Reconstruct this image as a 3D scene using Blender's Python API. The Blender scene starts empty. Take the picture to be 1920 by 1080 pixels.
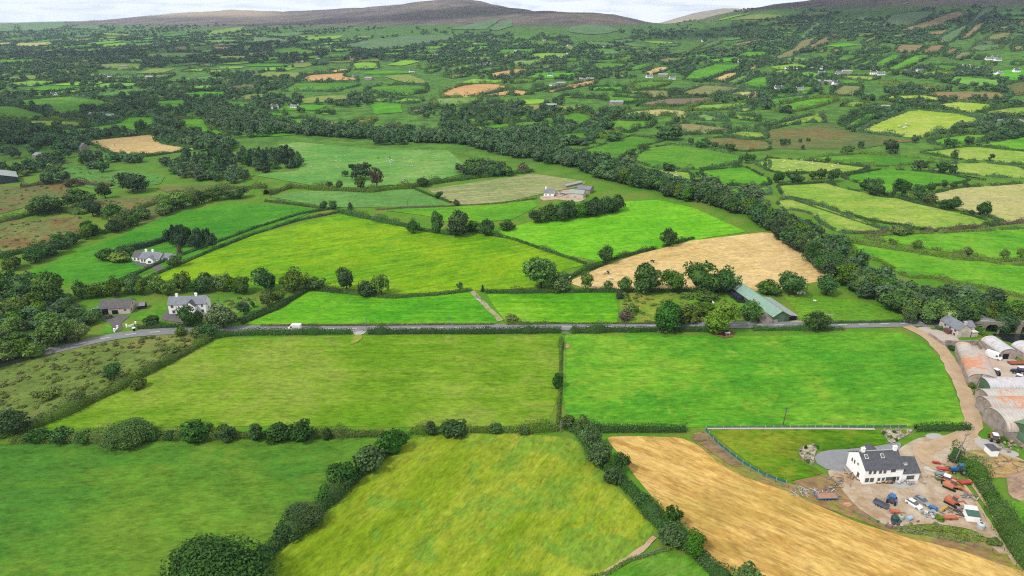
import bpy, math, random
import numpy as np
from math import radians, sin, cos, pi, atan2, hypot
from mathutils import Vector
from mathutils.geometry import delaunay_2d_cdt
S = bpy.context.scene
COL = S.collection
random.seed(7)
RNG = np.random.default_rng(11)
# ------------------------------------------------------------------ camera
H = 122.0          # height of the drone above the fields (m)
F = 1280.0         # focal length in photo pixels
TH = math.atan(512.0 / F)
CT, ST = cos(TH), sin(TH)
cam_d = bpy.data.cameras.new('camera')
cam = bpy.data.objects.new('camera', cam_d)
COL.objects.link(cam)
cam.location = (0, 0, H)
cam.rotation_euler = (pi / 2 - TH, 0, 0)
cam_d.sensor_width = 36
cam_d.lens = 24
cam_d.clip_start = 1
cam_d.clip_end = 60000
S.camera = cam
# ------------------------------------------------------------------ terrain
def slope(v):
    a = (v - 540) / F
    return (-ST - a * CT) / (CT - a * ST)
# land profile in each direction: pairs (photo row, distance)
PROF = {
    -500: [(150, 1435), (100, 2400), (72, 3600), (46, 5000), (50, 7000), (45, 12000)],
    0:    [(150, 1435), (100, 2400), (72, 3600), (45, 5000), (47, 7000), (45, 12000)],
    130:  [(150, 1435), (100, 2400), (70, 3600), (41, 5000), (44, 7000), (42, 12000)],
    200:  [(150, 1435), (100, 2350), (66, 3600), (44, 5200), (37, 6200), (40, 12000)],
    330:  [(150, 1435), (98, 2350), (62, 3500), (40, 5000), (24, 6500), (34, 12000)],
    450:  [(150, 1435), (98, 2300), (64, 3300), (38, 5000), (17, 6600), (30, 12000)],
    560:  [(150, 1435), (98, 2200), (66, 3100), (36, 4800), (21, 6200), (30, 12000)],
    700:  [(150, 1420), (96, 2150), (68, 2900), (35, 4200), (13, 5500), (26, 12000)],
    800:  [(150, 1420), (96, 2100), (70, 2800), (30, 4200), (-3, 5300), (24, 12000)],
    853:  [(150, 1420), (96, 2100), (70, 2750), (26, 4200), (-13, 5200), (24, 12000)],
    920:  [(150, 1420), (96, 2100), (70, 2700), (30, 3900), (1, 5000), (26, 12000)],
    1000: [(150, 1400), (96, 2050), (68, 2600), (36, 3400), (20, 4100), (34, 7000), (34, 12000)],
    1060: [(150, 1400), (96, 2050), (66, 2600), (34, 3300), (19, 3900), (44, 7000), (40, 12000)],
    1160: [(150, 1390), (96, 2000), (68, 2600), (40, 3400), (24, 3900), (55, 7000), (48, 12000)],
    1230: [(150, 1380), (98, 1950), (70, 2600), (52, 3400), (44, 4000), (58, 7000), (48, 12000)],
    1300: [(150, 1370), (104, 1850), (74, 2400), (48, 3100), (37, 3600), (55, 7000), (46, 12000)],
    1400: [(150, 1350), (110, 1700), (72, 2200), (38, 2900), (11, 3500), (40, 7000), (44, 12000)],
    1500: [(200, 960), (150, 1290), (112, 1600), (72, 2050), (34, 2700), (-6, 3400), (20, 7000), (44, 12000)],
    1700: [(200, 930), (150, 1200), (112, 1450), (70, 1850), (20, 2400), (-42, 3200), (-10, 7000), (30, 12000)],
    1920: [(200, 900), (150, 1130), (112, 1350), (70, 1720), (15, 2300), (-62, 3000), (-20, 7000), (30, 12000)],
    2500: [(200, 900), (150, 1130), (112, 1350), (70, 1720), (15, 2300), (-65, 3000), (-20, 7000), (30, 12000)],
}
NS, NY = 281, 520
SMAX = 1.5
LY0, LY1 = math.log(25.0), math.log(14000.0)
SG = np.linspace(-SMAX, SMAX, NS)
LG = np.linspace(LY0, LY1, NY)
YG = np.exp(LG)
def _lat(nx, ny, seed):
    return np.random.default_rng(seed).random((nx, ny))
def vnoise(x, y, seed=0):
    g = _lat(64, 64, seed)
    xi = np.floor(x).astype(int); yi = np.floor(y).astype(int)
    fx = x - xi; fy = y - yi
    fx = fx * fx * (3 - 2 * fx); fy = fy * fy * (3 - 2 * fy)
    a = g[xi % 64, yi % 64]; b = g[(xi + 1) % 64, yi % 64]
    c = g[xi % 64, (yi + 1) % 64]; d = g[(xi + 1) % 64, (yi + 1) % 64]
    return (a * (1 - fx) + b * fx) * (1 - fy) + (c * (1 - fx) + d * fx) * fy
def fbm(x, y, seed=0, o=4):
    t = 0; a = .5
    for k in range(o):
        t = t + a * (vnoise(x * 2 ** k + 17.3 * k, y * 2 ** k + 5.1 * k, seed + k) - .5); a *= .5
    return t
def _table():
    us = sorted(PROF)
    ss = [(u - 960) / F / 1.067 for u in us]
    cols = []
    for u in us:
        pr = PROF[u]
        ys = [0, 600 if u >= 1500 else 800] + [p[1] for p in pr] + [16000]
        zs = [0, 0] + [H + slope(p[0]) * p[1] for p in pr]
        zs.append(zs[-1])
        cols.append(np.interp(YG, ys, zs))
    cols = np.array(cols)
    T = np.array([np.interp(SG, ss, cols[:, j]) for j in range(NY)]).T
    for it in range(3):
        P = np.pad(T, ((1, 1), (3, 3)), mode='edge')
        T = sum(P[i:i + NS, 3:3 + NY] for i in range(3)) / 3
        P = np.pad(T, ((2, 2), (3, 3)), mode='edge')
        T = sum(P[2:2 + NS, j:j + NY] for j in range(7)) / 7
    X = SG[:, None] * YG[None, :]; Y = np.repeat(YG[None, :], NS, 0)
    und = np.clip((Y - 330) / 500, 0, 1)
    T = T + und * 7 * fbm(X / 210, Y / 210, 3, 2)
    hill = np.clip((T - 40) / 150, 0, 1)
    gul = np.abs(fbm(X / 240, Y / 420, 15, 3)) * 2
    T = T + hill * (58 * fbm(X / 520, Y / 620, 9, 4) + 26 * (gul - .35))
    # the river gully beside the stone bridge
    gx, gy = 211.0, 263.0
    d = np.exp(-(((X - gx - 8) / 24) ** 4) - (((Y - gy) / 17) ** 4))
    T = T - 5.0 * d
    return T
TT = _table()
def tz(x, y):
    x = np.asarray(x, float); y = np.asarray(y, float)
    yy = np.clip(y, 25.1, 13990)
    s = np.clip(x / yy, -SMAX + 1e-6, SMAX - 1e-6)
    fi = (s + SMAX) / (2 * SMAX) * (NS - 1); fj = (np.log(yy) - LY0) / (LY1 - LY0) * (NY - 1)
    i = np.clip(np.floor(fi).astype(int), 0, NS - 2); j = np.clip(np.floor(fj).astype(int), 0, NY - 2)
    a = fi - i
    b = (yy - YG[j]) / (YG[j + 1] - YG[j])
    return (TT[i, j] * (1 - a) + TT[i + 1, j] * a) * (1 - b) + (TT[i, j + 1] * (1 - a) + TT[i + 1, j + 1] * a) * b
MARCH = np.exp(np.linspace(math.log(60), math.log(13000), 1400))
def g(u, v, zoff=0.0):
    """world point on the ground seen at photo pixel (u, v)"""
    a = (v - 540) / F
    dx, dy, dz = (u - 960) / F, CT - a * ST, -ST - a * CT
    x = dx / dy * MARCH; z = H + dz / dy * MARCH
    d = z - (tz(x, MARCH) + zoff)
    k = np.argmax(d < 0)
    if k == 0:
        k = len(MARCH) - 1 if d[0] > 0 else 1
    y0, y1 = MARCH[k - 1], MARCH[k]; d0, d1 = d[k - 1], d[k]
    t = d0 / (d0 - d1) if d0 != d1 else 0
    t = min(max(t, 0), 1)
    y = y0 + (y1 - y0) * t; x = dx / dy * y
    return (float(x), float(y), float(tz(x, y)))
def g0(u, v, z=0.0):
    """point of the level plane z seen at photo pixel (u, v)"""
    a = (v - 540) / F
    dx, dy, dz = (u - 960) / F, CT - a * ST, -ST - a * CT
    t = (z - H) / dz
    return (dx * t, dy * t, z)
def mpp(p):
    """metres per photo pixel at a world point"""
    return (p[1] * CT + (H - p[2]) * ST) / F
# ------------------------------------------------------------------ colour
K = 0.56
def lin(c):
    c = c / 255.0
    return c / 12.92 if c <= .04045 else ((c + .055) / 1.055) ** 2.4
def C(r, g_, b, k=None):
    k = K if k is None else k
    return (lin(r) * k, lin(g_) * k, lin(b) * k)
# ------------------------------------------------------------------ objects
def tag(o, label=None, cat=None, group=None, kind=None):
    if label: o['label'] = label
    if cat: o['category'] = cat
    if group: o['group'] = group
    if kind: o['kind'] = kind
    return o
def link(o, parent=None):
    COL.objects.link(o)
    if parent is not None: o.parent = parent
    return o
def empty(name, loc, rz=0, label=None, cat=None, group=None):
    o = bpy.data.objects.new(name, None)
    o.empty_display_size = .5
    o.location = loc; o.rotation_euler = (0, 0, rz)
    link(o); tag(o, label, cat, group)
    return o
def mesh_np(name, V, Q, mat=None, attrs=None, smooth=False):
    """mesh from vertex array and a (n,3) or (n,4) face array"""
    me = bpy.data.meshes.new(name)
    V = np.asarray(V, np.float32); Q = np.asarray(Q, np.int32)
    n = Q.shape[1]
    me.vertices.add(len(V)); me.vertices.foreach_set('co', V.ravel())
    me.loops.add(Q.size); me.loops.foreach_set('vertex_index', Q.ravel())
    me.polygons.add(len(Q)); me.polygons.foreach_set('loop_start', np.arange(0, Q.size, n, dtype=np.int32))
    if smooth: me.polygons.foreach_set('use_smooth', np.ones(len(Q), bool))
    if attrs is not None:
        at = me.attributes.new('tv', 'FLOAT_VECTOR', 'POINT')
        at.data.foreach_set('vector', np.asarray(attrs, np.float32).ravel())
    me.update(calc_edges=True)
    if mat: me.materials.append(mat)
    return me
class MB:
    def __init__(s): s.v = []; s.f = []
    def add(s, vs, fs):
        n = len(s.v); s.v += [tuple(p) for p in vs]; s.f += [tuple(i + n for i in f) for f in fs]; return s
    def box(s, cx, cy, z0, sx, sy, sz, rz=0, taper=0):
        vs = []
        for k, z in ((0, z0), (1, z0 + sz)):
            t = 1 - taper * k
            for a, b in ((-1, -1), (1, -1), (1, 1), (-1, 1)):
                x, y = a * sx / 2 * t, b * sy / 2 * t
                vs.append((cx + x * cos(rz) - y * sin(rz), cy + x * sin(rz) + y * cos(rz), z))
        return s.add(vs, [(3, 2, 1, 0), (4, 5, 6, 7), (0, 1, 5, 4), (1, 2, 6, 5), (2, 3, 7, 6), (3, 0, 4, 7)])
    def cyl(s, p0, p1, r0, r1=None, n=8):
        r1 = r0 if r1 is None else r1
        p0 = Vector(p0); p1 = Vector(p1); d = (p1 - p0).normalized()
        a = d.orthogonal().normalized(); b = d.cross(a)
        vs = [p0 + (a * cos(2 * pi * i / n) + b * sin(2 * pi * i / n)) * r0 for i in range(n)]
        vs += [p1 + (a * cos(2 * pi * i / n) + b * sin(2 * pi * i / n)) * r1 for i in range(n)]
        fs = [(i, (i + 1) % n, n + (i + 1) % n, n + i) for i in range(n)]
        fs += [tuple(range(n))[::-1], tuple(range(n, 2 * n))]
        return s.add(vs, fs)
    def prism(s, prof, y0, y1):
        """profile of (x, z) pulled along y"""
        n = len(prof)
        vs = [(x, y0, z) for x, z in prof] + [(x, y1, z) for x, z in prof]
        fs = [(i, (i + 1) % n, n + (i + 1) % n, n + i) for i in range(n)]
        fs += [tuple(range(n))[::-1], tuple(range(n, 2 * n))]
        return s.add(vs, fs)
    def prismx(s, prof, x0, x1):
        """profile of (y, z) pulled along x"""
        n = len(prof)
        vs = [(x0, y, z) for y, z in prof] + [(x1, y, z) for y, z in prof]
        fs = [(i, (i + 1) % n, n + (i + 1) % n, n + i) for i in range(n)]
        fs += [tuple(range(n))[::-1], tuple(range(n, 2 * n))]
        return s.add(vs, fs)
    def bar(s, p0, p1, w, h=None):
        """square bar between two points"""
        h = h or w
        p0 = Vector(p0); p1 = Vector(p1); d = (p1 - p0).normalized()
        a = d.cross(Vector((0, 0, 1)))
        if a.length < 1e-4: a = Vector((1, 0, 0))
        a.normalize(); b = a.cross(d)
        vs = [p + a * i * w / 2 + b * j * h / 2 for p in (p0, p1) for i, j in ((-1, -1), (1, -1), (1, 1), (-1, 1))]
        return s.add(vs, [(3, 2, 1, 0), (4, 5, 6, 7), (0, 1, 5, 4), (1, 2, 6, 5), (2, 3, 7, 6), (3, 0, 4, 7)])
    def loft(s, rings, cap=True):
        """rings: lists of equal length of points"""
        n = len(rings[0]); vs = [p for r in rings for p in r]; fs = []
        for k in range(len(rings) - 1):
            for i in range(n):
                j = (i + 1) % n
                fs.append((k * n + i, k * n + j, (k + 1) * n + j, (k + 1) * n + i))
        if cap:
            fs.append(tuple(range(n))[::-1]); fs.append(tuple((len(rings) - 1) * n + i for i in range(n)))
        return s.add(vs, fs)
    def build(s, name, mat, parent=None, smooth=False):
        me = bpy.data.meshes.new(name)
        me.from_pydata(s.v, [], s.f); me.update()
        import bmesh
        bm = bmesh.new(); bm.from_mesh(me); bmesh.ops.recalc_face_normals(bm, faces=bm.faces); bm.to_mesh(me); bm.free()
        if mat: me.materials.append(mat)
        if smooth:
            for p in me.polygons: p.use_smooth = True
        o = bpy.data.objects.new(name, me)
        return link(o, parent)
def copy_tree(o, parent=None):
    c = o.copy(); COL.objects.link(c)
    if parent is not None: c.parent = parent
    for ch in list(o.children): copy_tree(ch, c)
    return c
# ------------------------------------------------------------------ materials
def newmat(name):
    m = bpy.data.materials.new(name); m.use_nodes = True
    nt = m.node_tree; nt.nodes.clear()
    out = nt.nodes.new('ShaderNodeOutputMaterial')
    b = nt.nodes.new('ShaderNodeBsdfPrincipled')
    b.inputs['Roughness'].default_value = .9
    b.inputs['Specular IOR Level'].default_value = .15
    nt.links.new(b.outputs[0], out.inputs[0])
    return m, nt, b
def N(nt, typ, **kw):
    n = nt.nodes.new(typ)
    for k, v in kw.items():
        if k.startswith('i_'):
            key = k[2:]
            n.inputs[int(key) if key.isdigit() else key.replace('_', ' ')].default_value = v
        else: setattr(n, k, v)
    return n
def L(nt, a, b): nt.links.new(a, b)
def mixc(nt, fac, a, b, typ='MIX'):
    n = N(nt, 'ShaderNodeMix', data_type='RGBA', blend_type=typ)
    for sock, val in ((n.inputs[0], fac), (n.inputs[6], a), (n.inputs[7], b)):
        if isinstance(val, (int, float)): sock.default_value = val
        elif isinstance(val, tuple): sock.default_value = (*val, 1) if len(val) == 3 else val
        else: L(nt, val, sock)
    return n.outputs[2]
def mth(nt, op, a, b=None, c=None):
    n = N(nt, 'ShaderNodeMath', operation=op)
    for i, v in enumerate((a, b, c)):
        if v is None: continue
        if isinstance(v, (int, float)): n.inputs[i].default_value = v
        else: L(nt, v, n.inputs[i])
    return n.outputs[0]
def noise(nt, vec, scale, detail=3, rough=.55, dist=0):
    n = N(nt, 'ShaderNodeTexNoise')
    n.inputs['Scale'].default_value = scale; n.inputs['Detail'].default_value = detail
    n.inputs['Roughness'].default_value = rough; n.inputs['Distortion'].default_value = dist
    if vec is not None: L(nt, vec, n.inputs['Vector'])
    return n.outputs['Fac']
def smooth(nt, val, lo, hi):
    n = N(nt, 'ShaderNodeMapRange', interpolation_type='SMOOTHSTEP')
    n.inputs['From Min'].default_value = lo; n.inputs['From Max'].default_value = hi
    L(nt, val, n.inputs['Value'])
    return n.outputs[0]
def scaled(nt, vec, s):
    n = N(nt, 'ShaderNodeVectorMath', operation='MULTIPLY'); L(nt, vec, n.inputs[0]); n.inputs[1].default_value = s
    return n.outputs[0]
def oattr(nt, name):
    return N(nt, 'ShaderNodeAttribute', attribute_type='OBJECT', attribute_name=name)
def plain(name, col, rough=.8, spec=.2, metal=0, var=.25, scale=1.5, col2=None, bump=0, island=False):
    m, nt, b = newmat(name)
    tc = N(nt, 'ShaderNodeTexCoord'); oi = N(nt, 'ShaderNodeObjectInfo')
    off = N(nt, 'ShaderNodeVectorMath', operation='ADD'); L(nt, tc.outputs['Object'], off.inputs[0])
    sc = mth(nt, 'MULTIPLY', oi.outputs['Random'], 91.0); L(nt, sc, off.inputs[1])
    v = off.outputs[0]
    f = smooth(nt, noise(nt, v, scale, 5, .65), .3, .72)
    c2 = col2 or tuple(x * (1 - var) for x in col)
    c = mixc(nt, f, col, c2)
    f2 = noise(nt, v, scale * 7, 3)
    m2 = mth(nt, 'MULTIPLY_ADD', f2, var * 1.2, 1 - var * .6)
    vm = N(nt, 'ShaderNodeVectorMath', operation='SCALE'); L(nt, c, vm.inputs[0]); L(nt, m2, vm.inputs['Scale'])
    L(nt, vm.outputs[0], b.inputs['Base Color'])
    b.inputs['Roughness'].default_value = rough; b.inputs['Specular IOR Level'].default_value = spec
    b.inputs['Metallic'].default_value = metal
    if bump:
        bn = N(nt, 'ShaderNodeBump'); bn.inputs['Strength'].default_value = bump; bn.inputs['Distance'].default_value = .1
        L(nt, f2, bn.inputs['Height']); L(nt, bn.outputs[0], b.inputs['Normal'])
    return m
def field_material(name, speck=.8, s1=.05, f1=.36, s2=.12, f2=.85, fs=.55):
    """grass / crop: c1, c2, c3 and the pattern weights come from each field's own properties"""
    m, nt, b = newmat(name)
    tc = N(nt, 'ShaderNodeTexCoord'); oi = N(nt, 'ShaderNodeObjectInfo')
    off = N(nt, 'ShaderNodeVectorMath', operation='ADD'); L(nt, tc.outputs['Object'], off.inputs[0])
    L(nt, mth(nt, 'MULTIPLY', oi.outputs['Random'], 713.0), off.inputs[1])
    v = off.outputs[0]
    c1 = oattr(nt, 'c1').outputs['Color']; c2 = oattr(nt, 'c2').outputs['Color']; c3 = oattr(nt, 'c3').outputs['Color']
    stv = oattr(nt, 'st').outputs['Fac']
    big = noise(nt, v, .016, 4, .6, .6)
    mid = noise(nt, scaled(nt, v, (.35, 1, 1)), .075, 4, .65, .4)
    stripe = noise(nt, scaled(nt, v, (s1, 1, 1)), f1, 4, .75)
    stripe2 = noise(nt, scaled(nt, v, (s2, 1, 1)), f2, 3, .7)
    wav = N(nt, 'ShaderNodeTexWave', bands_direction='Y'); L(nt, v, wav.inputs['Vector'])
    wav.inputs['Scale'].default_value = .055; wav.inputs['Distortion'].default_value = 1.6
    wav.inputs['Detail'].default_value = 2; wav.inputs['Detail Scale'].default_value = .6
    a = mth(nt, 'MULTIPLY_ADD', big, .9, mth(nt, 'MULTIPLY', mid, .7))
    st2 = mth(nt, 'MULTIPLY', mth(nt, 'ADD', mth(nt, 'SUBTRACT', stripe, .5), mth(nt, 'MULTIPLY', mth(nt, 'SUBTRACT', wav.outputs['Fac'], .5), .07)), stv)
    a = mth(nt, 'ADD', a, st2)
    a = mth(nt, 'ADD', a, mth(nt, 'MULTIPLY', mth(nt, 'SUBTRACT', stripe2, .5), mth(nt, 'MULTIPLY', stv, .7)))
    f = smooth(nt, a, .6, 1.02)
    col = mixc(nt, f, c1, c2)
    t = smooth(nt, mth(nt, 'ADD', noise(nt, v, .11, 5, .7, .5), mth(nt, 'MULTIPLY', mth(nt, 'SUBTRACT', big, .5), .8)), .5, .64)
    col = mixc(nt, mth(nt, 'MULTIPLY', t, oattr(nt, 'tu').outputs['Fac']), col, c3)
    fine = noise(nt, scaled(nt, v, (fs, 1, 1)), .6, 5, .8)
    fine2 = noise(nt, scaled(nt, v, (.3, 1, 1)), 1.6, 2, .6)
    mott = noise(nt, scaled(nt, v, (.5, 1, 1)), .17, 4, .7, .8)
    val = mth(nt, 'ADD', mth(nt, 'MULTIPLY_ADD', mth(nt, 'SUBTRACT', fine, .5), speck * 2.0, 1.0), mth(nt, 'MULTIPLY', mth(nt, 'SUBTRACT', fine2, .5), speck * 1.1))
    val = mth(nt, 'ADD', val, mth(nt, 'MULTIPLY', mth(nt, 'SUBTRACT', mott, .5), .95))
    vm = N(nt, 'ShaderNodeVectorMath', operation='SCALE'); L(nt, col, vm.inputs[0]); L(nt, val, vm.inputs['Scale'])
    L(nt, vm.outputs[0], b.inputs['Base Color'])
    b.inputs['Specular IOR Level'].default_value = .05
    bn = N(nt, 'ShaderNodeBump'); bn.inputs['Strength'].default_value = .35; bn.inputs['Distance'].default_value = .5
    L(nt, fine, bn.inputs['Height']); L(nt, bn.outputs[0], b.inputs['Normal'])
    return m
def leaf_material():
    m, nt, b = newmat('leaves')
    c1 = oattr(nt, 'c1').outputs['Color']
    at = N(nt, 'ShaderNodeAttribute', attribute_type='GEOMETRY', attribute_name='tv')
    sep = N(nt, 'ShaderNodeSeparateXYZ'); L(nt, at.outputs['Vector'], sep.inputs[0])
    oi = N(nt, 'ShaderNodeObjectInfo')
    tr = mth(nt, 'FRACT', mth(nt, 'ADD', sep.outputs[1], oi.outputs['Random']))
    val = mth(nt, 'MULTIPLY', mth(nt, 'MULTIPLY_ADD', sep.outputs[0], .9, .55), mth(nt, 'MULTIPLY_ADD', tr, .6, .7))
    hs = N(nt, 'ShaderNodeHueSaturation')
    L(nt, mth(nt, 'MULTIPLY_ADD', mth(nt, 'FRACT', mth(nt, 'MULTIPLY', tr, 7.31)), .032, .468), hs.inputs['Hue'])
    L(nt, mth(nt, 'MULTIPLY_ADD', mth(nt, 'FRACT', mth(nt, 'MULTIPLY', tr, 3.7)), .3, .9), hs.inputs['Saturation'])
    L(nt, c1, hs.inputs['Color']); L(nt, val, hs.inputs['Value'])
    L(nt, hs.outputs[0], b.inputs['Base Color'])
    b.inputs['Roughness'].default_value = .75; b.inputs['Specular IOR Level'].default_value = .12
    return m
MF = field_material('meadow')
MFS = field_material('straw_rows', .6, .08, .5, .3, 1.1, .4)
ML = leaf_material()
MBARK = plain('bark', (.06, .048, .036), .95, .1, 0, .4, 3)
# ------------------------------------------------------------------ vegetation
def unit(a): return a / np.maximum(np.linalg.norm(a, axis=-1, keepdims=True), 1e-9)
def quads(P, Nn, size, rng, asp=.75):
    n = len(P)
    up = unit(rng.normal(size=(n, 3)))
    a = unit(np.cross(Nn, up)); b = np.cross(Nn, a)
    sa = (size * rng.uniform(.6, 1.3, n))[:, None] if np.ndim(size) == 0 else (size * rng.uniform(.6, 1.3, n))[:, None]
    sb = sa * asp
    return np.stack([P - a * sa - b * sb * .6, P + a * sa * .8 - b * sb, P + a * sa + b * sb * .7, P - a * sa * .7 + b * sb], 1)
def sphere_q(c, r, nu=7, nv=4):
    vs = []; fs = []
    for j in range(nv + 1):
        t = pi * j / nv
        for i in range(nu):
            p = 2 * pi * i / nu + j * .4
            vs.append((c[0] + r[0] * sin(t) * cos(p), c[1] + r[1] * sin(t) * sin(p), c[2] + r[2] * cos(t)))
    for j in range(nv):
        for i in range(nu):
            fs.append((j * nu + i, (j + 1) * nu + i, (j + 1) * nu + (i + 1) % nu, j * nu + (i + 1) % nu))
    return np.array(vs), np.array(fs)
def crown(kind, seed, ncl, nq, size):
    """crown of unit height and width: vertices, quads, tints"""
    rng = np.random.default_rng(seed)
    P = []; Nn = []; T = []; core = []
    if kind == 'conifer':
        for k in range(ncl):
            z = (k + rng.random()) / ncl
            r = .5 * (1 - z) ** .8 * rng.uniform(.75, 1.1)
            th = rng.random() * 2 * pi
            c = np.array([r * .7 * cos(th), r * .7 * sin(th), .06 + z * .9])
            rr = .05 + .5 * r
            d = unit(rng.normal(size=(nq, 3))); p = c + d * rr * np.array([1, 1, .55])
            P.append(p); Nn.append(unit(d * .6 + rng.normal(size=(nq, 3)) * .45 + [0, 0, .3])); T.append(np.full(nq, rng.random()))
        core = [((0, 0, .3), (.3, .3, .3)), ((0, 0, .6), (.17, .17, .3))]
    else:
        lo = {'broad': -.75, 'airy': -.7, 'bush': -.15, 'tall': -.8}[kind]
        cz, R = {'broad': (.55, (.5, .5, .45)), 'airy': (.58, (.5, .5, .42)), 'bush': (.34, (.5, .5, .62)), 'tall': (.54, (.5, .5, .47))}[kind]
        R = np.array(R); lop = rng.normal(size=3) * .05
        for k in range(ncl):
            d = unit(rng.normal(size=3))
            while d[2] < lo: d = unit(rng.normal(size=3))
            rad = rng.uniform(.42, .86) if kind != 'airy' else rng.uniform(.55, .9)
            c = np.array([0, 0, cz]) + d * R * rad + lop * d[0]
            cr = rng.uniform(.08, .27) * (1 if kind != 'airy' else .72)
            dd = unit(rng.normal(size=(nq, 3)) + d * .5)
            p = c + dd * cr * rng.uniform(.7, 1.05, (nq, 1)) * np.array([1, 1, .9])
            p[:, 2] = np.maximum(p[:, 2], .015)
            P.append(p); Nn.append(unit(dd * .8 + rng.normal(size=(nq, 3)) * .5 + [0, 0, .15])); T.append(np.full(nq, rng.random()))
        s = .66 if kind != 'airy' else .35
        core = [((0, 0, cz), tuple(R * s))]
        if kind == 'bush': core = [((0, 0, cz * .8), tuple(R * .72))]
    P = np.concatenate(P); Nn = np.concatenate(Nn); T = np.concatenate(T)
    n = len(P)
    V = quads(P, Nn, size, rng).reshape(-1, 3)
    tv = np.repeat(np.clip(.55 * T + .45 * rng.random(n), 0, 1), 4)
    Q = np.arange(4 * n).reshape(-1, 4)
    for c, r in core:
        v2, f2 = sphere_q(c, r)
        v2 = v2 * (1 + .06 * rng.normal(size=(len(v2), 1)))
        v2[:, 2] = np.maximum(v2[:, 2], .01)
        Q = np.concatenate([Q, f2 + len(V)]); V = np.concatenate([V, v2]); tv = np.concatenate([tv, np.full(len(v2), .45)])
    tvv = np.zeros((len(V), 3)); tvv[:, 0] = tv
    return V, Q, tvv
CR_HI, CR_LO, CR_RAW = {}, {}, {}
SPEC = {'broad': (44, 60, .036), 'airy': (46, 44, .030), 'bush': (30, 56, .046), 'tall': (40, 58, .04), 'conifer': (46, 34, .034)}
SPEC_NEAR = {'broad': (90, 130, .017), 'bush': (110, 150, .016), 'airy': (80, 80, .018)}
for kd, (nc, nq, sz) in SPEC.items():
    CR_HI[kd] = [mesh_np('crown', V_, Q_, ML, t_) for V_, Q_, t_ in (crown(kd, 100 + 7 * i + len(kd), nc, nq, sz) for i in range(4))]
    CR_LO[kd] = [mesh_np('crown', V_, Q_, ML, t_) for V_, Q_, t_ in (crown(kd, 300 + 7 * i + len(kd), 22, 22, sz * 1.75) for i in range(4))]
    CR_RAW[kd] = [[crown(kd, 500 + 7 * i, 15, 15, sz * 2.2) for i in range(4)], [crown(kd, 600 + 7 * i, 9, 8, sz * 3.4) for i in range(4)], [crown(kd, 650 + 7 * i, 26, 30, sz * 1.5) for i in range(4)]]
CR_NEAR = {kd: [mesh_np('crown', V_, Q_, ML, t_) for V_, Q_, t_ in (crown(kd, 700 + 7 * i, *sp) for i in range(2))] for kd, sp in SPEC_NEAR.items()}
def trunk_mesh(seed):
    r = random.Random(seed); m = MB()
    m.cyl((0, 0, -.02), (.0, .0, .3), .045, .032, 7)
    for k in range(5):
        th = k * 1.3 + r.random(); z = .2 + .07 * k
        m.cyl((0, 0, z), (cos(th) * .27, sin(th) * .27, z + .24), .024, .008, 5)
    m.cyl((0, 0, .3), (.02, .01, .72), .032, .008, 6)
    me = bpy.data.meshes.new('trunk'); me.from_pydata(m.v, [], m.f); me.update(); me.materials.append(MBARK)
    return me
TRUNKS = [trunk_mesh(i) for i in range(3)]
LEAFK = 1.45
LEAF = {'dark': (.020, .052, .012), 'mid': (.032, .078, .015), 'lite': (.050, .104, .017), 'oliv': (.044, .080, .015),
        'blue': (.029, .064, .024), 'pine': (.013, .032, .014), 'brown': (.060, .052, .030), 'grey': (.044, .074, .030), 'lime': (.09, .16, .02), 'rush': (.07, .095, .025)}
LEAF = {k: tuple(x * LEAFK for x in c) for k, c in LEAF.items()}
NT = [0]
def tree(u, v, hp, wp, kind='broad', col='mid', label=None, group=None, name='tree', world=None, lod=None):
    """one tree standing at photo pixel (u, v); hp, wp its height and width in photo pixels"""
    NT[0] += 1; k = NT[0]
    if kind == 'bush' and name == 'tree': name = 'bush'
    if kind == 'conifer' and name == 'tree': name = 'conifer'
    if world is None:
        p = g(u, v); mp = mpp(p); h = hp * mp / CT * .97; w = wp * mp
    else:
        p = world; mp = mpp(p); h, w = hp, wp
    r = random.Random(k * 13 + 5)
    t = empty(name, p, r.random() * 6.28, label, name, group)
    src = CR_HI if mp < .42 else CR_LO
    if (lod == 'near' or (w / mp > 62 and mp < .25)) and kind in CR_NEAR: lst = CR_NEAR[kind]
    else: lst = src[kind]
    c = bpy.data.objects.new('crown', lst[k % len(lst)]); link(c, t)
    c.scale = (w, w * r.uniform(.9, 1.1), h); c['c1'] = LEAF[col]
    if h / mp > 9:
        q = bpy.data.objects.new('trunk', TRUNKS[k % 3]); link(q, t)
        q.scale = (min(w, h), min(w, h), h)
    return t
def resample(pts, ds):
    pts = np.array(pts, float); d = np.linalg.norm(np.diff(pts[:, :2], axis=0), axis=1); s = np.concatenate([[0], np.cumsum(d)])
    n = max(2, int(s[-1] / ds) + 1); t = np.linspace(0, s[-1], n)
    return np.stack([np.interp(t, s, pts[:, 0]), np.interp(t, s, pts[:, 1])], 1), s[-1]
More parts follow.
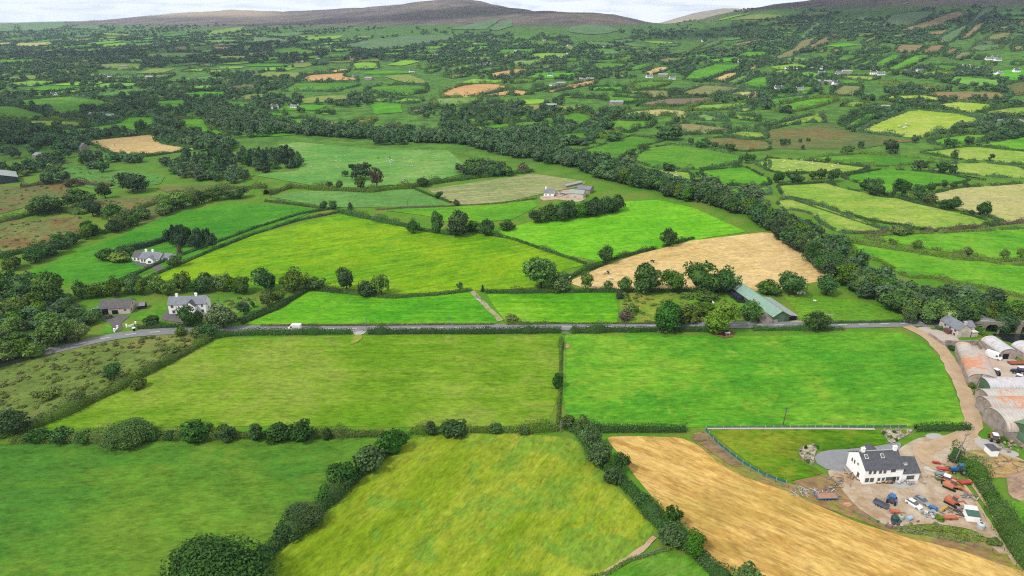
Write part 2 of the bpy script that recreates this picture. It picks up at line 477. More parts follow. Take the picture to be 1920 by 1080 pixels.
def hedge(px, h=1.8, w=1.8, col='dark', label='hedge', group=None, bush=.0, gap=0, dens=1.0, name='hedge', seed=None, world=None, qk=1.0):
    """a hedge run along photo pixels: leafy skin over a core, height wandering, bushes growing up out of it"""
    NT[0] += 1
    rng = np.random.default_rng(NT[0] * 7 + 1 if seed is None else seed)
    pts = [g(*p)[:2] for p in px] if world is None else world
    line, Ls = resample(pts, 1.0)
    n = len(line)
    tan = unit(np.gradient(line, axis=0)); nor = np.stack([-tan[:, 1], tan[:, 0]], 1)
    mid = line[n // 2]; dist = mid[1]
    mp = (dist * CT + 40) / F
    q = max(.26, 1.25 * mp) * qk
    t = np.arange(n)
    ph = rng.random() * 50
    hv = h * (1 + .9 * fbm(t / 7 + ph, t * 0 + ph, 2, 3)); wv = w * (1 + .7 * fbm(t / 9 + ph, t * 0 + 9, 5, 2))
    if bush:
        for _ in range(int(Ls * bush / 12) + 1):
            c0 = rng.integers(0, n); s = rng.uniform(1.6, 4.0); a = rng.uniform(.5, 1.4)
            e = np.exp(-((t - c0) / s) ** 2); hv = hv + h * a * e; wv = wv + w * a * .7 * e
    hv = np.minimum(hv, h * 2.3); wv = np.minimum(wv, w * 1.9)
    keep = np.ones(n, bool)
    if gap:
        for _ in range(int(Ls * gap / 25) + 1):
            c0 = rng.integers(0, n); keep[max(0, c0 - rng.integers(1, 5)):c0 + rng.integers(1, 5)] = False
    nq = int(max(30, Ls * (wv.mean() + 2 * hv.mean()) / (q * q * 1.5) * dens))
    nq = min(nq, 26000)
    i = rng.integers(0, n, nq); i = i[keep[i]]
    if len(i) == 0: i = np.arange(n)
    nq = len(i)
    a = rng.uniform(-.15, pi + .15, nq)
    rr = rng.uniform(.78, 1.12, nq)
    cx = np.cos(a) * wv[i] / 2 * rr; cz = np.maximum(np.sin(a), -.02) ** .75 if False else np.clip(np.sin(a), 0, 1) ** .7 * hv[i] * rr
    xy = line[i] + nor[i] * cx[:, None] + tan[i] * rng.uniform(-.6, .6, nq)[:, None]
    zz = tz(xy[:, 0], xy[:, 1]) + np.maximum(cz, .05)
    Nn = np.stack([nor[i, 0] * np.cos(a), nor[i, 1] * np.cos(a), np.sin(a)], 1)
    Nn = unit(Nn * .8 + rng.normal(size=(nq, 3)) * .45)
    P = np.stack([xy[:, 0], xy[:, 1], zz], 1)
    V = quads(P, Nn, np.full(nq, q * .62), rng).reshape(-1, 3)
    tv = np.zeros((len(V), 3)); cl = vnoise(t / 2.5, t * 0 + ph, 4)
    tv[:, 0] = np.repeat(np.clip(.5 * cl[i] + .5 * rng.random(nq), 0, 1), 4)
    tv[:, 1] = np.repeat(.25 * vnoise(t / 6, t * 0 + ph, 8)[i], 4)
    Q = np.arange(4 * nq).reshape(-1, 4)
    # core
    st = max(1, int(2.5 * mp / .2))
    idx = np.unique(np.concatenate([np.arange(0, n, st), [n - 1]]))
    cv = []
    for k in idx:
        s = 1 if keep[k] else .05
        for f, zf in ((-.36, -.05), (-.3, .5), (0, .72), (.3, .5), (.36, -.05)):
            p = line[k] + nor[k] * wv[k] * f * s
            cv.append((p[0], p[1], float(tz(p[0], p[1])) + hv[k] * zf * s))
    cv = np.array(cv); m = len(idx); cf = []
    for k in range(m - 1):
        for j in range(4): cf.append((k * 5 + j, k * 5 + j + 1, (k + 1) * 5 + j + 1, (k + 1) * 5 + j))
    cf = np.array(cf)
    Q = np.concatenate([Q, cf + len(V)]); V = np.concatenate([V, cv]); tv = np.concatenate([tv, np.tile([.4, 0, 0], (len(cv), 1))])
    org = np.array([mid[0], mid[1], float(tz(mid[0], mid[1]))])
    o = bpy.data.objects.new(name, mesh_np(name, V - org, Q, ML, tv)); o.location = org; link(o)
    o['c1'] = LEAF[col]; tag(o, label, name, group)
    return o
def stuff_trees(name, items, col, label, origin=(0, 0, 0), cat='woodland'):
    """items: (x, y, height, width, kind): one object for trees nobody could count"""
    VV, QQ, TV = [], [], []; n0 = 0
    for (x, y, h, w, kd) in items:
        lst = CR_RAW[kd][2 if y < 640 else 0 if y < 1700 else 1]
        V, Q, t = lst[random.randrange(4)]
        th = random.random() * 6.28; c, s = cos(th), sin(th)
        v = np.stack([(V[:, 0] * c - V[:, 1] * s) * w + x, (V[:, 0] * s + V[:, 1] * c) * w + y, V[:, 2] * h + float(tz(x, y)) - .3], 1)
        t = t.copy(); t[:, 1] = random.random()
        VV.append(v); QQ.append(Q + n0); TV.append(t); n0 += len(v)
    o = bpy.data.objects.new(name, mesh_np(name, np.concatenate(VV), np.concatenate(QQ), ML, np.concatenate(TV)))
    link(o); o['c1'] = LEAF[col]; tag(o, label, cat, None, 'stuff')
    return o
# ------------------------------------------------------------------ ground patches
def inpoly(P, poly):
    x, y = P[:, 0], P[:, 1]; r = np.zeros(len(P), bool); n = len(poly); j = n - 1
    for i in range(n):
        xi, yi = poly[i]; xj, yj = poly[j]
        c = ((yi > y) != (yj > y)) & (x < (xj - xi) * (y - yi) / ((yj - yi) or 1e-9) + xi)
        r ^= c; j = i
    return r
NPATCH = [0]; NEARP = [0]
def patch(name, poly, mat, ang=0.0, label=None, cat=None, group=None, kind='structure', wob=.35, lift=0.0, pix=True, round_=True):
    """a draped sheet of ground: outline in photo pixels"""
    NPATCH[0] += 1
    W = [g(*p)[:2] for p in poly] if pix else poly
    cx = sum(p[0] for p in W) / len(W); cy = sum(p[1] for p in W) / len(W)
    rng = np.random.default_rng(NPATCH[0])
    step = max(2.0, cy * .0065)
    E = []
    n = len(W)
    for i in range(n):
        a = np.array(W[i]); b = np.array(W[(i + 1) % n]); d = np.linalg.norm(b - a)
        m = max(1, min(60, int(d / step)))
        nn = np.array([-(b - a)[1], (b - a)[0]]) / max(d, 1e-6)
        for k in range(m):
            p = a + (b - a) * k / m
            E.append(p + nn * rng.normal() * wob * step * .12)
    E = np.array(E)
    if round_:
        for _ in range(1): E = E * .5 + (np.roll(E, 1, 0) + np.roll(E, -1, 0)) * .25
    ys = E[:, 1]
    pts = [Vector((p[0], p[1])) for p in E]
    if ys.max() > 320 or True:
        gs = max(7.0, cy * .022)
        gx, gy = np.meshgrid(np.arange(E[:, 0].min(), E[:, 0].max(), gs), np.arange(ys.min(), ys.max(), gs))
        G = np.stack([gx.ravel(), gy.ravel()], 1); G = G[inpoly(G, E)]
        if ys.max() < 325: G = G[:0]
        pts += [Vector(p) for p in G]
    ne = len(E)
    r = delaunay_2d_cdt(pts, [(i, (i + 1) % ne) for i in range(ne)], [], 1, 1e-4)
    v2 = np.array([(p.x, p.y) for p in r[0]])
    fs = [f for f in r[2]]
    NEARP[0] += cy < 420
    off = .05 + (.0042 * NEARP[0] if cy < 420 else .004 * (NPATCH[0] % 30)) + .00085 * np.maximum(v2[:, 1] - 300, 0) + lift
    z = tz(v2[:, 0], v2[:, 1]) + off
    c, s = cos(ang), sin(ang)
    x = v2[:, 0] - cx; y = v2[:, 1] - cy
    V = np.stack([x * c + y * s, -x * s + y * c, z], 1)
    me = bpy.data.meshes.new(name); me.from_pydata([tuple(p) for p in V], [], fs); me.update()
    me.flip_normals() if len(me.polygons) and me.polygons[0].normal.z < 0 else None
    me.materials.append(mat)
    o = bpy.data.objects.new(name, me); o.location = (cx, cy, 0); o.rotation_euler = (0, 0, ang); link(o)
    tag(o, label, cat, group, kind)
    return o, E
def strip(name, px, width, mat, label=None, cat=None, kind='structure', world=None, lift=.0, flat=False, wob=.0, group=None):
    """a road or track along photo pixels"""
    NPATCH[0] += 1; NEARP[0] += 1
    pts = [(g0(*p) if flat else g(*p))[:2] for p in px] if world is None else world
    line, Ls = resample(pts, max(2.0, pts[0][1] * .012))
    for _ in range(3):
        line[1:-1] = line[1:-1] * .5 + (line[:-2] + line[2:]) * .25
    tan = unit(np.gradient(line, axis=0)); nor = np.stack([-tan[:, 1], tan[:, 0]], 1)
    rng = np.random.default_rng(NPATCH[0])
    V = []; Fq = []
    for k in range(len(line)):
        for s in (-1, 1):
            p = line[k] + nor[k] * s * (width / 2 + rng.normal() * wob)
            z = (0 if flat else float(tz(*p))) + .05 + .0042 * NEARP[0] + .0008 * max(0, p[1] - 300) + lift
            V.append((p[0], p[1], z))
    for k in range(len(line) - 1): Fq.append((2 * k, 2 * k + 1, 2 * k + 3, 2 * k + 2))
    o0 = np.array([*line[len(line) // 2], 0]); V = np.array(V) - o0
    o = bpy.data.objects.new(name, mesh_np(name, V, np.array(Fq), mat)); o.location = o0; link(o)
    me = o.data
    if me.polygons[0].normal.z < 0: me.flip_normals()
    tag(o, label, cat, group, kind)
    return o, line
# colour pairs of the fields (as they look in daylight)
PAL = {
    'lime': ((96, 172, 8), (142, 198, 16), (150, 200, 40)), 'mead': ((74, 156, 20), (104, 182, 24), (120, 180, 40)),
    'grn': ((70, 142, 22), (98, 166, 30), (110, 150, 50)), 'dark': ((56, 118, 30), (84, 140, 28), (130, 140, 40)),
    'deep': ((58, 140, 18), (82, 160, 26), (100, 150, 50)),
    'pale': ((100, 160, 52), (124, 178, 66), (150, 170, 90)), 'yel': ((112, 172, 38), (146, 188, 54), (160, 180, 80)),
    'sulf': ((138, 192, 34), (166, 206, 62), (180, 196, 90)),
    'oliv': ((118, 148, 60), (148, 156, 80), (140, 125, 75)), 'tan': ((216, 188, 132), (204, 174, 114), (194, 172, 106)),
    'straw': ((218, 182, 108), (188, 148, 78), (170, 160, 76)), 'orng': ((212, 168, 116), (200, 156, 98), (180, 150, 90)),
    'hay': ((126, 160, 70), (156, 174, 92), (130, 160, 60)), 'plou': ((138, 120, 104), (126, 108, 92), (140, 125, 100)),
    'rough': ((88, 118, 44), (112, 134, 54), (128, 102, 62)), 'brwn': ((146, 124, 90), (160, 138, 98), (120, 110, 70)),
    'hgrn': ((84, 136, 62), (104, 152, 72), (120, 140, 80)), 'bog': ((150, 130, 80), (130, 135, 70), (170, 130, 80)),
    'beige': ((178, 178, 108), (188, 182, 120), (160, 172, 90)),
}
FXY = []        # outlines of the fields, for keeping trees off them
def field(key, poly, ang=0, label=None, st=.6, tu=.0, cols=None, cat='field', group=None, name='field', wob=.35, mat=None):
    """ang: direction of the rows in degrees"""
    o, E = patch(name, poly, mat or MF, radians(ang), label, cat, group, 'structure', wob)
    c = cols or PAL[key]
    j = 1 + .10 * (random.random() - .5)
    soft = lambda t: (t[0] * 1.05, t[1] * .93, t[2] * 1.2 + 5) if t[1] > t[0] else t
    c = [soft(t) for t in c]
    o['c1'] = C(*c[0], K * j); o['c2'] = C(*c[1], K * j); o['c3'] = C(*c[2], K * j); o['st'] = float(st); o['tu'] = float(tu)
    FXY.append(E)
    return o, E
def pz(s, ox=0, oy=0, k=1.0):
    return [(ox + float(a.split(',')[0]) / k, oy + float(a.split(',')[1]) / k) for a in s.split()]
# ------------------------------------------------------------------ ground, sky, light
def ground_material():
    m, nt, b = newmat('ground')
    geo = N(nt, 'ShaderNodeNewGeometry'); P = geo.outputs['Position']
    at = N(nt, 'ShaderNodeAttribute', attribute_type='GEOMETRY', attribute_name='tv')
    sep = N(nt, 'ShaderNodeSeparateXYZ'); L(nt, at.outputs['Vector'], sep.inputs[0])
    big = noise(nt, scaled(nt, P, (1, .7, 1)), .0042, 6, .62, .5)
    fine = noise(nt, P, .05, 6, .7); vf = noise(nt, P, .5, 4, .7)
    near = mixc(nt, smooth(nt, noise(nt, P, .06, 5, .7, .4), .4, .62), C(84, 138, 34), C(116, 136, 52))
    vale = mixc(nt, smooth(nt, fine, .38, .62), C(70, 108, 46), C(98, 142, 54))
    base = mixc(nt, sep.outputs[1], near, vale)
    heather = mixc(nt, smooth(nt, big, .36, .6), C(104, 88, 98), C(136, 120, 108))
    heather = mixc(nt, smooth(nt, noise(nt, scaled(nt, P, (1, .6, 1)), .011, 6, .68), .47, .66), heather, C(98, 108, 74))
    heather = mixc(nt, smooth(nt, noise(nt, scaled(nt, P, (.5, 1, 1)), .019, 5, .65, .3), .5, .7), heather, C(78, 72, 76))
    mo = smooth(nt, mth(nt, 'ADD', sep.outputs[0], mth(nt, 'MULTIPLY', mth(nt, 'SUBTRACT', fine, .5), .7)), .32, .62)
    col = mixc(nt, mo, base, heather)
    col = mixc(nt, sep.outputs[2], col, mixc(nt, big, C(196, 166, 150), C(180, 168, 124)))  # sunlight on the far left hill painted as a paler tint
    v = mth(nt, 'MULTIPLY_ADD', vf, .7, .65)
    vm = N(nt, 'ShaderNodeVectorMath', operation='SCALE'); L(nt, col, vm.inputs[0]); L(nt, v, vm.inputs['Scale'])
    L(nt, vm.outputs[0], b.inputs['Base Color'])
    b.inputs['Specular IOR Level'].default_value = .04
    return m
def sst(x, a, b):
    t = np.clip((x - a) / (b - a), 0, 1); return t * t * (3 - 2 * t)
def make_ground():
    X = SG[:, None] * YG[None, :]; Y = np.repeat(YG[None, :], NS, 0)
    V = np.stack([X, Y, TT], -1).reshape(-1, 3)
    i = np.arange(NS - 1)[:, None] * NY + np.arange(NY - 1)[None, :]
    Q = np.stack([i, i + NY, i + NY + 1, i + 1], -1).reshape(-1, 4)
    zz = TT
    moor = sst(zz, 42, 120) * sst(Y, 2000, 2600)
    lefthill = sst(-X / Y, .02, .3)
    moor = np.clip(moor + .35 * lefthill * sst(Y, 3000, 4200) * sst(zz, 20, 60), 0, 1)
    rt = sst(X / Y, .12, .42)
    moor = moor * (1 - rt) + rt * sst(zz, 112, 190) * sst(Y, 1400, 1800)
    vale = sst(Y, 420, 800)
    sun = sst(-X / Y, .29, .35) * (1 - sst(-X / Y, .55, .62)) * sst(Y, 4200, 5600) * sst(zz, 95, 130) * .8  # sunlit stretch of the far left hill, put into the ground colour
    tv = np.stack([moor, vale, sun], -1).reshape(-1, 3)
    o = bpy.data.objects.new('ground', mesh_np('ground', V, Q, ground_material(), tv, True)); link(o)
    tag(o, 'valley floor rising to heather hills under the fields', 'ground', None, 'structure')
    # far hills beyond the first skyline
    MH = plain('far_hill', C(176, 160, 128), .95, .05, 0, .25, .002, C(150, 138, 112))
    def ridge(pts, depth, name, label):
        VV = []; n = 60
        us = np.linspace(pts[0][0], pts[-1][0], n)
        vs = np.interp(us, [p[0] for p in pts], [p[1] for p in pts])
        for k in range(n):
            for dy, f in ((-depth, 0), (-depth * .6, .45), (-depth * .25, .85), (0, 1), (depth * .5, .7), (depth, 0)):
                Yc = pts[0][2] + dy
                zt = H + slope(vs[k]) * pts[0][2]
                wob = 14 * float(fbm(np.array([us[k] / 40.]), np.array([dy / 400.]), 4, 3)[0])
                x = (us[k] - 960) / F / 1.07 * Yc
                VV.append((x, Yc, -20 + (zt + 20) * f + wob * (f > 0)))
        Q = np.array([(k * 6 + j, k * 6 + 6 + j, k * 6 + 7 + j, k * 6 + j + 1) for k in range(n - 1) for j in range(5)])
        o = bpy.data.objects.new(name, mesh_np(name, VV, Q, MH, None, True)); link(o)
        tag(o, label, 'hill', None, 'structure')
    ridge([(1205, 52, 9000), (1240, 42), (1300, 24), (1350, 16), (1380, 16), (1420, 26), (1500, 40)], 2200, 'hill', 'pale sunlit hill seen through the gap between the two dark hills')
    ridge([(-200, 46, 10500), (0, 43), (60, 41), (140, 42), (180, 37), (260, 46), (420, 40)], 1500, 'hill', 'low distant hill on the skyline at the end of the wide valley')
make_ground()
# light: soft sun through thin cloud, high on the left and a little behind the drone
SUN_EL, SUN_AZ = radians(50), radians(-128)      # azimuth clockwise from the view direction
sd = bpy.data.lights.new('sun', 'SUN'); sd.energy = 3.3; sd.angle = radians(8); sd.color = (1, .96, .88)
so = bpy.data.objects.new('sun', sd); link(so)
dirv = Vector((sin(SUN_AZ) * cos(SUN_EL), cos(SUN_AZ) * cos(SUN_EL), sin(SUN_EL)))
so.rotation_euler = dirv.to_track_quat('Z', 'Y').to_euler()
so.location = dirv * 800
W = bpy.data.worlds.new('World'); S.world = W; W.use_nodes = True
wt = W.node_tree; wt.nodes.clear()
wo = wt.nodes.new('ShaderNodeOutputWorld'); bg = wt.nodes.new('ShaderNodeBackground'); L(wt, bg.outputs[0], wo.inputs[0])
sky = wt.nodes.new('ShaderNodeTexSky'); sky.sky_type = 'NISHITA'; sky.sun_disc = False
sky.sun_elevation = SUN_EL; sky.sun_rotation = SUN_AZ % (2 * pi)
sky.altitude = 200; sky.air_density = 1.2; sky.dust_density = 2.0
tcw = wt.nodes.new('ShaderNodeTexCoord')
sepw = wt.nodes.new('ShaderNodeSeparateXYZ'); L(wt, tcw.outputs['Generated'], sepw.inputs[0])
# cloud deck: the direction projected on a flat layer
zz_ = mth(wt, 'ADD', mth(wt, 'MAXIMUM', sepw.outputs[2], 0.0), .10)
cxw = N(wt, 'ShaderNodeCombineXYZ'); L(wt, mth(wt, 'DIVIDE', sepw.outputs[0], zz_), cxw.inputs[0]); L(wt, mth(wt, 'DIVIDE', sepw.outputs[1], zz_), cxw.inputs[1])
cl = noise(wt, cxw.outputs[0], .75, 7, .6, .35)
cl2 = noise(wt, cxw.outputs[0], 1.4, 6, .6, .6)
cf = smooth(wt, cl, .12, .36)
ccol = mixc(wt, smooth(wt, cl2, .42, .7), (15.5, 15.8, 16.2), (11.2, 11.8, 12.8))
skc = mixc(wt, cf, sky.outputs[0], ccol)
L(wt, skc, bg.inputs[0]); bg.inputs[1].default_value = .068
S.view_settings.view_transform = 'Standard'; S.view_settings.look = 'None'; S.view_settings.exposure = .38; S.view_settings.gamma = 1
# aerial haze
def make_haze(dens):
    m = bpy.data.materials.new('haze'); m.use_nodes = True; nt = m.node_tree; nt.nodes.clear()
    out = nt.nodes.new('ShaderNodeOutputMaterial'); pv = nt.nodes.new('ShaderNodeVolumePrincipled')
    pv.inputs['Color'].default_value = (.60, .74, .96, 1); pv.inputs['Density'].default_value = dens; pv.inputs['Anisotropy'].default_value = .25
    L(nt, pv.outputs[0], out.inputs['Volume'])
    zlo = float(TT.min()) - 1.5; zhi = max(330.0, float(TT.max()) + 15)
    mb = MB(); mb.box(0, 6950, min(zlo, -22), 44000, 14300, zhi - min(zlo, -22))
    o = mb.build('haze', m); tag(o, 'pale blue haze over the whole valley', 'haze', None, 'stuff')
    return o
HAZE = True
if HAZE: make_haze(5e-5)
S.cycles.volume_bounces = 0; S.cycles.max_bounces = 6; S.cycles.diffuse_bounces = 2; S.cycles.glossy_bounces = 2
S.cycles.transmission_bounces = 2; S.cycles.transparent_max_bounces = 8
S.cycles.use_denoising = False
S.cycles.filter_width = 1.15
# unseen clouds added overhead, placed so their shadows lie on the hills and the left of the valley
MCLOUD = plain('cloud', (.8, .8, .82), 1, 0, 0, .05, .01)
def cloud(gx, gy, sx, sy, label, seed, alt=950):
    d = alt / math.tan(SUN_EL); cx, cy = gx + sin(SUN_AZ) * d, gy + cos(SUN_AZ) * d
    r_ = np.random.default_rng(seed); VV = []; QQ = []; n0 = 0
    for k in range(16):
        p = r_.normal(size=2) * .42; s = r_.uniform(.28, .5)
        v, q = sphere_q((p[0] * sx, p[1] * sy, r_.uniform(0, 60)), (s * sx, s * sy, r_.uniform(60, 130)), 14, 8)
        VV.append(v); QQ.append(q + n0); n0 += len(v)
    o = bpy.data.objects.new('cloud', mesh_np('cloud', np.concatenate(VV), np.concatenate(QQ), MCLOUD, None, True)); o.location = (cx, cy, alt); link(o)
    tag(o, label, 'cloud', None, 'stuff')
cloud(1500, 2650, 900, 700, 'unseen cloud added to shade the right hand mountain', 1)
cloud(-680, 780, 300, 200, 'small unseen cloud added to shade the left edge of the valley', 2)
cloud(-1000, 2300, 520, 340, 'long unseen cloud added to shade the wooded left of the valley', 3)
cloud(250, 4300, 1500, 600, 'broad unseen cloud added to shade the central hill', 4)
# ------------------------------------------------------------------ fields of the foreground
def fl(key, ang, s, label, **kw): return field(key, pz(s), ang, label, **kw)
fl('rough', 20, '-420,690 -150,700 0,690 90,665 200,640 320,626 388,627 330,665 220,720 130,772 60,795 -30,812 -160,812 -420,815', 'rough tussocky pasture below the bend of the road', st=.3, tu=.8, cols=((100, 136, 44), (132, 148, 58), (154, 140, 80)))
fl('grn', 6, '-420,838 -20,835 60,829 250,827 450,825 600,823 716,822 640,905 560,975 490,1040 440,1110 380,1250 -420,1250', 'dark green grazing field in the lower left corner', st=.3, tu=.35,
   cols=((70, 134, 28), (94, 150, 28), (112, 146, 34)))
fl('yel', 62, '770,822 860,813 1000,815 1075,822 1120,870 1160,920 1228,990 1210,1018 1180,1050 1130,1082 1040,1250 400,1250 500,1062 620,945 700,880', 'yellow green unmown field between two thick hedges', st=.5, tu=.6,
   cols=((112, 156, 14), (144, 174, 36), (92, 156, 36)))
fl('grn', 30, '1140,1082 1190,1046 1250,1031 1290,1042 1345,1090 1400,1250 1060,1250', 'small corner of green field beyond the sunken path', st=.3, tu=.4)
fl_straw = lambda *a, **k: field(a[0], pz(a[2]), a[1], a[3], mat=MFS, **k)
fl_straw('straw', -38, '1135,819 1200,818 1280,821 1312,836 1345,866 1400,896 1480,921 1530,946 1610,981 1680,1001 1800,1031 1900,1061 1990,1090 2200,1200 2200,1300 1440,1250 1340,1062 1290,992 1250,962 1190,892 1160,852', 'golden cut straw field in the lower right corner', st=1.5, tu=.25)
fl('mead', 3, '1060,627 1240,629 1380,631 1500,629 1600,622 1690,623 1738,650 1768,680 1788,730 1803,770 1813,797 1715,800 1640,802 1320,802 1190,799 1090,794 1062,790 1055,720', 'bright green meadow fenced off above the lawn', st=.55, tu=.4,
   cols=((70, 156, 22), (104, 178, 28), (136, 184, 40)))
fl('yel', 1, '415,635 560,631 720,629 960,629 1050,629 1050,700 1045,745 1032,785 990,799 760,802 560,799 330,801 100,805 72,800 200,730 300,680', 'olive green mown field below the road', st=.8, tu=.4,
   cols=((96, 156, 14), (124, 172, 34), (138, 166, 56)))
# north of the road
fl('mead', 1, '455,608 520,580 580,544 650,546 740,555 880,546 892,556 938,606 800,609 600,609', 'narrow bright green field beside the road with the parked van', st=.8, tu=.2, cols=((68, 160, 14), (100, 184, 20), (120, 180, 40)))
fl('lime', 1, '912,551 1150,549 1160,580 1157,607 952,608 930,580', 'square bright green field above the road', st=1.0, tu=.2, cols=((82, 172, 14), (120, 194, 22), (130, 190, 50)))
fl('rough', 0, '1160,549 1370,549 1400,575 1412,600 1330,607 1163,606', 'rough weedy paddock with gorse beside the long shed', st=.3, tu=.8, cols=((92, 160, 26), (116, 160, 40), (150, 150, 60)))
fl('grn', 0, '1468,553 1560,556 1690,575 1692,600 1620,604 1506,604 1490,580', 'small pasture behind the green roofed shed', st=.4, cols=((92, 160, 24), (122, 180, 34), (140, 180, 60)))
fl('lime', 24, '240,537 330,500 480,440 640,402 720,418 830,440 880,432 960,445 1098,497 1060,505 1000,540 900,545 740,552 640,540 560,530 400,540', 'large lime green silage field in the middle', st=.9, tu=.35, cols=((88, 162, 8), (124, 184, 8), (142, 190, 16)))
fl('lime', 12, '930,435 1000,415 1150,380 1230,375 1300,390 1400,435 1330,445 1240,465 1190,475 1130,492 1060,478 980,452', 'bright green field below the belt of river trees', st=.5, tu=.2, cols=((88, 182, 14), (116, 202, 24), (130, 200, 40)))
fl('tan', 8, '1062,530 1130,500 1200,476 1300,451 1430,436 1470,440 1560,500 1568,521 1500,535 1440,546 1300,546 1100,541', 'dry tan stubble field with a few cattle', st=.5, tu=.3)
fl('mead', 5, '720,395 850,388 1000,376 1010,386 960,412 880,420 830,416 800,405', 'thin green field behind a row of hedge trees', st=.4)
fl('hay', 20, '800,356 1000,326 1100,341 1090,350 1020,363 960,377 870,386 840,376', 'striped hay field freshly cut beside the farmyard', st=2.2, tu=.2)
fl('pale', 3, '500,369 560,359 770,355 850,386 700,389 620,389', 'pale green wedge shaped field', st=.4, cols=((88, 152, 50), (108, 166, 62), (130, 165, 80)))
fl('pale', 5, '470,328 560,321 568,296 520,272 560,267 700,281 840,282 885,322 830,336 760,346 690,351 600,351', 'wide sheep pasture below the dark tree belt', st=.3, tu=.25, cols=((86, 156, 48), (110, 172, 58), (140, 170, 80)))
fl('deep', 22, '45,512 190,457 300,410 420,381 600,392 570,405 430,456 330,492 240,527 150,533 60,520', 'deep green field around the white bungalow', st=.35)
fl('rough', 10, '-60,420 150,405 172,430 60,470 -60,490', 'brown rushy pasture at the left edge', st=.2, tu=1, cols=((100, 128, 48), (116, 136, 54), (124, 98, 60)))
fl('rough', 8, '165,375 320,366 332,400 232,432 190,402', 'brown patched pasture between tall hedges', st=.2, tu=.8)
fl('rough', 5, '-60,352 130,346 132,366 0,402 -60,410', 'brown and green rushy field below the dark barn', st=.2, tu=.9)
fl('grn', 5, '85,312 180,312 310,330 300,346 180,356 100,336', 'green field with dark rushes below the old stone house', st=.2, tu=.4, cols=((76, 146, 40), (96, 152, 48), (80, 110, 44)))
fl('rough', 0, '290,352 420,346 480,352 440,366 330,368', 'thin rushy strip between hedges', st=.2, tu=.7)
fl('rough', 0, '-120,640 70,600 80,560 20,545 -120,560', 'scrubby green ground behind the roadside trees', st=.2, tu=.8)
fl('grn', 0, '245,600 310,570 318,585 300,606', 'small mown lawn beside the white farmhouse', st=.2)
fl('grn', 0, '395,560 480,556 480,575 440,590 398,600 405,585', 'rough garden behind the white farmhouse', st=.2, tu=.6, cols=((88, 150, 36), (120, 160, 50), (150, 155, 60)))
fl('dark', 0, '205,600 222,604 214,624 190,628', 'small lawn by the farm gateway', st=.1, cols=((84, 160, 30), (100, 170, 36), (120, 160, 50)))
# cottage and yard
MYARD = plain('packed_earth', C(202, 188, 168), .95, .05, 0, .42, .2, C(168, 138, 108))
MTAR = plain('tarmac', C(150, 152, 156), .9, .15, 0, .16, .5)
MGRAV = plain('grey_gravel', C(176, 178, 176), .95, .1, 0, .15, .9, C(190, 186, 176))
MDARKTAR = plain('dark_tarmac', C(112, 106, 106), .9, .15, 0, .2, .4)
fl('rough', -30, '1290,816 1322,807 1372,852 1440,892 1476,906 1560,931 1600,961 1660,986 1700,991 1870,1011 1925,1075 1800,1032 1680,1002 1530,947 1480,922 1400,897 1345,867 1312,837', 'weedy strip between the straw field and the yard', st=.3, tu=.9, cols=((128, 138, 56), (150, 150, 66), (150, 118, 86)))
fl('mead', -5, '1324,806 1500,806 1640,807 1664,826 1662,833 1590,842 1552,845 1528,846 1505,838 1494,843 1496,856 1508,872 1535,880 1548,888 1500,898 1474,905 1430,884 1382,852', 'striped garden lawn of the white farmhouse', st=.7, tu=.6, cols=((68, 132, 6), (100, 150, 18), (130, 150, 30)))
patch('yard', pz('1548,880 1590,884 1640,890 1690,838 1722,821 1790,815 1816,802 1842,824 1868,842 1905,856 1990,905 1990,930 1900,900 1850,888 1800,878 1752,872 1752,905 1790,905 1822,925 1838,960 1866,1000 1894,1044 1870,1040 1842,1000 1800,988 1740,982 1668,990 1636,972 1590,940 1565,910'), MYARD, 0, 'pale packed earth yard around the white farmhouse', 'yard')
patch('forecourt', pz('1523,858 1534,848 1560,844 1600,842 1664,834 1692,828 1680,860 1640,885 1588,886 1548,882 1530,870'), MTAR, 0, 'grey tarmac forecourt beside the white farmhouse', 'forecourt')
patch('gravel', pz('1822,822 1852,823 1880,840 1915,850 1905,860 1880,858 1862,850 1840,845'), MGRAV, 0, 'grey gravel patch beside the garden shed', 'gravel')
patch('gravel', pz('1728,815 1762,812 1772,820 1740,826'), MGRAV, 0, 'grey gravel patch by the field hedge', 'gravel')
patch('gravel', pz('1660,906 1720,903 1722,912 1690,918 1662,914'), MGRAV, 0, 'grey gravel strip in front of the white farmhouse', 'gravel')
fl('brwn', 0, '1775,850 1850,842 1900,858 1990,905 1990,935 1890,895 1830,900 1795,880', 'rough brown waste ground behind the yard hedge', st=.2, tu=.7, cols=((160, 140, 92), (182, 150, 104), (110, 130, 60)))
fl('plou', 20, '1886,892 1960,868 2100,900 2100,960 1925,945 1892,935', 'bare pinkish brown soil patch at the right edge', st=.8, cols=((168, 142, 120), (154, 128, 106), (150, 130, 100)))
fl('grn', 20, '1892,938 2100,965 2200,1100 1990,1085 1930,1010', 'green field corner at the right edge', st=.3, tu=.4)
fl('brwn', -20, '1478,905 1552,888 1572,910 1600,945 1640,978 1600,962 1548,930', 'bare brown earth where the long trailer is parked', st=.3, tu=.6, cols=((156, 124, 92), (140, 128, 74), (180, 130, 100)))
fl('grn', -10, '1672,992 1740,984 1800,990 1842,1002 1858,1018 1800,1018 1735,1005', 'tall green weeds below the yard', st=.2, tu=.6, cols=((104, 156, 30), (124, 150, 50), (96, 104, 52)))
patch('yard', pz('1795,640 1830,645 1850,655 1880,665 1935,690 2050,760 2050,900 1960,860 1930,735 1860,720 1830,690 1800,660'), plain('concrete_yard', C(206, 190, 176), .95, .05, 0, .2, .2, C(190, 168, 150)), 0, 'pale concrete yard between the curved sheds', 'yard')
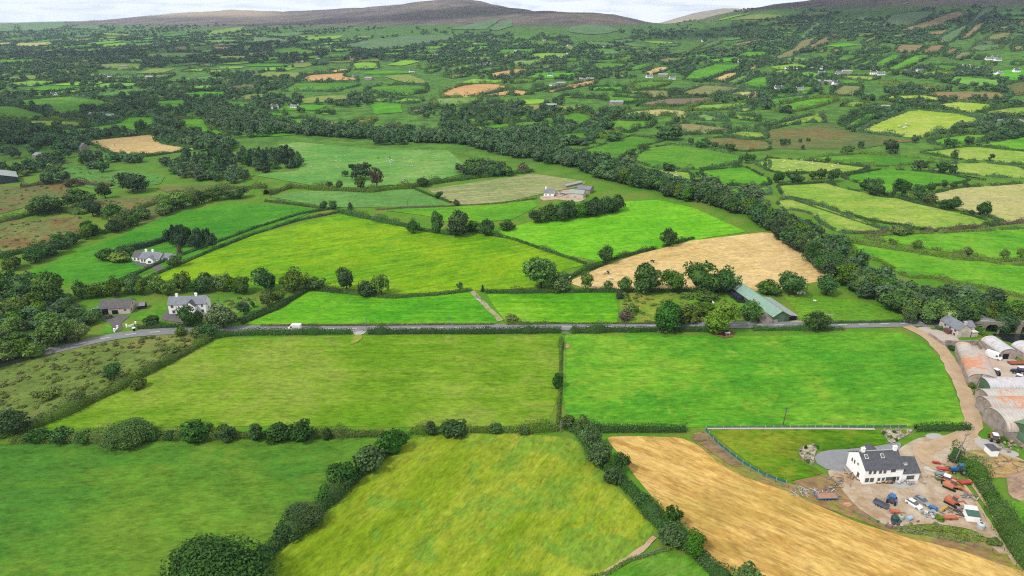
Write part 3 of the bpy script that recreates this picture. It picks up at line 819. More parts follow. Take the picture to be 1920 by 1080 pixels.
patch('forecourt', pz('1716,615 1740,612 1762,618 1770,625 1790,628 1800,640 1790,650 1765,640 1740,626'), plain('concrete_drive', C(200, 186, 176), .95, .05, 0, .15, .3), 0, 'concrete drive of the roadside cottage', 'drive')
patch('forecourt', pz('1452,611 1492,601 1515,604 1516,610'), MYARD, 0, 'dusty apron in front of the green roofed shed', 'apron')
patch('forecourt', pz('300,600 312,582 330,577 392,580 396,590 380,600 340,606'), MDARKTAR, 0, 'dark tarmac drive of the white farmhouse', 'drive')
patch('forecourt', pz('190,594 240,590 246,592 226,606 232,620 215,624 205,605 192,602'), MDARKTAR, 0, 'tarmac lane up to the pale barn', 'drive')
patch('forecourt', pz('246,492 300,497 312,504 302,512 280,503 258,498'), MDARKTAR, 0, 'dark drive of the white bungalow', 'drive')
patch('yard', pz('1010,370 1035,362 1062,356 1090,356 1100,372 1085,380 1040,374 1018,378'), MYARD, 0, 'pale yard of the farm behind the tree belt', 'yard')
# roads and paths
MROAD = plain('asphalt', C(138, 138, 140), .9, .15, 0, .14, .3)
MPAINT = plain('road_paint', (.55, .55, .53), .8, .2, 0, .1, 2)
MDIRT = plain('dirt_track', C(200, 172, 146), .95, .05, 0, .25, .3, C(178, 156, 120))
ROADPX = pz('-220,735 -60,696 50,668 94,659 139,648 194,635 250,626 305,622 389,619 480,617.5 600,617 700,616 830,615.5 960,614.5 1100,613.5 1250,611.5 1400,610 1500,610 1600,609 1700,607 1780,604 1850,601 1920,600.5 2050,603')
ro, RL = strip('road', ROADPX, 6.6, MROAD, 'grey country road crossing the whole valley floor', 'road', flat=True)
mk = []
acc = 0
for k in range(len(RL) - 1):
    pass
line, Ls = resample(RL, 1.0)
tanr = unit(np.gradient(line, axis=0)); norr = np.stack([-tanr[:, 1], tanr[:, 0]], 1)
Vm = []; Qm = []
for k0 in range(4, len(line) - 6, 9):
    for a in range(k0, k0 + 4):
        n0 = len(Vm)
        for kk, s in ((a, -1), (a + 1, -1), (a + 1, 1), (a, 1)):
            p = line[kk] + norr[kk] * s * .13
            Vm.append((p[0], p[1], .05 + .0042 * (NEARP[0] + 1) + .0008 * max(0, p[1] - 300) + .02))
        Qm.append((n0, n0 + 1, n0 + 2, n0 + 3))
om = bpy.data.objects.new('road_marking', mesh_np('road_marking', Vm, np.array(Qm), MPAINT)); link(om)
tag(om, 'white dashed centre line of the country road', 'road marking', None, 'structure')
strip('lane', pz('1700,612 1725,622 1752,640 1772,664 1790,695 1806,730 1818,765 1828,795 1822,812 1790,824 1745,836 1715,850 1745,872 1775,888'), 5.0, MDIRT, 'pale dirt lane from the road down to the farmhouse', 'lane', wob=.25)
strip('track', pz('1805,905 1835,950 1862,992 1886,1030 1905,1062'), .9, MDIRT, 'wheel rut of the grassy track beside the yard hedge', 'track', wob=.1)
strip('track', pz('1817,900 1847,945 1876,988 1900,1026 1918,1058'), .9, MDIRT, 'second wheel rut of the grassy track nearer the hedge', 'track', wob=.1)
strip('track', pz('884,545 893,556 912,575 928,590 940,602'), 2.6, plain('track_stone', C(178, 168, 140), .95, .05, 0, .3, .4, C(120, 140, 60)), 'stony farm track between two green fields', 'track', wob=.2)
strip('path', pz('1228,1008 1212,1024 1190,1042 1160,1058 1135,1074 1112,1095'), 1.3, MDIRT, 'narrow brown cattle path in the yellow green field', 'path', wob=.15)
strip('path', pz('1326,804.5 1440,804.5 1560,804.5 1640,805.5'), .9, plain('pale_path', C(214, 202, 184), .9, .1), 'pale edging path along the top of the lawn', 'path')
patch('forecourt', pz('660,619 672,618.5 690,622 676,631 662,629'), MGRAV, 0, 'grey gateway gap in the roadside hedge', 'gateway')
patch('forecourt', pz('78,662 96,655 103,660 92,668'), MGRAV, 0, 'pale lane mouth under the light green tree', 'lane')
# ------------------------------------------------------------------ the patchwork beyond: outlines read off enlarged quarters of the photo
NAMES = {'lime': 'lime green', 'mead': 'bright green', 'grn': 'mid green', 'dark': 'dark green', 'deep': 'deep green', 'pale': 'pale green', 'yel': 'yellow green', 'sulf': 'sunlit yellow green',
         'oliv': 'olive', 'tan': 'tan', 'orng': 'orange tan', 'plou': 'ploughed brown', 'rough': 'brown patched', 'brwn': 'brown', 'hgrn': 'muted green', 'bog': 'russet boggy', 'beige': 'beige', 'hay': 'pale mown'}
FARHEDGE = []
def zone(ox, oy, k, where, data, hh=2.2, hw=2.6, bush=.9):
    for ln in data.strip().split('\n'):
        key, rest = ln.strip().split('|')
        flags = key.split(); key = flags[0]
        poly = pz(rest.strip(), ox, oy, k)
        lb = '%s field %s' % (NAMES[key], where)
        o, E = field(key, poly, random.uniform(-15, 15), lb, st=.5 if key not in ('hay',) else 1.6, tu=.9 if key in ('rough', 'bog', 'oliv', 'brwn') else .3, group='fields ' + where, wob=.6)
        if 'n' not in flags: FARHEDGE.append((E, where, hh, hw, bush))
zone(0, 0, 4, 'in the left of the valley', '''
grn|40,765 540,725 800,760 940,795 800,820 650,832 480,872 390,862 360,818 150,786
grn|-60,800 120,800 300,850 400,882 300,896 -60,906
yel|-60,915 440,905 700,930 650,956 320,972 -60,1000
mead|320,988 650,962 900,925 935,882 1170,880 1172,972 1000,1000 750,1012 400,1035 340,1035
tan|640,1060 1150,1008 1160,1050 1240,1085 1500,1120 1080,1180 860,1160 700,1090
mead|1120,765 1390,750 1420,800 1380,830 1200,815
mead|1310,897 1550,895 1560,960 1710,1000 1690,1052 1500,1076 1470,1020 1380,970
grn|1570,768 1850,762 1920,782 1920,815 1740,832 1640,800
mead|1720,848 1920,826 1920,872 1760,872
grn|770,745 910,735 920,766 800,772
grn|1240,630 1450,656 1350,672 1240,662
pale|1150,567 1320,556 1250,592 1160,606
yel|640,492 900,478 1080,482 1050,530 830,526 650,502
grn|280,472 620,486 600,516 430,502
beige|510,460 740,455 640,476 510,476
grn|1170,442 1500,450 1400,472 1200,456
pale|1100,406 1340,400 1560,406 1400,440 1100,432
grn|400,427 530,425 500,446 400,442
grn|-20,418 70,420 60,442 -20,442
beige|-20,326 120,320 60,346 -20,342
beige|130,328 380,320 400,336 250,362 100,348
yel|760,252 1050,262 960,276 780,267
orng|1590,352 1740,360 1700,379 1590,372
oliv|1300,356 1400,350 1420,386 1310,386
pale|1820,346 1900,345 1870,391 1820,382
pale|1480,312 1700,300 1860,312 1600,331
yel n|1590,238 1830,200 1800,240 1560,266
yel|40,506 130,500 140,526 50,531
mead|930,602 1030,600 1000,622 910,617
pale|1480,487 1620,475 1600,501 1500,501
yel|1560,530 1720,525 1680,550 1570,555
yel|1690,560 1800,556 1770,575 1680,572
pale|1430,610 1590,605 1560,628 1460,625
pale|1640,615 1760,612 1720,632 1640,630
rough|1720,650 1920,630 1920,690 1740,680
grn|1800,692 1900,690 1890,706 1810,704
rough|1060,735 1180,730 1160,752 1070,755
hgrn n|130,180 250,168 400,166 500,202 330,232 180,237
hgrn n|-60,180 60,176 110,200 100,236 -60,236
hgrn n|600,192 760,200 740,222 540,216
pale|420,530 620,540 560,560 440,552
pale|0,560 90,556 80,580 0,584
pale|1000,370 1120,364 1100,382 1010,384
pale|820,362 900,358 860,374 800,372
hgrn|1150,340 1260,336 1200,352 1120,352
hgrn|560,272 700,266 660,284 540,286
pale|660,556 720,552 730,580 670,582
pale|840,600 920,596 900,618 850,616
''', 2.6, 3.2, 1.2)
zone(480, 0, 4, 'in the middle of the valley', '''
grn|130,372 290,360 500,396 400,416 130,406
hgrn n|650,346 950,290 1240,266 1490,270 1480,292 1300,330 1050,366 900,376 750,366
grn|550,442 640,430 660,456 560,461
orng|690,440 820,436 800,451 700,456
orng|290,620 390,568 670,550 660,580 760,590 765,612 600,618
tan|420,560 620,523 705,520 690,546 560,551
grn|190,686 290,626 770,622 775,646 660,666 600,692 400,686
grn|805,695 880,652 1100,641 1280,646 1290,690 1100,722 960,702
orng|1395,700 1540,646 1700,632 1850,640 1900,662 1680,716 1560,736 1390,731
orng|1680,722 1920,676 1920,706 1750,731
pale|1320,746 1500,736 1690,731 1680,756 1570,801 1370,806 1340,776
orng|1760,552 1920,526 1920,561 1850,571 1830,596 1760,591
grn|1210,501 1390,486 1360,511 1230,521
grn|1260,531 1390,511 1370,531 1300,556
oliv|1430,491 1590,471 1600,481 1440,501
pale|1410,521 1620,482 1630,511 1480,536
grn|1590,551 1700,516 1890,496 1850,521 1650,556
mead|80,908 340,890 400,900 560,945 640,940 800,976 790,991 450,966 200,932
tan n|345,896 560,906 600,940 540,941
oliv|715,930 800,896 910,896 830,941 740,946
oliv|1155,826 1260,821 1250,856 1160,861
pale|980,961 1080,951 1060,981 980,981
mead|1400,906 1760,882 1750,901 1480,931 1380,921
mead|1530,962 1920,922 1920,986 1700,1001
tan|1540,852 1840,811 1700,836 1560,856
mead|1610,862 1840,826 1830,851 1650,876
pale|990,1011 1280,1006 1180,1026 1020,1026
pale|440,852 600,846 560,866
mead|-20,832 230,852 220,871 -20,861
pale|870,742 1040,736 1000,766 880,766
oliv|940,456 1070,446 1050,466
rough|1550,830 1740,785 1920,765 1920,800 1700,820
hgrn n|1450,222 1640,180 1780,142 1830,150 1720,226
hgrn n|1740,230 1860,160 1920,150 1920,200 1800,235
grn|1560,410 1640,405 1640,420 1570,425
orng|1820,420 1920,414 1920,426 1830,430
pale|1300,470 1400,466 1380,482 1290,480
pale|840,400 960,392 900,410
pale|1840,460 1920,452 1920,472 1850,475
hgrn n|-20,282 160,290 280,318 -20,318
oliv|1400,570 1560,560 1600,575 1460,592
''', 2.6, 3.2, 1.2)
zone(960, 0, 4, 'in the right of the valley', '''
hgrn n|440,202 560,186 690,196 820,231 700,256 560,261 420,241
grn|0,272 200,266 130,301 10,306
grn|270,266 380,266 330,291 280,291
grn|170,312 350,316 340,336 190,351
pale|0,462 250,451 220,476 130,496 0,496
pale|130,498 330,492 300,511 160,516
grn|380,442 520,441 480,466 400,466
grn|330,516 440,491 500,496 410,526
grn|420,531 530,509 550,531 440,546
grn|570,492 640,473 860,481 860,496 760,521 620,516
grn|780,456 860,426 980,431 900,456 830,471
grn|600,441 740,421 800,421 760,446
mead|820,526 1000,476 1060,481 1030,516 900,531
grn|940,471 1050,449 1080,456 960,476
oliv|1070,461 1160,438 1340,441 1320,456 1200,476 1090,471
tan|980,551 1090,507 1190,506 1160,531 1040,566
mead|1280,602 1360,531 1520,486 1740,486 1720,511 1580,561 1440,611
tan|1480,606 1610,552 1720,549 1640,591 1560,626
tan|1740,521 1850,491 1830,521 1760,531
pale|1600,622 1720,571 1790,571 1740,611 1660,641
mead|1710,642 1800,592 1920,576 1920,661 1840,666 1780,656
grn|870,642 960,616 1200,616 1160,641 1000,676 940,671
oliv|1280,692 1440,642 1600,651 1760,671 1560,711 1480,726 1290,721
beige|1560,731 1700,691 1900,686 1750,736
oliv|760,692 1000,682 1180,682 1180,731 1050,746 1000,711
plou|930,800 990,771 1180,741 1570,736 1580,746 1480,781 1180,801
mead|340,732 480,716 560,731 700,726 1040,746 960,771 820,781 650,741
orng|240,691 450,636 630,601 630,626 400,676 290,696
orng|0,676 100,686 170,706 0,721
orng|0,521 120,526 60,561 0,566
grn|160,662 240,656 290,656 180,691
grn|0,602 160,591 170,611 0,631
yel|640,827 870,816 880,831 760,851
beige|800,876 880,842 1100,821 1310,836 1310,881 1240,901 1200,861 1010,881 980,861
grn|290,882 500,846 620,881 590,911 560,946 440,956 360,901
grn|0,927 120,911 390,946 300,966 0,991
grn|650,952 740,906 1080,911 1030,961 960,956 880,1001 780,981
oliv|1150,942 1300,926 1640,966 1610,1001 1250,1011 1240,971
pale|1330,892 1440,856 1560,891 1640,911 1380,901
yel|1590,1012 1720,981 1900,1001 1920,1041 1760,1056 1620,1031
mead|1820,962 1920,941 1920,986 1850,976
grn|230,1042 430,1001 640,986 690,1001 560,1061 350,1082
pale|640,1042 740,1001 820,1001 760,1031
mead|1510,412 1670,401 1620,426 1540,426
mead|1680,422 1740,396 1920,391 1920,421 1700,436
grn|1720,376 1920,356 1920,376 1740,386
hgrn|1350,382 1500,312 1590,306 1560,331 1430,371
grn|1460,376 1590,363 1540,386
brwn|1600,342 1880,292 1880,311 1690,351
hgrn|1480,282 1540,271 1520,291
hgrn|1540,276 1680,251 1640,266
hgrn|1740,267 1880,226 1850,261 1770,276
hgrn|1480,222 1600,211 1580,231
hgrn|1700,235 1780,220 1760,245 1690,250
hgrn|760,310 900,292 920,312 780,330
hgrn|1100,340 1260,330 1240,350 1110,356
grn|1030,375 1180,368 1140,388 1040,388
hgrn|1650,200 1720,185 1700,205 1640,212
tan|610,580 720,555 700,575 640,590
oliv|780,565 860,560 840,590 790,590
grn|1320,392 1440,385 1420,402 1330,404
yel|1690,815 1820,812 1790,835 1700,840
pale|150,845 250,838 200,868 140,868
mead|180,640 260,640 200,655 150,655
yel|1640,860 1860,885 1840,915 1640,885
grn|550,560 680,540 640,560 560,585
''', 2.4, 3.0, 1.3)
zone(1440, 0, 4, 'on the right hillside', '''
hgrn n|245,292 290,232 350,162 410,152 390,182 330,232 260,297
oliv|0,452 180,372 240,312 390,269 370,302 230,402 150,442
hgrn|820,207 930,112 1100,92 1260,82 1230,112 1100,192 1000,212 900,197
oliv|790,232 910,212 880,237
hgrn|660,407 800,322 930,242 1000,214 1160,152 1120,192 990,222 860,302 800,352 730,402
oliv|690,322 860,252 840,282 720,332
oliv|920,272 1050,252 1040,277 940,287
grn|510,452 560,417 680,417 630,457 550,467
grn|640,502 830,417 860,422 800,462 700,512
grn|490,512 660,442 780,417 700,452 560,512
mead|770,492 930,412 1050,412 960,452 860,512
mead|860,532 1100,417 1240,417 1100,482 1000,532
brwn|940,392 980,342 1190,342 1150,372 1100,402
brwn|1150,402 1220,344 1350,342 1300,382 1250,407
brwn|1300,407 1370,367 1440,367 1390,412
hgrn|1280,327 1290,282 1500,182 1610,62 1720,52 1640,112 1500,202 1390,312 1300,332
brwn|1430,302 1550,192 1650,152 1600,212 1500,292
oliv|1610,312 1680,262 1830,242 1810,282 1740,302
oliv|1730,212 1840,187 1840,217 1720,237
hgrn|1500,377 1560,342 1740,342 1760,362 1600,387
oliv|1370,447 1440,397 1540,392 1520,422 1450,452
grn|1830,472 1920,462 1920,492 1830,492
oliv|1590,482 1720,472 1680,502
grn|1200,492 1300,487 1440,502 1430,537 1250,522
yel|30,542 110,527 180,537 130,572
yel|470,572 700,572 860,587 800,602 640,602
mead|470,602 640,602 730,617 560,642
mead|110,642 200,607 260,612 180,642
mead|200,662 370,652 310,712 200,717
oliv|470,702 560,642 710,652 690,702 640,722 480,722
sulf|820,757 900,722 1180,717 1360,752 1200,767 1050,767 880,762
mead|30,802 330,742 500,737 520,752 380,802 180,842 40,837
mead|0,747 280,717 290,737 40,792 20,772
yel|540,802 610,762 760,772 640,807
yel|690,812 790,777 960,792 900,812 800,817
sulf|1230,792 1420,767 1700,787 1740,807 1600,842 1480,852 1340,832
sulf|680,982 940,872 1100,827 1400,852 1600,892 1560,932 1430,962 1390,987 1200,1012 1150,1042 900,1017 760,1002
yel|1590,842 1850,807 1980,800 1980,882 1850,872 1740,882
grn|530,922 700,832 780,832 640,892 540,942
grn|540,952 740,857 900,842 800,882 650,962
yel|0,952 380,852 400,872 440,922 300,917 0,972
oliv|820,627 860,612 1300,667 1250,692 1000,642
bog n|1180,712 1280,692 1720,697 1800,742 1500,752 1300,732
rough|1750,652 1850,622 1980,610 1980,702 1850,722 1780,682
rough n|0,987 480,932 620,992 860,1022 1100,1062 900,1082 700,1120 0,1120
mead|1190,1062 1460,1007 1740,1022 1560,1072 1280,1092
mead|1730,987 1980,968 1980,1002 1800,1012
pale|100,452 200,430 330,445 280,470
oliv|350,395 440,360 420,395
oliv|470,400 500,370 550,368 540,400
hgrn|430,330 530,296 510,320
hgrn|580,310 660,292 640,310
grn|560,408 600,388 680,388 650,412
hgrn|760,372 860,352 920,355 880,375
grn|740,402 880,380 920,382 860,404
brwn n|1160,262 1350,225 1300,262
brwn n|1000,230 1180,170 1420,90 1500,110 1330,180 1180,225
brwn n|270,370 400,300 500,250 520,262 420,330 330,372
hgrn n|640,160 700,120 760,120 720,160
oliv|1830,300 1920,268 1920,300
oliv|1820,360 1920,340 1920,380 1840,390
oliv|1580,450 1640,420 1640,445
grn|370,540 470,528 560,545 420,560
yel|870,545 1000,540 1100,552 900,560
hgrn|1540,330 1600,310 1700,312 1720,332
brwn|1880,160 1920,150 1920,200 1880,205
brwn|1690,180 1760,140 1760,175
''', 2.2, 3.0, 1.2)
zone(1440, 240, 3.6, 'on the right beyond the river trees', '''
grn|270,205 480,186 650,176 900,196 1240,226 1100,236 900,251 760,263 600,246 420,231
yel|-20,205 180,216 430,241 690,271 600,296 470,316 400,301 100,311 -20,285
mead|490,331 770,279 980,291 1250,321 1370,351 1280,376 1130,391 1070,411 880,361 840,466 790,461 750,381 600,371
yel|1070,291 1250,241 1450,236 1690,261 1760,291 1760,341 1500,331 1330,311 1160,301
yel|1020,166 1200,146 1360,126 1780,168 1780,258 1500,226 1260,211
grn|1090,81 1380,46 1600,61 1250,131 1180,126
mead|1400,121 1800,50 1800,165
yel|60,392 400,371 500,411 620,431 760,471 860,471 1000,511 1180,551 1350,591 1570,651 1300,681 1000,691 900,661 700,631 440,551 250,491 100,461
yel|60,502 120,477 350,527 560,602 700,652 800,687 790,707 600,712 480,712 360,642 280,572 90,542
beige|1085,452 1290,406 1780,372 1780,636 1590,636 1450,591 1300,561 1180,521 1120,501
mead|640,742 830,722 1200,711 1780,678 1780,892 1560,902 1430,882 1300,852 1050,812 800,772
mead|420,752 640,782 850,812 1200,872 1430,892 1530,917 1780,935 1900,960 2000,1180 1800,1170 1660,1130 1500,1090 1300,1062 1100,1012 940,1012 760,902 600,862 560,802
''', 1.7, 2.2, .8)
zone(960, 240, 3.6, 'on the far bank of the river trees', '''
grn|320,191 560,131 800,56 1040,81 900,121 770,171 690,261 560,251 430,231
grn|810,221 900,141 1100,111 1300,141 1550,191 1540,241 1250,281 1090,281 960,271
yel|800,266 900,286 1200,301 1220,331 1200,401 1020,371 980,341
mead|1270,291 1570,263 1700,331 1740,352 1740,388 1400,391 1390,351 1290,331
mead|1430,417 1740,402 1740,452 1540,452 1530,481 1440,441
yel|1625,231 1740,221 1740,291
rough|1300,76 1440,66 1740,96 1740,151 1550,161 1360,121
''', 1.8, 2.4, .9)
# more small fields squeezed between the others, as the patchwork has no end
BX = []
def boxes():
    for E in FXY[len(BX):]:
        BX.append((E[::max(1, len(E) // 24)], (E[:, 0].min(), E[:, 0].max(), E[:, 1].min(), E[:, 1].max())))
    return BX
def small_fields(n):
    rng = np.random.default_rng(77); made = 0; tries = 0
    while made < n and tries < 15000:
        tries += 1
        Y = math.exp(rng.uniform(math.log(760), math.log(3300))); s = rng.uniform(-.8, .8); x = s * Y
        z = float(tz(x, Y))
        if z > (125 if s > .3 else 42): continue
        w = rng.uniform(34, 95) * (1 + Y / 5000); d = rng.uniform(34, 100) * (1 + Y / 2600); a = rng.uniform(-.35, .35) + (.5 if s > .15 else 0)
        q = []
        for i, j in ((-1, -1), (0, -1.05), (1, -1), (1.04, 0), (1, 1), (0, 1.03), (-1, 1), (-1.05, 0)):
            px_, py_ = i * w / 2 + rng.normal() * w * .07 + j * w * .2 * (s > .15), j * d / 2 + rng.normal() * d * .06
            q.append((x + px_ * cos(a) - py_ * sin(a), Y + px_ * sin(a) + py_ * cos(a)))
        Q_ = np.array(q); T_ = np.concatenate([(Q_ - [x, Y]) * f + [x, Y] for f in (1.12, .6, .01)])
        bad = False
        for E, b_ in boxes():
            if b_[0] > x + w or b_[1] < x - w or b_[2] > Y + d or b_[3] < Y - d: continue
            if inpoly(T_, E).any() or inpoly(E, (Q_ - [x, Y]) * 1.1 + [x, Y]).any(): bad = True; break
        if bad: continue
        far = Y > 1900
        keys = ['pale', 'hgrn', 'grn', 'oliv', 'yel'] if far or s < 0 else ['mead', 'grn', 'yel', 'pale', 'oliv', 'grn']
        key = keys[rng.integers(len(keys))]
        o, E = patch('field', [tuple(p) for p in Q_], MF, rng.uniform(-.3, .3), 'small %s field among the woods of the far valley' % NAMES[key], 'field', 'small fields of the far valley', 'structure', .5, 0, False)
        c = PAL[key]; o['c1'] = C(*c[0]); o['c2'] = C(*c[1]); o['c3'] = C(*c[2]); o['st'] = .4; o['tu'] = .4
        FXY.append(E); made += 1
        if made % 3 == 0: FARHEDGE.append((E, 'among the far woods', 2.4, 3.0, 1.2))
    print('SMALL FIELDS', made)
small_fields(270)
for E, where, hh, hw, bush in FARHEDGE:
    dist = float(np.mean(E[:, 1]))
    W_ = [tuple(p) for p in E[::2]] + [tuple(E[0])]
    per = float(np.sum(np.linalg.norm(np.diff(np.array(W_), axis=0), axis=1)))
    k = 1.0
    if dist > 700: hh = hh * 1.5; hw *= 1.5
    hedge(None, hh, hw, random.choice(['dark', 'dark', 'oliv', 'blue']), 'scrubby hedge with small trees round a field ' + where, 'field hedges ' + where, bush=bush, gap=.9, world=W_, dens=.8)
# ------------------------------------------------------------------ hedges of the foreground
def hg(s, h, w, label, **kw): return hedge(pz(s), h, w, kw.pop('col', 'dark'), label, **kw)
hg('395,633 440,628 480,626.5 560,626 658,625', 2.3, 2.8, 'thick dark hedge under the road on the side of the white van', bush=.3)
hg('690,625 800,624.5 900,624 960,623.5 1050,622.5', 2.3, 2.8, 'dark roadside hedge between the field gateway and the field boundary hedge', bush=.2)
hg('1056,622.5 1120,622 1240,620.5 1335,620', 2.0, 2.6, 'dark roadside hedge along the top of the bright meadow', bush=.4, gap=.3)
hg('1412,619 1455,618.5 1520,618', 1.8, 2.2, 'short roadside hedge opposite the green roofed shed', bush=.3)
hg('1535,618 1560,618 1580,618', 1.6, 2.0, 'short hedge stub beside the round dark roadside tree')
hg('490,612 600,611.5 700,611 800,610 880,609.5 925,609', 1.0, 1.1, 'low brown verge hedge behind the white van', col='brown')
hg('952,609 1050,608 1160,608 1240,607', 1.0, 1.1, 'low verge hedge below the square bright green field', col='oliv', bush=.2)
hg('1548,607 1600,606 1650,605 1692,604', 1.3, 1.4, 'clipped verge hedge below the small pasture')
hg('392,636 340,668 270,703 200,740 120,777 60,803 -10,822 -90,838', 2.4, 4.2, 'wide tangled hedge down the edge of the rough pasture', bush=.9, col='oliv')
hg('25,829 150,826 250,824 330,822', 2.6, 3.2, 'low hedge line under the big bushes at the lower left', bush=.3, col='oliv')
hg('330,822 450,820 600,818 718,816', 2.0, 2.6, 'thin hedge line between the mown field and the dark grazing field', bush=.8, col='oliv')
hg('770,811 860,810 960,808 1046,806', 1.6, 2.2, 'thin hedge line at the top of the yellow green field', bush=.6, col='oliv')
hg('757,818 725,842 690,872 655,907 610,948 570,986 530,1014 490,1048 472,1080 430,1150', 2.6, 4.0, 'long leafy hedge climbing between the two nearest green fields', bush=1.2)
hg('1062,800 1085,812 1110,850 1140,882 1180,917 1215,957 1240,987 1285,1022 1320,1052 1360,1092 1420,1160', 2.2, 3.6, 'long leafy hedge along the left side of the straw field', bush=1.0)
hg('1092,807 1140,808 1200,808 1285,808', 2.4, 2.8, 'dense hedge between the bright meadow and the straw field', bush=.2)
hg('1716,807 1750,806 1790,806 1816,804', 2.2, 2.6, 'neatly clipped dark hedge at the corner of the meadow and the lane')
hg('1052,636 1051,680 1050,730 1046,798', 1.2, 1.3, 'thin hedge dividing the two large fields below the road', col='oliv', bush=.3)
hg('1100,1088 1140,1075 1180,1052 1220,1040 1255,1030', .9, 1.1, 'low hedge bank between the cattle path and the corner field', col='oliv')
hg('1782,858 1800,864', 2.8, 3.5, 'dark garden hedge at the foot of the yard pole', bush=1)
hg('1806,876 1830,890 1846,918 1866,950 1886,984 1906,1018 1930,1055 1960,1090', 2.6, 4.4, 'tall overgrown hedge beside the grassy track', bush=1.8, col='mid')
hg('235,540 330,500 400,469 480,438 560,414 640,398', 1.7, 1.8, 'clipped hedge on the near side of the bungalow lane')
hg('180,545 240,522 300,494 400,458 480,428 560,403 628,391', 1.7, 1.6, 'clipped hedge on the far side of the bungalow lane')
hg('640,399 720,417 800,434 845,441', 2.2, 3.2, 'bushy hedge at the top of the large lime green field', bush=1.1)
hg('845,441 880,433 915,440', 2.2, 3.0, 'bushy hedge under the pair of round field trees', bush=.6)
hg('915,441 960,449 1030,473 1098,496', 1.6, 1.8, 'thin hedge between the lime green field and the field below the river trees', bush=.25)
hg('1135,495 1100,508 1066,522 1040,534', 2.2, 2.6, 'dark hedge at the lower left corner of the stubble field', bush=.5)
hg('1135,491 1190,476 1240,464 1300,448', 1.5, 2.0, 'hedge along the top of the tan stubble field', bush=.6, gap=.5)
hg('640,549 700,556 740,559 820,553 884,546', 1.8, 2.2, 'hedge above the narrow field beside the road')
hg('912,549 1000,549 1080,548 1160,547 1260,547 1380,547', 1.9, 2.2, 'hedge under the row of tall trees along the stubble field', bush=.5)
hg('640,549 580,543 520,579 455,607', 1.9, 2.4, 'curved hedge at the left end of the narrow roadside field', bush=.4)
hg('705,394 760,390 850,387 930,383 1005,373', 1.0, 1.4, 'thin earth bank hedge above the row of hedge trees', col='brown')
hg('498,378 560,385 615,393', 1.6, 2.2, 'hedge at the left tip of the pale wedge field', bush=.4)
hg('775,353 805,366 845,380', 1.4, 2.0, 'short hedge at the left end of the hay field')
hg('500,366 545,352 620,357 690,361 770,352 800,346', 2.6, 4.5, 'bushy brownish hedge below the wide sheep pasture', bush=1.2, col='oliv')
hg('800,346 860,338 920,331 1000,322', 2.6, 4.2, 'bushy hedge above the hay field', bush=1)
hg('258,616 300,615 340,614 384,613', 1.9, 1.7, 'clipped dark garden hedge in front of the white farmhouse', col='dark')
hg('395,607 440,604 500,580', 1.5, 1.6, 'low hedge beside the garden of the white farmhouse')
hg('200,489 230,474 270,465 310,452', 3.6, 3.8, 'tall dark garden hedge behind the white bungalow', col='pine')
hg('-30,425 40,408 100,392 150,402', 2.0, 4, 'scrubby hedge between the two rushy pastures at the left', bush=1, col='oliv')
hg('150,403 180,396 240,430 170,440', 2.0, 4, 'bramble hedge round the corner of the rushy pasture', bush=.8, col='oliv')
hg('-30,488 60,471 120,455 180,437', 2.4, 4.5, 'overgrown hedge below the brown rushy pasture', bush=1.2)
hg('40,352 110,342 150,345 210,350', 2.2, 4, 'thorny hedge near the dark barn at the left edge', bush=1, col='brown')
hg('230,405 330,368 420,356 500,352', 2.4, 4, 'overgrown hedge along the top of the deep green field', bush=1, col='oliv')
hg('1170,552 1185,580 1178,602', 1.2, 3, 'low scrub at the edge of the weedy paddock', bush=.8, col='oliv', gap=1)
hg('1560,449 1620,460 1700,472 1790,487', 1.8, 3.0, 'thick hedge of scrub dividing the two fields right of the river trees', bush=.7, col='oliv')
hg('1800,488 1850,490 1880,497', 1.6, 2.4, 'hedge stub below two lone thorn trees', bush=.5, col='oliv')
hg('1475,372 1560,400 1620,420 1668,435', 1.0, 1.3, 'thin hedge between the two yellow green fields right of the river', bush=.2)
hg('1600,438 1700,438 1800,430 1930,416', 1.6, 2.4, 'scrubby hedge below the pale beige field', bush=.7, col='brown')
# ------------------------------------------------------------------ trees and bushes
def T(lst, label, kind='broad', col='mid', group=None, name='tree', zn=None):
    for t in lst:
        u, v, h, w = t[:4]
        if zn: u, v, h, w = zn[0] + u / zn[2], zn[1] + v / zn[2], h / zn[2], w / zn[2]
        tree(u, v, h, w, t[4] if len(t) > 4 else kind, t[5] if len(t) > 5 else col, label, group, name)
def inpx(n, poly, rng, mind):
    """n points inside a ground outline given in photo pixels, spread out"""
    Wp = [g(*p)[:2] for p in poly]; a = np.array(Wp); out = []
    lo, hi = a.min(0), a.max(0)
    for _ in range(40):
        B = lo + (hi - lo) * rng.random((n * 4, 2)); B = B[inpoly(B, Wp)]
        for p in B:
            if len(out) >= n: return out
            if mind > 1 and out:
                O = np.array(out)
                if (((O - p) ** 2).sum(1) < mind * mind).any(): continue
            out.append(p)
    return out
def grove(poly, n, hr, wr, label, group, kinds=('broad',), cols=('mid', 'dark'), mind=5.5, seed=1):
    rng = np.random.default_rng(seed)
    for p in inpx(n, poly, rng, mind):
        tree(0, 0, rng.uniform(*hr), rng.uniform(*wr), kinds[rng.integers(len(kinds))], cols[rng.integers(len(cols))], label, group, 'tree', (p[0], p[1], float(tz(*p))))
FILL = []
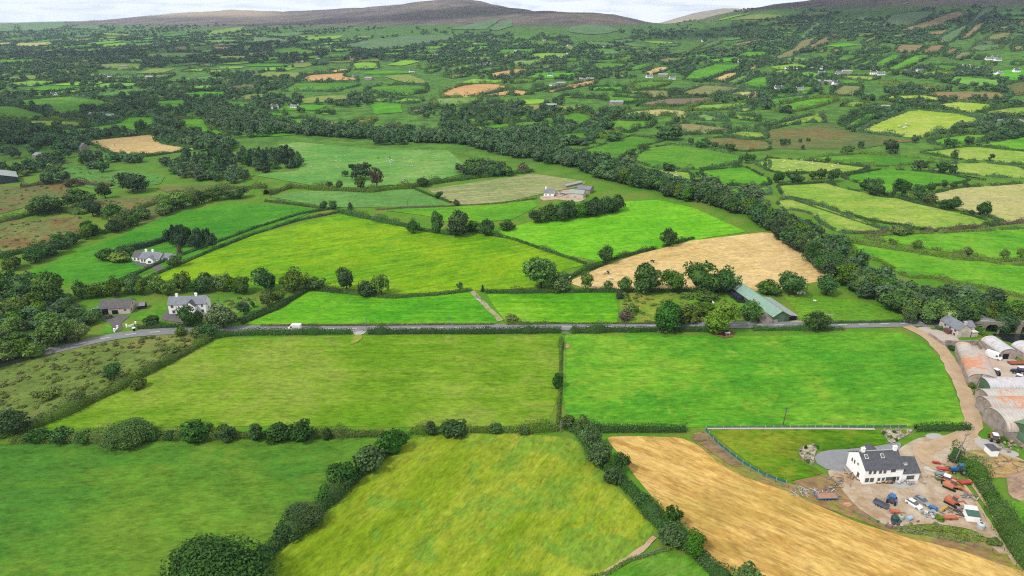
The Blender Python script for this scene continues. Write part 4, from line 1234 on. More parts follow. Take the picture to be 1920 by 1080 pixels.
def belt(px, width, n, hr, wr, label, group, kinds=('broad',), cols=('mid', 'dark'), seed=1, fill=0):
    """n trees along the near edge of a belt as things of their own; fill more behind them in the woodland"""
    rng = np.random.default_rng(seed)
    line, Ls = resample([g(*p)[:2] for p in px], 1.0)
    tan = unit(np.gradient(line, axis=0)); nor = np.stack([-tan[:, 1], tan[:, 0]], 1)
    sg = -1 if nor[len(line) // 2, 1] > 0 else 1
    for k in range(n):
        i = int((k + rng.random() * .9) / n * (len(line) - 1))
        p = line[i] + nor[i] * sg * (rng.uniform(.0, .5) if fill else rng.uniform(-.5, .5)) * width
        tree(0, 0, rng.uniform(*hr), rng.uniform(*wr), kinds[rng.integers(len(kinds))], cols[rng.integers(len(cols))], label, group, 'tree', (p[0], p[1], float(tz(*p))))
    for k in range(fill):
        i = int((k + rng.random() * .9) / fill * (len(line) - 1))
        p = line[i] + nor[i] * rng.uniform(-.5, .42) * width
        FILL.append((p[0], p[1], rng.uniform(*hr), rng.uniform(*wr), 'tall' if rng.random() < .3 else 'broad'))
def fillgrove(poly, n, hr, wr, mind=5, seed=1, kinds=('broad', 'broad', 'tall')):
    rng = np.random.default_rng(seed)
    for p in inpx(n, poly, rng, mind): FILL.append((p[0], p[1], rng.uniform(*hr), rng.uniform(*wr), kinds[rng.integers(len(kinds))]))
MIX = ('broad', 'broad', 'tall', 'broad')
belt(pz('1905,596 1850,592 1790,588 1730,580 1670,562 1620,540 1590,520'), 24, 26, (7, 11), (8, 13), 'dark broadleaf tree in the river belt behind the road bridge', 'river belt trees by the bridge', MIX, ('mid', 'dark', 'mid', 'oliv', 'dark'), 3, 44)
belt(pz('1590,520 1560,495 1520,468 1480,440 1440,415 1405,398'), 22, 24, (8, 12), (8, 13), 'broadleaf tree in the river belt along the tan stubble field', 'river belt trees by the stubble field', MIX, ('mid', 'dark', 'dark', 'oliv'), 4, 42)
belt(pz('1400,396 1340,382 1290,368 1230,350 1170,338'), 26, 20, (8, 13), (9, 14), 'broadleaf tree in the river belt above the bright green field', 'river belt trees above the bright field', MIX, ('dark', 'dark', 'mid', 'oliv'), 5, 50)
belt(pz('1170,338 1120,318 1060,302 1000,296 940,284 900,272'), 34, 0, (9, 13), (10, 15), 'broadleaf tree in the dense wood above the hay field', 'wood above the hay field', MIX, ('dark', 'dark', 'blue', 'oliv'), 6, 100)
belt(pz('890,268 820,266 740,262 660,258 590,252 530,248'), 20, 0, (9, 13), (9, 14), 'dark tree in the long belt above the wide sheep pasture', 'belt above the sheep pasture', MIX, ('dark', 'dark', 'mid', 'blue'), 7, 110)
belt(pz('530,246 480,245 430,235 400,218 380,200'), 40, 0, (9, 13), (10, 15), 'dark tree at the left end of the long valley belt', 'left end of the valley belt', MIX, ('dark', 'blue', 'dark'), 8, 84)
grove(pz('450,292 520,288 562,300 566,318 520,324 470,322 400,326 345,312 350,298'), 30, (8, 12), (7, 10), 'dark conifer in the plantation at the left of the sheep pasture', 'conifer plantation', ('conifer', 'tall'), ('pine', 'dark', 'pine'), 5, 9)
grove(pz('-60,262 60,258 110,252 160,285 200,302 215,325 190,332 90,350 60,345 -60,320'), 6, (8, 12), (9, 13), 'dark tree in the wood round the old stone house', 'wood round the old stone house', MIX, ('dark', 'dark', 'oliv', 'mid'), 7, 10)
grove(pz('850,322 900,312 940,318 955,330 900,335 860,330'), 14, (7, 10), (8, 11), 'tree in the small copse at the right end of the sheep pasture', 'copse at the end of the sheep pasture', MIX, ('mid', 'dark'), 6, 11)
belt(pz('1002,416 1050,412 1110,404 1158,394'), 7, 18, (8, 11), (8, 11), 'tall tree in the screen in front of the small farmyard', 'tree screen of the small farmyard', ('tall', 'broad'), ('dark', 'mid'), 12)
belt(pz('150,556 210,552 270,548 330,548 400,546 470,546'), 8, 20, (6, 9), (6, 9), 'tree in the hedgerow behind the barn and the white farmhouse', 'hedgerow behind the white farmhouse', MIX, ('dark', 'mid', 'oliv'), 13)
grove(pz('-60,560 60,548 130,568 180,600 188,632 160,640 120,640 60,660 0,690 -60,700'), 34, (4.5, 8), (6, 10), 'bushy tree in the scrubby thicket beside the road bend', 'thicket beside the road bend', ('broad', 'bush', 'broad'), ('dark', 'oliv', 'mid'), 5, 14)
belt(pz('0,512 60,490 110,468 165,450 215,432 270,412 330,392 400,375 460,370'), 9, 26, (6, 9.5), (7, 11), 'tree in the tall hedgerow above the deep green bungalow field', 'hedgerow above the bungalow field', MIX, ('dark', 'mid', 'oliv', 'dark'), 15)
grove(pz('312,452 340,440 400,456 400,472 370,474 330,466'), 16, (6.5, 8.5), (5, 7), 'dark conifer in the block screening the white bungalow', 'conifer block at the bungalow', ('tall', 'conifer'), ('pine', 'dark'), 3.6, 16)
T([(200, 487, 20, 34), (235, 482, 22, 36), (222, 490, 18, 40, 'bush', 'oliv')], 'rounded garden tree beside the white bungalow', col='dark', group='bungalow garden trees')
T([(330, 500, 22, 26, 'broad', 'mid')], 'leafy green tree at the right gable of the white bungalow')
T([(338, 478, 20, 14, 'conifer', 'brown')], 'dark reddish conifer in the bungalow garden')
T([(105, 647, 50, 60)], 'light green round tree at the mouth of the lane near the road bend', col='lite')
T([(70, 668, 28, 40, 'bush')], 'green bush at the lane mouth below the light green tree')
T([(352, 612, 36, 32)], 'dark green tree standing in front of the white farmhouse drive', col='dark')
T([(373, 609, 28, 20)], 'smaller dark tree beside the one in front of the white farmhouse', col='dark')
T([(420, 614, 42, 56)], 'grey green domed tree to the right of the white farmhouse', col='grey')
T([(458, 590, 26, 22)], 'small dark tree on the lawn right of the grey green dome', col='dark')
T([(475, 577, 12, 9)], 'tiny young tree at the lawn hedge', col='dark')
T([(288, 610, 20, 28, 'bush')], 'rounded shrub at the corner of the farmhouse drive', name='bush', col='dark')
T([(393, 632, 26, 34, 'bush')], 'big round bush at the near roadside end of the wide tangled hedge', name='bush', col='dark')
T([(215, 712, 34, 30)], 'lone dark thorn tree in the rough pasture hedge', col='dark')
T([(340, 628, 16, 22, 'bush'), (368, 630, 16, 26, 'bush'), (325, 662, 18, 26, 'bush'), (260, 728, 20, 30, 'bush'), (90, 744, 14, 40, 'bush'), (150, 750, 16, 30, 'bush')], 'olive bush on the edge of the rough pasture', name='bush', col='oliv', group='bushes of the rough pasture')
T([(28, 815, 50, 60, 'broad', 'dark')], 'dark spreading tree at the left end of the bush row')
for t_, lb in (((75, 827, 26, 44), 'bush at the left end of the row above the dark field'), ((118, 826, 28, 40), 'second bush from the left in the row above the dark field'),
               ((160, 826, 20, 36), 'low bush left of the largest bush in the row'), ((242, 828, 38, 78), 'largest wide bush of the row above the dark field'), ((290, 825, 24, 26), 'small bush on the right shoulder of the largest bush'),
               ((321, 824, 20, 22), 'single small bush between the two big bushes'), ((366, 824, 34, 56), 'squarish big bush in the middle of the row'), ((424, 823, 28, 40), 'rounded bush right of the squarish one'),
               ((481, 823, 34, 32), 'upright bush left of the double bush'), ((524, 823, 32, 46), 'left half of the double bush'), ((567, 823, 38, 46), 'peaked right half of the double bush'), ((613, 822, 22, 20), 'last small bush before the low hedge'),
               ((808, 813, 27, 26), 'upright bush at the top of the yellow green field'), ((850, 812, 24, 50), 'long low bush at the top of the yellow green field'), ((928, 811, 17, 26), 'small round bush at the top of the yellow green field'), ((985, 811, 12, 26), 'tiny bush near the wooden pole')):
    T([t_], lb, 'bush', 'dark', None, 'bush')
for t_, lb in (((738, 848, 50, 50), 'big dark bush at the head of the long leafy hedge'), ((694, 878, 46, 54), 'big bush second from the head of the long leafy hedge'), ((648, 908, 42, 56), 'wide bush third from the head of the long leafy hedge'),
               ((612, 940, 30, 40), 'low bush in the middle of the long leafy hedge'), ((572, 984, 46, 64), 'broad bush lower in the long leafy hedge'), ((538, 1008, 30, 46), 'small bush near the lower end of the long leafy hedge')):
    T([t_], lb, 'bush', 'dark', None, 'bush')
T([(420, 1104, 100, 158, 'bush')], 'huge rounded tree at the bottom edge of the picture', col='dark')
T([(340, 1120, 50, 90, 'bush'), ], 'dark shrub at the left foot of the huge bottom tree', col='oliv', name='bush')
T([(490, 1062, 40, 46, 'bush')], 'dark bush between the huge tree and the long leafy hedge', col='dark', name='bush')
T([(1108, 848, 52, 40, 'broad')], 'tall rounded grey green tree at the head of the straw field hedge', col='grey')
T([(1122, 872, 48, 42, 'broad')], 'second grey green tree below the head of the straw field hedge', col='grey')
T([(1164, 886, 40, 34, 'airy')], 'small dark tree leaning over the straw field', col='dark')
T([(1260, 986, 44, 36, 'airy')], 'small dark tree standing lower down over the straw field', col='dark')
T([(1300, 1036, 38, 42, 'broad')], 'rounded tree low in the straw field hedge', col='mid')
T([(1255, 1016, 34, 50, 'bush'), (1150, 902, 30, 36, 'bush'), (1205, 948, 28, 34, 'bush')], 'leafy bush bulging from the straw field hedge', col='dark', group='bushes in the straw field hedge', name='bush')
T([(1402, 1096, 38, 58, 'bush')], 'green bush cut off by the bottom edge beside the straw', col='mid', name='bush')
T([(1066, 800, 24, 30, 'bush'), (1090, 803, 26, 34, 'bush')], 'bush where the four field corners meet', col='oliv', group='bushes at the field corners', name='bush')
T([(1046, 728, 34, 20, 'bush')], 'tall narrow bush halfway along the dividing hedge', name='bush', col='dark')
# middle distance
for t_, lb, c_ in (((651, 547, 44, 38), 'tall dark round tree left of the pair above the narrow field', 'dark'), ((716, 554, 38, 34, 'airy'), 'open branched tree right of the pair above the narrow field', 'mid'), ((689, 554, 28, 36, 'bush'), 'low spreading tree between the two above the narrow field', 'dark'),
                   ((1014, 541, 60, 62, 'broad'), 'large spreading tree at the corner of the lime green field', 'mid'), ((1050, 545, 26, 36, 'bush'), 'low bush at the foot of the large spreading tree', 'mid'),
                   ((1252, 462, 34, 28), 'round tree standing alone on the stubble field hedge', 'dark'), ((1135, 493, 32, 30, 'broad'), 'bushy tree on the left bend of the stubble field hedge', 'mid'),
                   ((1098, 546, 38, 28, 'airy'), 'thin airy tree at the left of the row below the stubble field', 'mid'), ((1140, 546, 20, 18, 'airy'), 'small airy tree in the row below the stubble field', 'mid'),
                   ((1171, 547, 28, 28), 'short tree left of the tallest in the row', 'mid'), ((1212, 548, 52, 54, 'tall'), 'tallest light tree of the row below the stubble field', 'mid'), ((1261, 548, 42, 40), 'tree between the tallest and the broad dark tree', 'mid'),
                   ((1311, 549, 52, 62), 'broad dark tree near the green roofed shed', 'dark'), ((1357, 549, 46, 50), 'last tree of the row beside the end of the long shed', 'dark'),
                   ((1162, 560, 15, 15, 'bush'), 'little round bush in the corner of the square field', 'dark'),
                   ((1250, 619, 50, 54), 'dark round tree on the roadside left of the cattle', 'dark'), ((1350, 622, 52, 62), 'yellow green oak over the resting cattle', 'lite'), ((1529, 619, 36, 42), 'compact dark tree beside the road right of the shed', 'dark'),
                   ((1404, 602, 38, 40), 'leafy tree hiding the stone sheds', 'mid'), ((1398, 563, 10, 8, 'tall'), 'small clipped conifer beside the long shed', 'pine'),
                   ((1485, 553, 40, 60), 'large dark tree behind the green roofed shed', 'dark'), ((1438, 549, 24, 44, 'bush'), 'low bushy tree touching the green roof', 'mid'), ((1548, 553, 36, 40), 'dark tree at the back of the small pasture', 'dark'),
                   ((1703, 605, 38, 28), 'tree at the right end of the small pasture hedge', 'mid'), ((1738, 604, 36, 40), 'tree left of the light green one near the cottage', 'mid'), ((1764, 604, 38, 40), 'light green tree beside the road near the cottage', 'lite'),
                   ((1280, 600, 30, 60, 'bush'), 'olive thicket in the weedy paddock', 'oliv'), ((1305, 592, 24, 44, 'bush'), 'second olive thicket in the weedy paddock', 'oliv'), ((1185, 585, 18, 22, 'bush'), 'small bush at the left of the weedy paddock', 'oliv'), ((1320, 562, 16, 40, 'bush'), 'low gorse mound at the top of the weedy paddock', 'oliv'), ((1288, 558, 10, 24, 'bush'), 'lower gorse mound beside the first', 'oliv'), ((1322, 580, 14, 36, 'bush'), 'gorse mound in the middle of the weedy paddock', 'oliv'), ((1172, 600, 22, 26, 'bush'), 'brown bush near the road in the weedy paddock', 'brown'), ((958, 602, 12, 26, 'bush'), 'low bramble at the end of the stony track', 'oliv'),
                   ((862, 545, 16, 14, 'airy'), 'bare grey thorn beside the stony track', 'grey'), ((905, 547, 14, 9, 'conifer'), 'tiny dark conifer beside the stony track', 'pine'),
                   ((500, 548, 42, 46), 'dark tree at the corner left of the lime green field', 'dark'), ((553, 545, 40, 48), 'wide grey green tree at the corner left of the lime green field', 'oliv'), ((502, 575, 32, 26), 'olive tree beside the curved hedge', 'oliv'), ((525, 566, 24, 24), 'light green tree beside the curved hedge', 'lite'), ((590, 540, 20, 40, 'bush'), 'low bushes right of the wide grey green tree', 'dark'),
                   ((775, 437, 24, 24), 'small tree in the row above the lime green field', 'dark'), ((820, 437, 40, 24, 'tall'), 'slim tall tree in the row above the lime green field', 'mid'), ((860, 441, 42, 46), 'big round tree of the pair above the lime green field', 'dark'), ((888, 436, 22, 20), 'small tree between the round pair', 'mid'), ((912, 441, 30, 32), 'smaller round tree of the pair above the lime green field', 'dark'), ((950, 430, 18, 32, 'bush'), 'low bush right of the round pair', 'dark'),
                   ((607, 392, 14, 14), 'left one of two small trees at the wedge field', 'dark'), ((624, 392, 14, 18), 'right one of two small trees at the wedge field', 'dark'), ((657, 393, 14, 12, 'conifer'), 'little conifer at the lane corner', 'pine'),
                   ((677, 337, 32, 38), 'big round tree alone in the sheep pasture', 'dark'), ((707, 352, 36, 26, 'airy'), 'brownish half bare tree beside the big pasture tree', 'brown'), ((648, 332, 12, 12), 'small round thorn in the sheep pasture', 'dark'), ((676, 355, 24, 20, 'tall'), 'slim tree in the pasture hedge', 'mid'), ((637, 355, 16, 14), 'small tree in the pasture hedge', 'mid'), ((618, 352, 12, 14), 'smaller tree further left in the pasture hedge', 'mid'),
                   ((823, 372, 12, 15), 'small square bush in the hay field', 'dark'), ((856, 386, 11, 12), 'small bush at the bottom hedge of the hay field', 'brown'), ((794, 350, 16, 24), 'round tree at the left end of the hay field hedge', 'dark'),
                   ((345, 390, 30, 38), 'yellow green tree in the hedgerow above the bungalow field', 'lite'), ((310, 400, 24, 26), 'light green smaller tree beside the yellow green one', 'lite'), ((150, 386, 30, 50), 'dark domed tree in the brown pasture', 'dark'), ((198, 372, 28, 24), 'dark tree in the middle of the rushy fields', 'dark'), ((250, 360, 34, 52), 'large dark tree at the top of the rushy fields', 'dark'), ((175, 406, 30, 34), 'dark tree at the hedge corner of the brown pasture', 'dark'), ((212, 408, 26, 34), 'tree right of the dark hedge corner tree', 'mid'), ((90, 400, 32, 60), 'wide dark thicket tree at the left pastures', 'dark'), ((48, 330, 12, 20), 'bush in front of the dark barn', 'oliv'), ((135, 350, 14, 24), 'thorn bush below the old stone house field', 'brown'),
                   ((265, 252, 26, 22), 'tall dark tree at the left end of the barley field', 'dark'), ((210, 254, 16, 26), 'round tree in the hedge above the barley field', 'dark'),
                   ((98, 570, 56, 52), 'tall dark tree above the roadside thicket', 'mid'), ((50, 560, 44, 50), 'dark tree at the left edge above the thicket', 'dark'), ((20, 555, 46, 50), 'dark tree cut by the left edge above the thicket', 'dark')):
    T([t_], lb, 'broad', c_, None, 'bush' if len(t_) > 4 and t_[4] == 'bush' else 'tree')
RT = 'dark field tree on the hedges right of the river belt'
T([(100, 118, 45, 45), (140, 112, 38, 28), (215, 102, 30, 25), (270, 92, 25, 30), (235, 145, 32, 28), (400, 227, 30, 40)], 'small round thorn in the rushy pasture on the right', col='dark', group='thorns of the rushy pasture', zn=(1440, 240, 3.6))
for t_, lb in (((535, 180, 60, 75), 'round dark tree above the long narrow field on the right'), ((625, 137, 50, 40), 'small tree in the brown rushes on the right'), ((820, 172, 92, 98), 'largest round tree of the rushy slope on the right'), ((990, 102, 50, 45), 'small tree below the big sunlit field'), ((1250, 222, 76, 44), 'slim pine like tree on a field wall'), ((1225, 137, 66, 82), 'wide pale tree on the right field corner'),
               ((1355, 112, 55, 55), 'dark round tree near the right field corner'), ((1500, 227, 60, 42, 'airy'), 'thin open tree by itself on a field wall')):
    T([t_], lb, 'broad', 'dark', None, 'tree', (1440, 240, 3.6))
T([(1025, 292, 72, 90), (1180, 307, 76, 90), (1240, 312, 66, 48), (70, 372, 72, 78), (170, 372, 72, 112), (300, 347, 56, 60), (360, 347, 72, 62), (440, 362, 86, 76), (700, 452, 100, 122), (650, 422, 70, 70), (750, 462, 72, 62), (900, 462, 112, 112), (955, 492, 62, 80, 'broad', 'oliv'), (1010, 492, 92, 112), (1080, 512, 72, 92, 'broad', 'oliv'), (1220, 552, 72, 120), (1270, 532, 62, 62), (1450, 592, 92, 90), (1370, 587, 32, 40), (1100, 432, 50, 48), (1190, 402, 46, 48), (1250, 405, 40, 50), (1330, 400, 34, 50)],
  RT, col='dark', group='field trees right of the river', zn=(1440, 240, 3.6))
for t_, lb in (((870, 722, 62, 104), 'low wide tree at the end of the stony hedge'), ((935, 717, 50, 70), 'smaller tree next to the low wide one on the stony hedge'), ((710, 647, 25, 26), 'tiny tree on the thin field hedge'), ((1000, 817, 62, 66), 'brownish thorn on the thick hedge right of the river'), ((835, 787, 38, 50), 'small thorn left of the brownish one'), ((1350, 862, 52, 66), 'grey thorn at the end of the thick hedge'), ((1585, 892, 72, 62, 'airy'), 'lone thorn tree by the right field gate'), ((1700, 882, 72, 56, 'airy'), 'second lone thorn tree at the right edge')):
    T([t_], lb, 'broad', 'oliv', None, 'tree', (1440, 240, 3.6))
T([(800, 197, 56, 62), (890, 152, 46, 62), (1050, 292, 52, 92), (515, 82, 50, 68), (680, 87, 50, 112), (1470, 157, 50, 72), (1580, 237, 62, 72), (1630, 222, 42, 50), (1280, 132, 52, 112), (1370, 142, 46, 40), (1205, 112, 46, 40), (1050, 77, 92, 152), (1120, 72, 60, 60), (1260, 327, 32, 50)],
  'dark field tree on the hedges just above the river belt', col='dark', group='field trees above the river belt', zn=(960, 240, 3.6))
for t_, lb in (((1320, 472, 142, 200), 'large silvery grey willow in the river belt'), ((1610, 502, 112, 190), 'second silvery grey willow in the river belt'), ((755, 262, 72, 110), 'silvery grey willow at the far end of the river belt'), ((75, 300, 70, 90, 'conifer', 'brown'), 'rusty brown dying conifer in the wood above the hay field')):
    T([t_], lb, 'broad', 'grey', None, 'tree', (960, 240, 3.6))
print('TREES', NT[0], len([o for o in S.objects if o.get('category') == 'tree']))
# ------------------------------------------------------------------ woods of the far valley
def scatter():
    rng = np.random.default_rng(5)
    out = []
    M = 42000
    Y = np.exp(rng.uniform(math.log(690), math.log(4600), M)); s = rng.uniform(-.86, .86, M); X = s * Y
    Zt = tz(X, Y)
    # even density per square metre, thinner on the hills
    P = np.stack([X, Y], 1)
    dens = fbm(X / 260, Y / 420, 21, 3) + .42 * fbm(X / 60, Y / 70, 31, 2)
    thr = np.where(X / Y > .08, .05, -.08)
    thr = np.where((X / Y > -.28) & (X / Y < .08), -.07, thr)
    ok = dens > thr
    hi = np.where(X / Y > .3, sst(Zt, 90, 160), sst(Zt, 30, 75)); ok &= (rng.random(M) > hi * .97) & (hi < .93)
    ok &= rng.random(M) < np.clip((Y / 2000) ** 1.0, .5, 1)
    ins = np.zeros(M, bool)
    for E in FXY:
        if E[:, 1].max() < 640: continue
        bb = (X > E[:, 0].min()) & (X < E[:, 0].max()) & (Y > E[:, 1].min()) & (Y < E[:, 1].max())
        idx = np.where(bb)[0]
        if len(idx): ins[idx] |= inpoly(P[idx], E)
    ok &= ~ins
    for k in np.where(ok)[0]:
        f = 1 + (Y[k] > 1700) * .5
        out.append((X[k], Y[k], rng.uniform(5, 11) * (1 + .12 * (Y[k] > 1700)), rng.uniform(7, 13) * f, 'broad' if rng.random() < .8 else ('conifer' if rng.random() < .4 else 'tall')))
    return out
far_trees = scatter()
print('FAR', len(far_trees))
fillgrove(pz('-60,262 60,258 110,252 160,285 200,302 215,325 190,332 90,350 60,345 -60,320'), 40, (8, 12), (9, 13), 6, 31)
fillgrove(pz('160,300 230,300 330,312 440,318 470,335 440,345 330,335 320,312 200,305'), 40, (6, 10), (8, 12), 5, 32)
fillgrove(pz('450,292 520,288 562,300 566,318 520,324 470,322 400,326 345,312 350,298'), 40, (8, 12), (7, 10), 4, 33, ('conifer', 'tall', 'conifer'))
fillgrove(pz('300,262 345,250 400,262 440,275 420,292 370,282'), 40, (8, 12), (9, 13), 5, 34)
fillgrove(pz('380,195 440,205 520,228 640,240 760,250 900,258 960,268 900,272 700,262 540,252 460,262 400,245'), 130, (8, 13), (9, 14), 6, 35)
fillgrove(pz('-60,232 40,236 90,245 160,258 180,262 120,262 60,255 -60,262'), 40, (7, 12), (9, 13), 6, 36)
fillgrove(pz('850,322 900,312 940,318 955,330 900,335 860,330'), 14, (7, 10), (8, 11), 5, 37)
fillgrove(pz('-60,560 60,548 130,568 180,600 188,632 160,640 120,640 60,660 0,690 -60,700'), 40, (3, 6), (6, 10), 4, 38)
fillgrove(pz('960,262 1010,250 1060,270 1050,300 1100,312 1050,315 1000,300 940,285'), 60, (8, 13), (9, 14), 6, 39)
zr = lambda s: pz(s, 1440, 0, 4)
fillgrove(zr('0,140 200,120 420,110 520,100 470,160 300,200 260,250 180,290 60,300 0,320'), 170, (4, 8), (9, 16), 9, 40)
fillgrove(zr('480,180 660,160 800,200 760,240 640,280 480,290 400,270'), 110, (4, 8), (9, 16), 8, 41)
fillgrove(zr('880,290 1000,280 1260,270 1270,310 1150,330 950,330 870,320'), 80, (4, 8), (9, 15), 8, 42)
fillgrove(pz('1210,190 1330,150 1420,180 1500,220 1440,290 1300,300 1200,250', 960, 0, 4), 120, (4, 8), (10, 16), 9, 43)
far_trees += FILL
scrub = []
for poly_, n_, sd_ in (('0,695 90,668 200,643 320,629 385,630 330,663 220,718 130,768 60,790 -30,808 -120,800', 420, 50), ('-40,425 150,408 168,430 60,468 -40,485', 160, 51), ('168,378 318,370 328,400 234,430 194,402', 130, 52),
        ('-40,354 128,348 130,364 0,400 -40,405', 110, 53), ('90,314 180,314 306,332 298,344 180,353 104,334', 90, 54), ('1162,551 1368,551 1396,575 1408,598 1330,605 1165,604', 120, 55), ('-60,640 70,602 80,562 20,548 -60,560', 120, 56),
        ('1672,993 1740,986 1800,992 1842,1004 1856,1016 1800,1016 1735,1004', 60, 57), ('395,562 478,558 478,574 440,589 400,598', 50, 58)):
    rs = np.random.default_rng(sd_)
    for p in inpx(n_, pz(poly_), rs, .6):
        w_ = rs.uniform(.7, 2.6); scrub.append((p[0], p[1], w_ * rs.uniform(.35, .75), w_, 'bush'))
stuff_trees('scrub', scrub, 'rush', 'low rushes and brambles on the rough pastures', cat='scrub')
stuff_trees('woodland', far_trees, 'blue', 'dark woods and hedgerow trees filling the far valley between the fields')
# ------------------------------------------------------------------ buildings
def wallmat(name, c, c2=None, **k): return plain(name, c, .9, .1, 0, k.get('var', .16), k.get('scale', .7), c2, k.get('bump', .15))
MWHITE = wallmat('white_render', (.75, .745, .73), (.66, .65, .62), scale=.25, var=.1)
MCREAM = wallmat('cream_render', C(240, 228, 212), C(200, 186, 168))
MPINK = wallmat('pinkish_render', C(240, 226, 218), C(196, 178, 166))
MSTONE = wallmat('rubble_stone', C(176, 166, 150), C(120, 112, 102), scale=2.2, bump=.5)
MCONC = wallmat('stained_concrete', C(190, 176, 168), C(140, 126, 118), scale=.35)
MSLATE = plain('slate', C(96, 98, 106), .7, .25, 0, .25, 1.2, C(78, 78, 84), .2)
MSLATEL = plain('pale_slate', C(138, 142, 152), .75, .25, 0, .2, .6, C(120, 122, 130), .2)
MTILE = plain('brown_tile', C(112, 108, 110), .85, .15, 0, .2, .8, C(94, 88, 90), .2)
MRIDGE = plain('ridge_cap', C(190, 190, 190), .8)
MGLASS = plain('window_glass', (.06, .068, .08), .12, .6, 0, .15, .5)
MFRAME = plain('window_frame', (.5, .5, .48), .5)
MDARKW = plain('dark_opening', (.012, .012, .013), .95, .05)
MDOOR = plain('dark_door', (.035, .022, .018), .5)
MGREENM = plain('green_metal', C(106, 134, 106), .6, .3, 0, .18, .25, C(90, 116, 88))
MGREEND = plain('dark_green_metal', C(84, 112, 78), .6, .3, 0, .15, .4)
def corrug(name, c, rust, amt, freq=4.0):
    """corrugated sheet with blotches of rust"""
    m, nt, b = newmat(name)
    tc = N(nt, 'ShaderNodeTexCoord'); v = tc.outputs['Object']
    n1 = noise(nt, v, .13, 5, .62, .5); n2 = noise(nt, scaled(nt, v, (1, 4, 1)), .5, 4, .7)
    base = mixc(nt, smooth(nt, n2, .3, .7), c, tuple(x * .72 for x in c))
    f = smooth(nt, mth(nt, 'ADD', n1, mth(nt, 'MULTIPLY', mth(nt, 'SUBTRACT', n2, .5), .5)), 1 - amt, 1.12 - amt)
    col = mixc(nt, f, base, mixc(nt, n2, rust, tuple(x * 1.3 for x in rust)))
    wv = N(nt, 'ShaderNodeTexWave', bands_direction='Y', wave_profile='SIN'); L(nt, v, wv.inputs['Vector']); wv.inputs['Scale'].default_value = freq * .08
    sheet = mth(nt, 'MULTIPLY_ADD', smooth(nt, wv.outputs['Fac'], .02, .2), .2, .8)
    vm = N(nt, 'ShaderNodeVectorMath', operation='SCALE'); L(nt, col, vm.inputs[0]); L(nt, sheet, vm.inputs['Scale'])
    L(nt, vm.outputs[0], b.inputs['Base Color']); b.inputs['Roughness'].default_value = .6; b.inputs['Specular IOR Level'].default_value = .25
    return m
RUST = C(206, 138, 98)
MTIN_W = corrug('white_tin', C(222, 220, 224), RUST, .36)
MTIN_R = corrug('rusty_tin', C(206, 196, 186), RUST, .5)
MTIN_M = corrug('half_rusty_tin', C(214, 206, 196), RUST, .42)
MTIN_G = corrug('green_tin', C(124, 150, 122), RUST, .28)
MTEAL = corrug('pale_green_roof', C(150, 188, 168), C(128, 160, 142), .45)
MGREYR = corrug('grey_sheet_roof', C(176, 184, 180), C(150, 158, 156), .4)
def frame2(A, B, z0=None):
    a = g(*A) if len(A) == 2 else A; b = g(*B) if len(B) == 2 else B
    ang = atan2(b[1] - a[1], b[0] - a[0])
    return (a[0], a[1], min(a[2], b[2]) if z0 is None else z0), ang, hypot(b[0] - a[0], b[1] - a[1])
def window(root, face, x, z, w, h, L_, W_, name='window', fm=None, pm=None, t=.06):
    """face f: front y=0, b: back, l: left x=0, r: right x=L"""
    def bb(w, h, t0, t1):
        m = MB()
        if face in 'fb':
            s = -1 if face == 'f' else 1; y0 = 0 if face == 'f' else W_
            m.box(x, y0 + s * (t0 + t1) / 2, z - h / 2, w, abs(t1 - t0), h)
        else:
            s = -1 if face == 'l' else 1; x0 = 0 if face == 'l' else L_
            m.box(x0 + s * (t0 + t1) / 2, x, z - h / 2, abs(t1 - t0), w, h)
        return m
    f = bb(w + .16, h + .16, -.02, t).build(name, fm or MFRAME, root)
    bb(w, h, t - .03, t + .02).build('pane' if name != 'door' else 'door_leaf', pm or MGLASS, f)
    return f
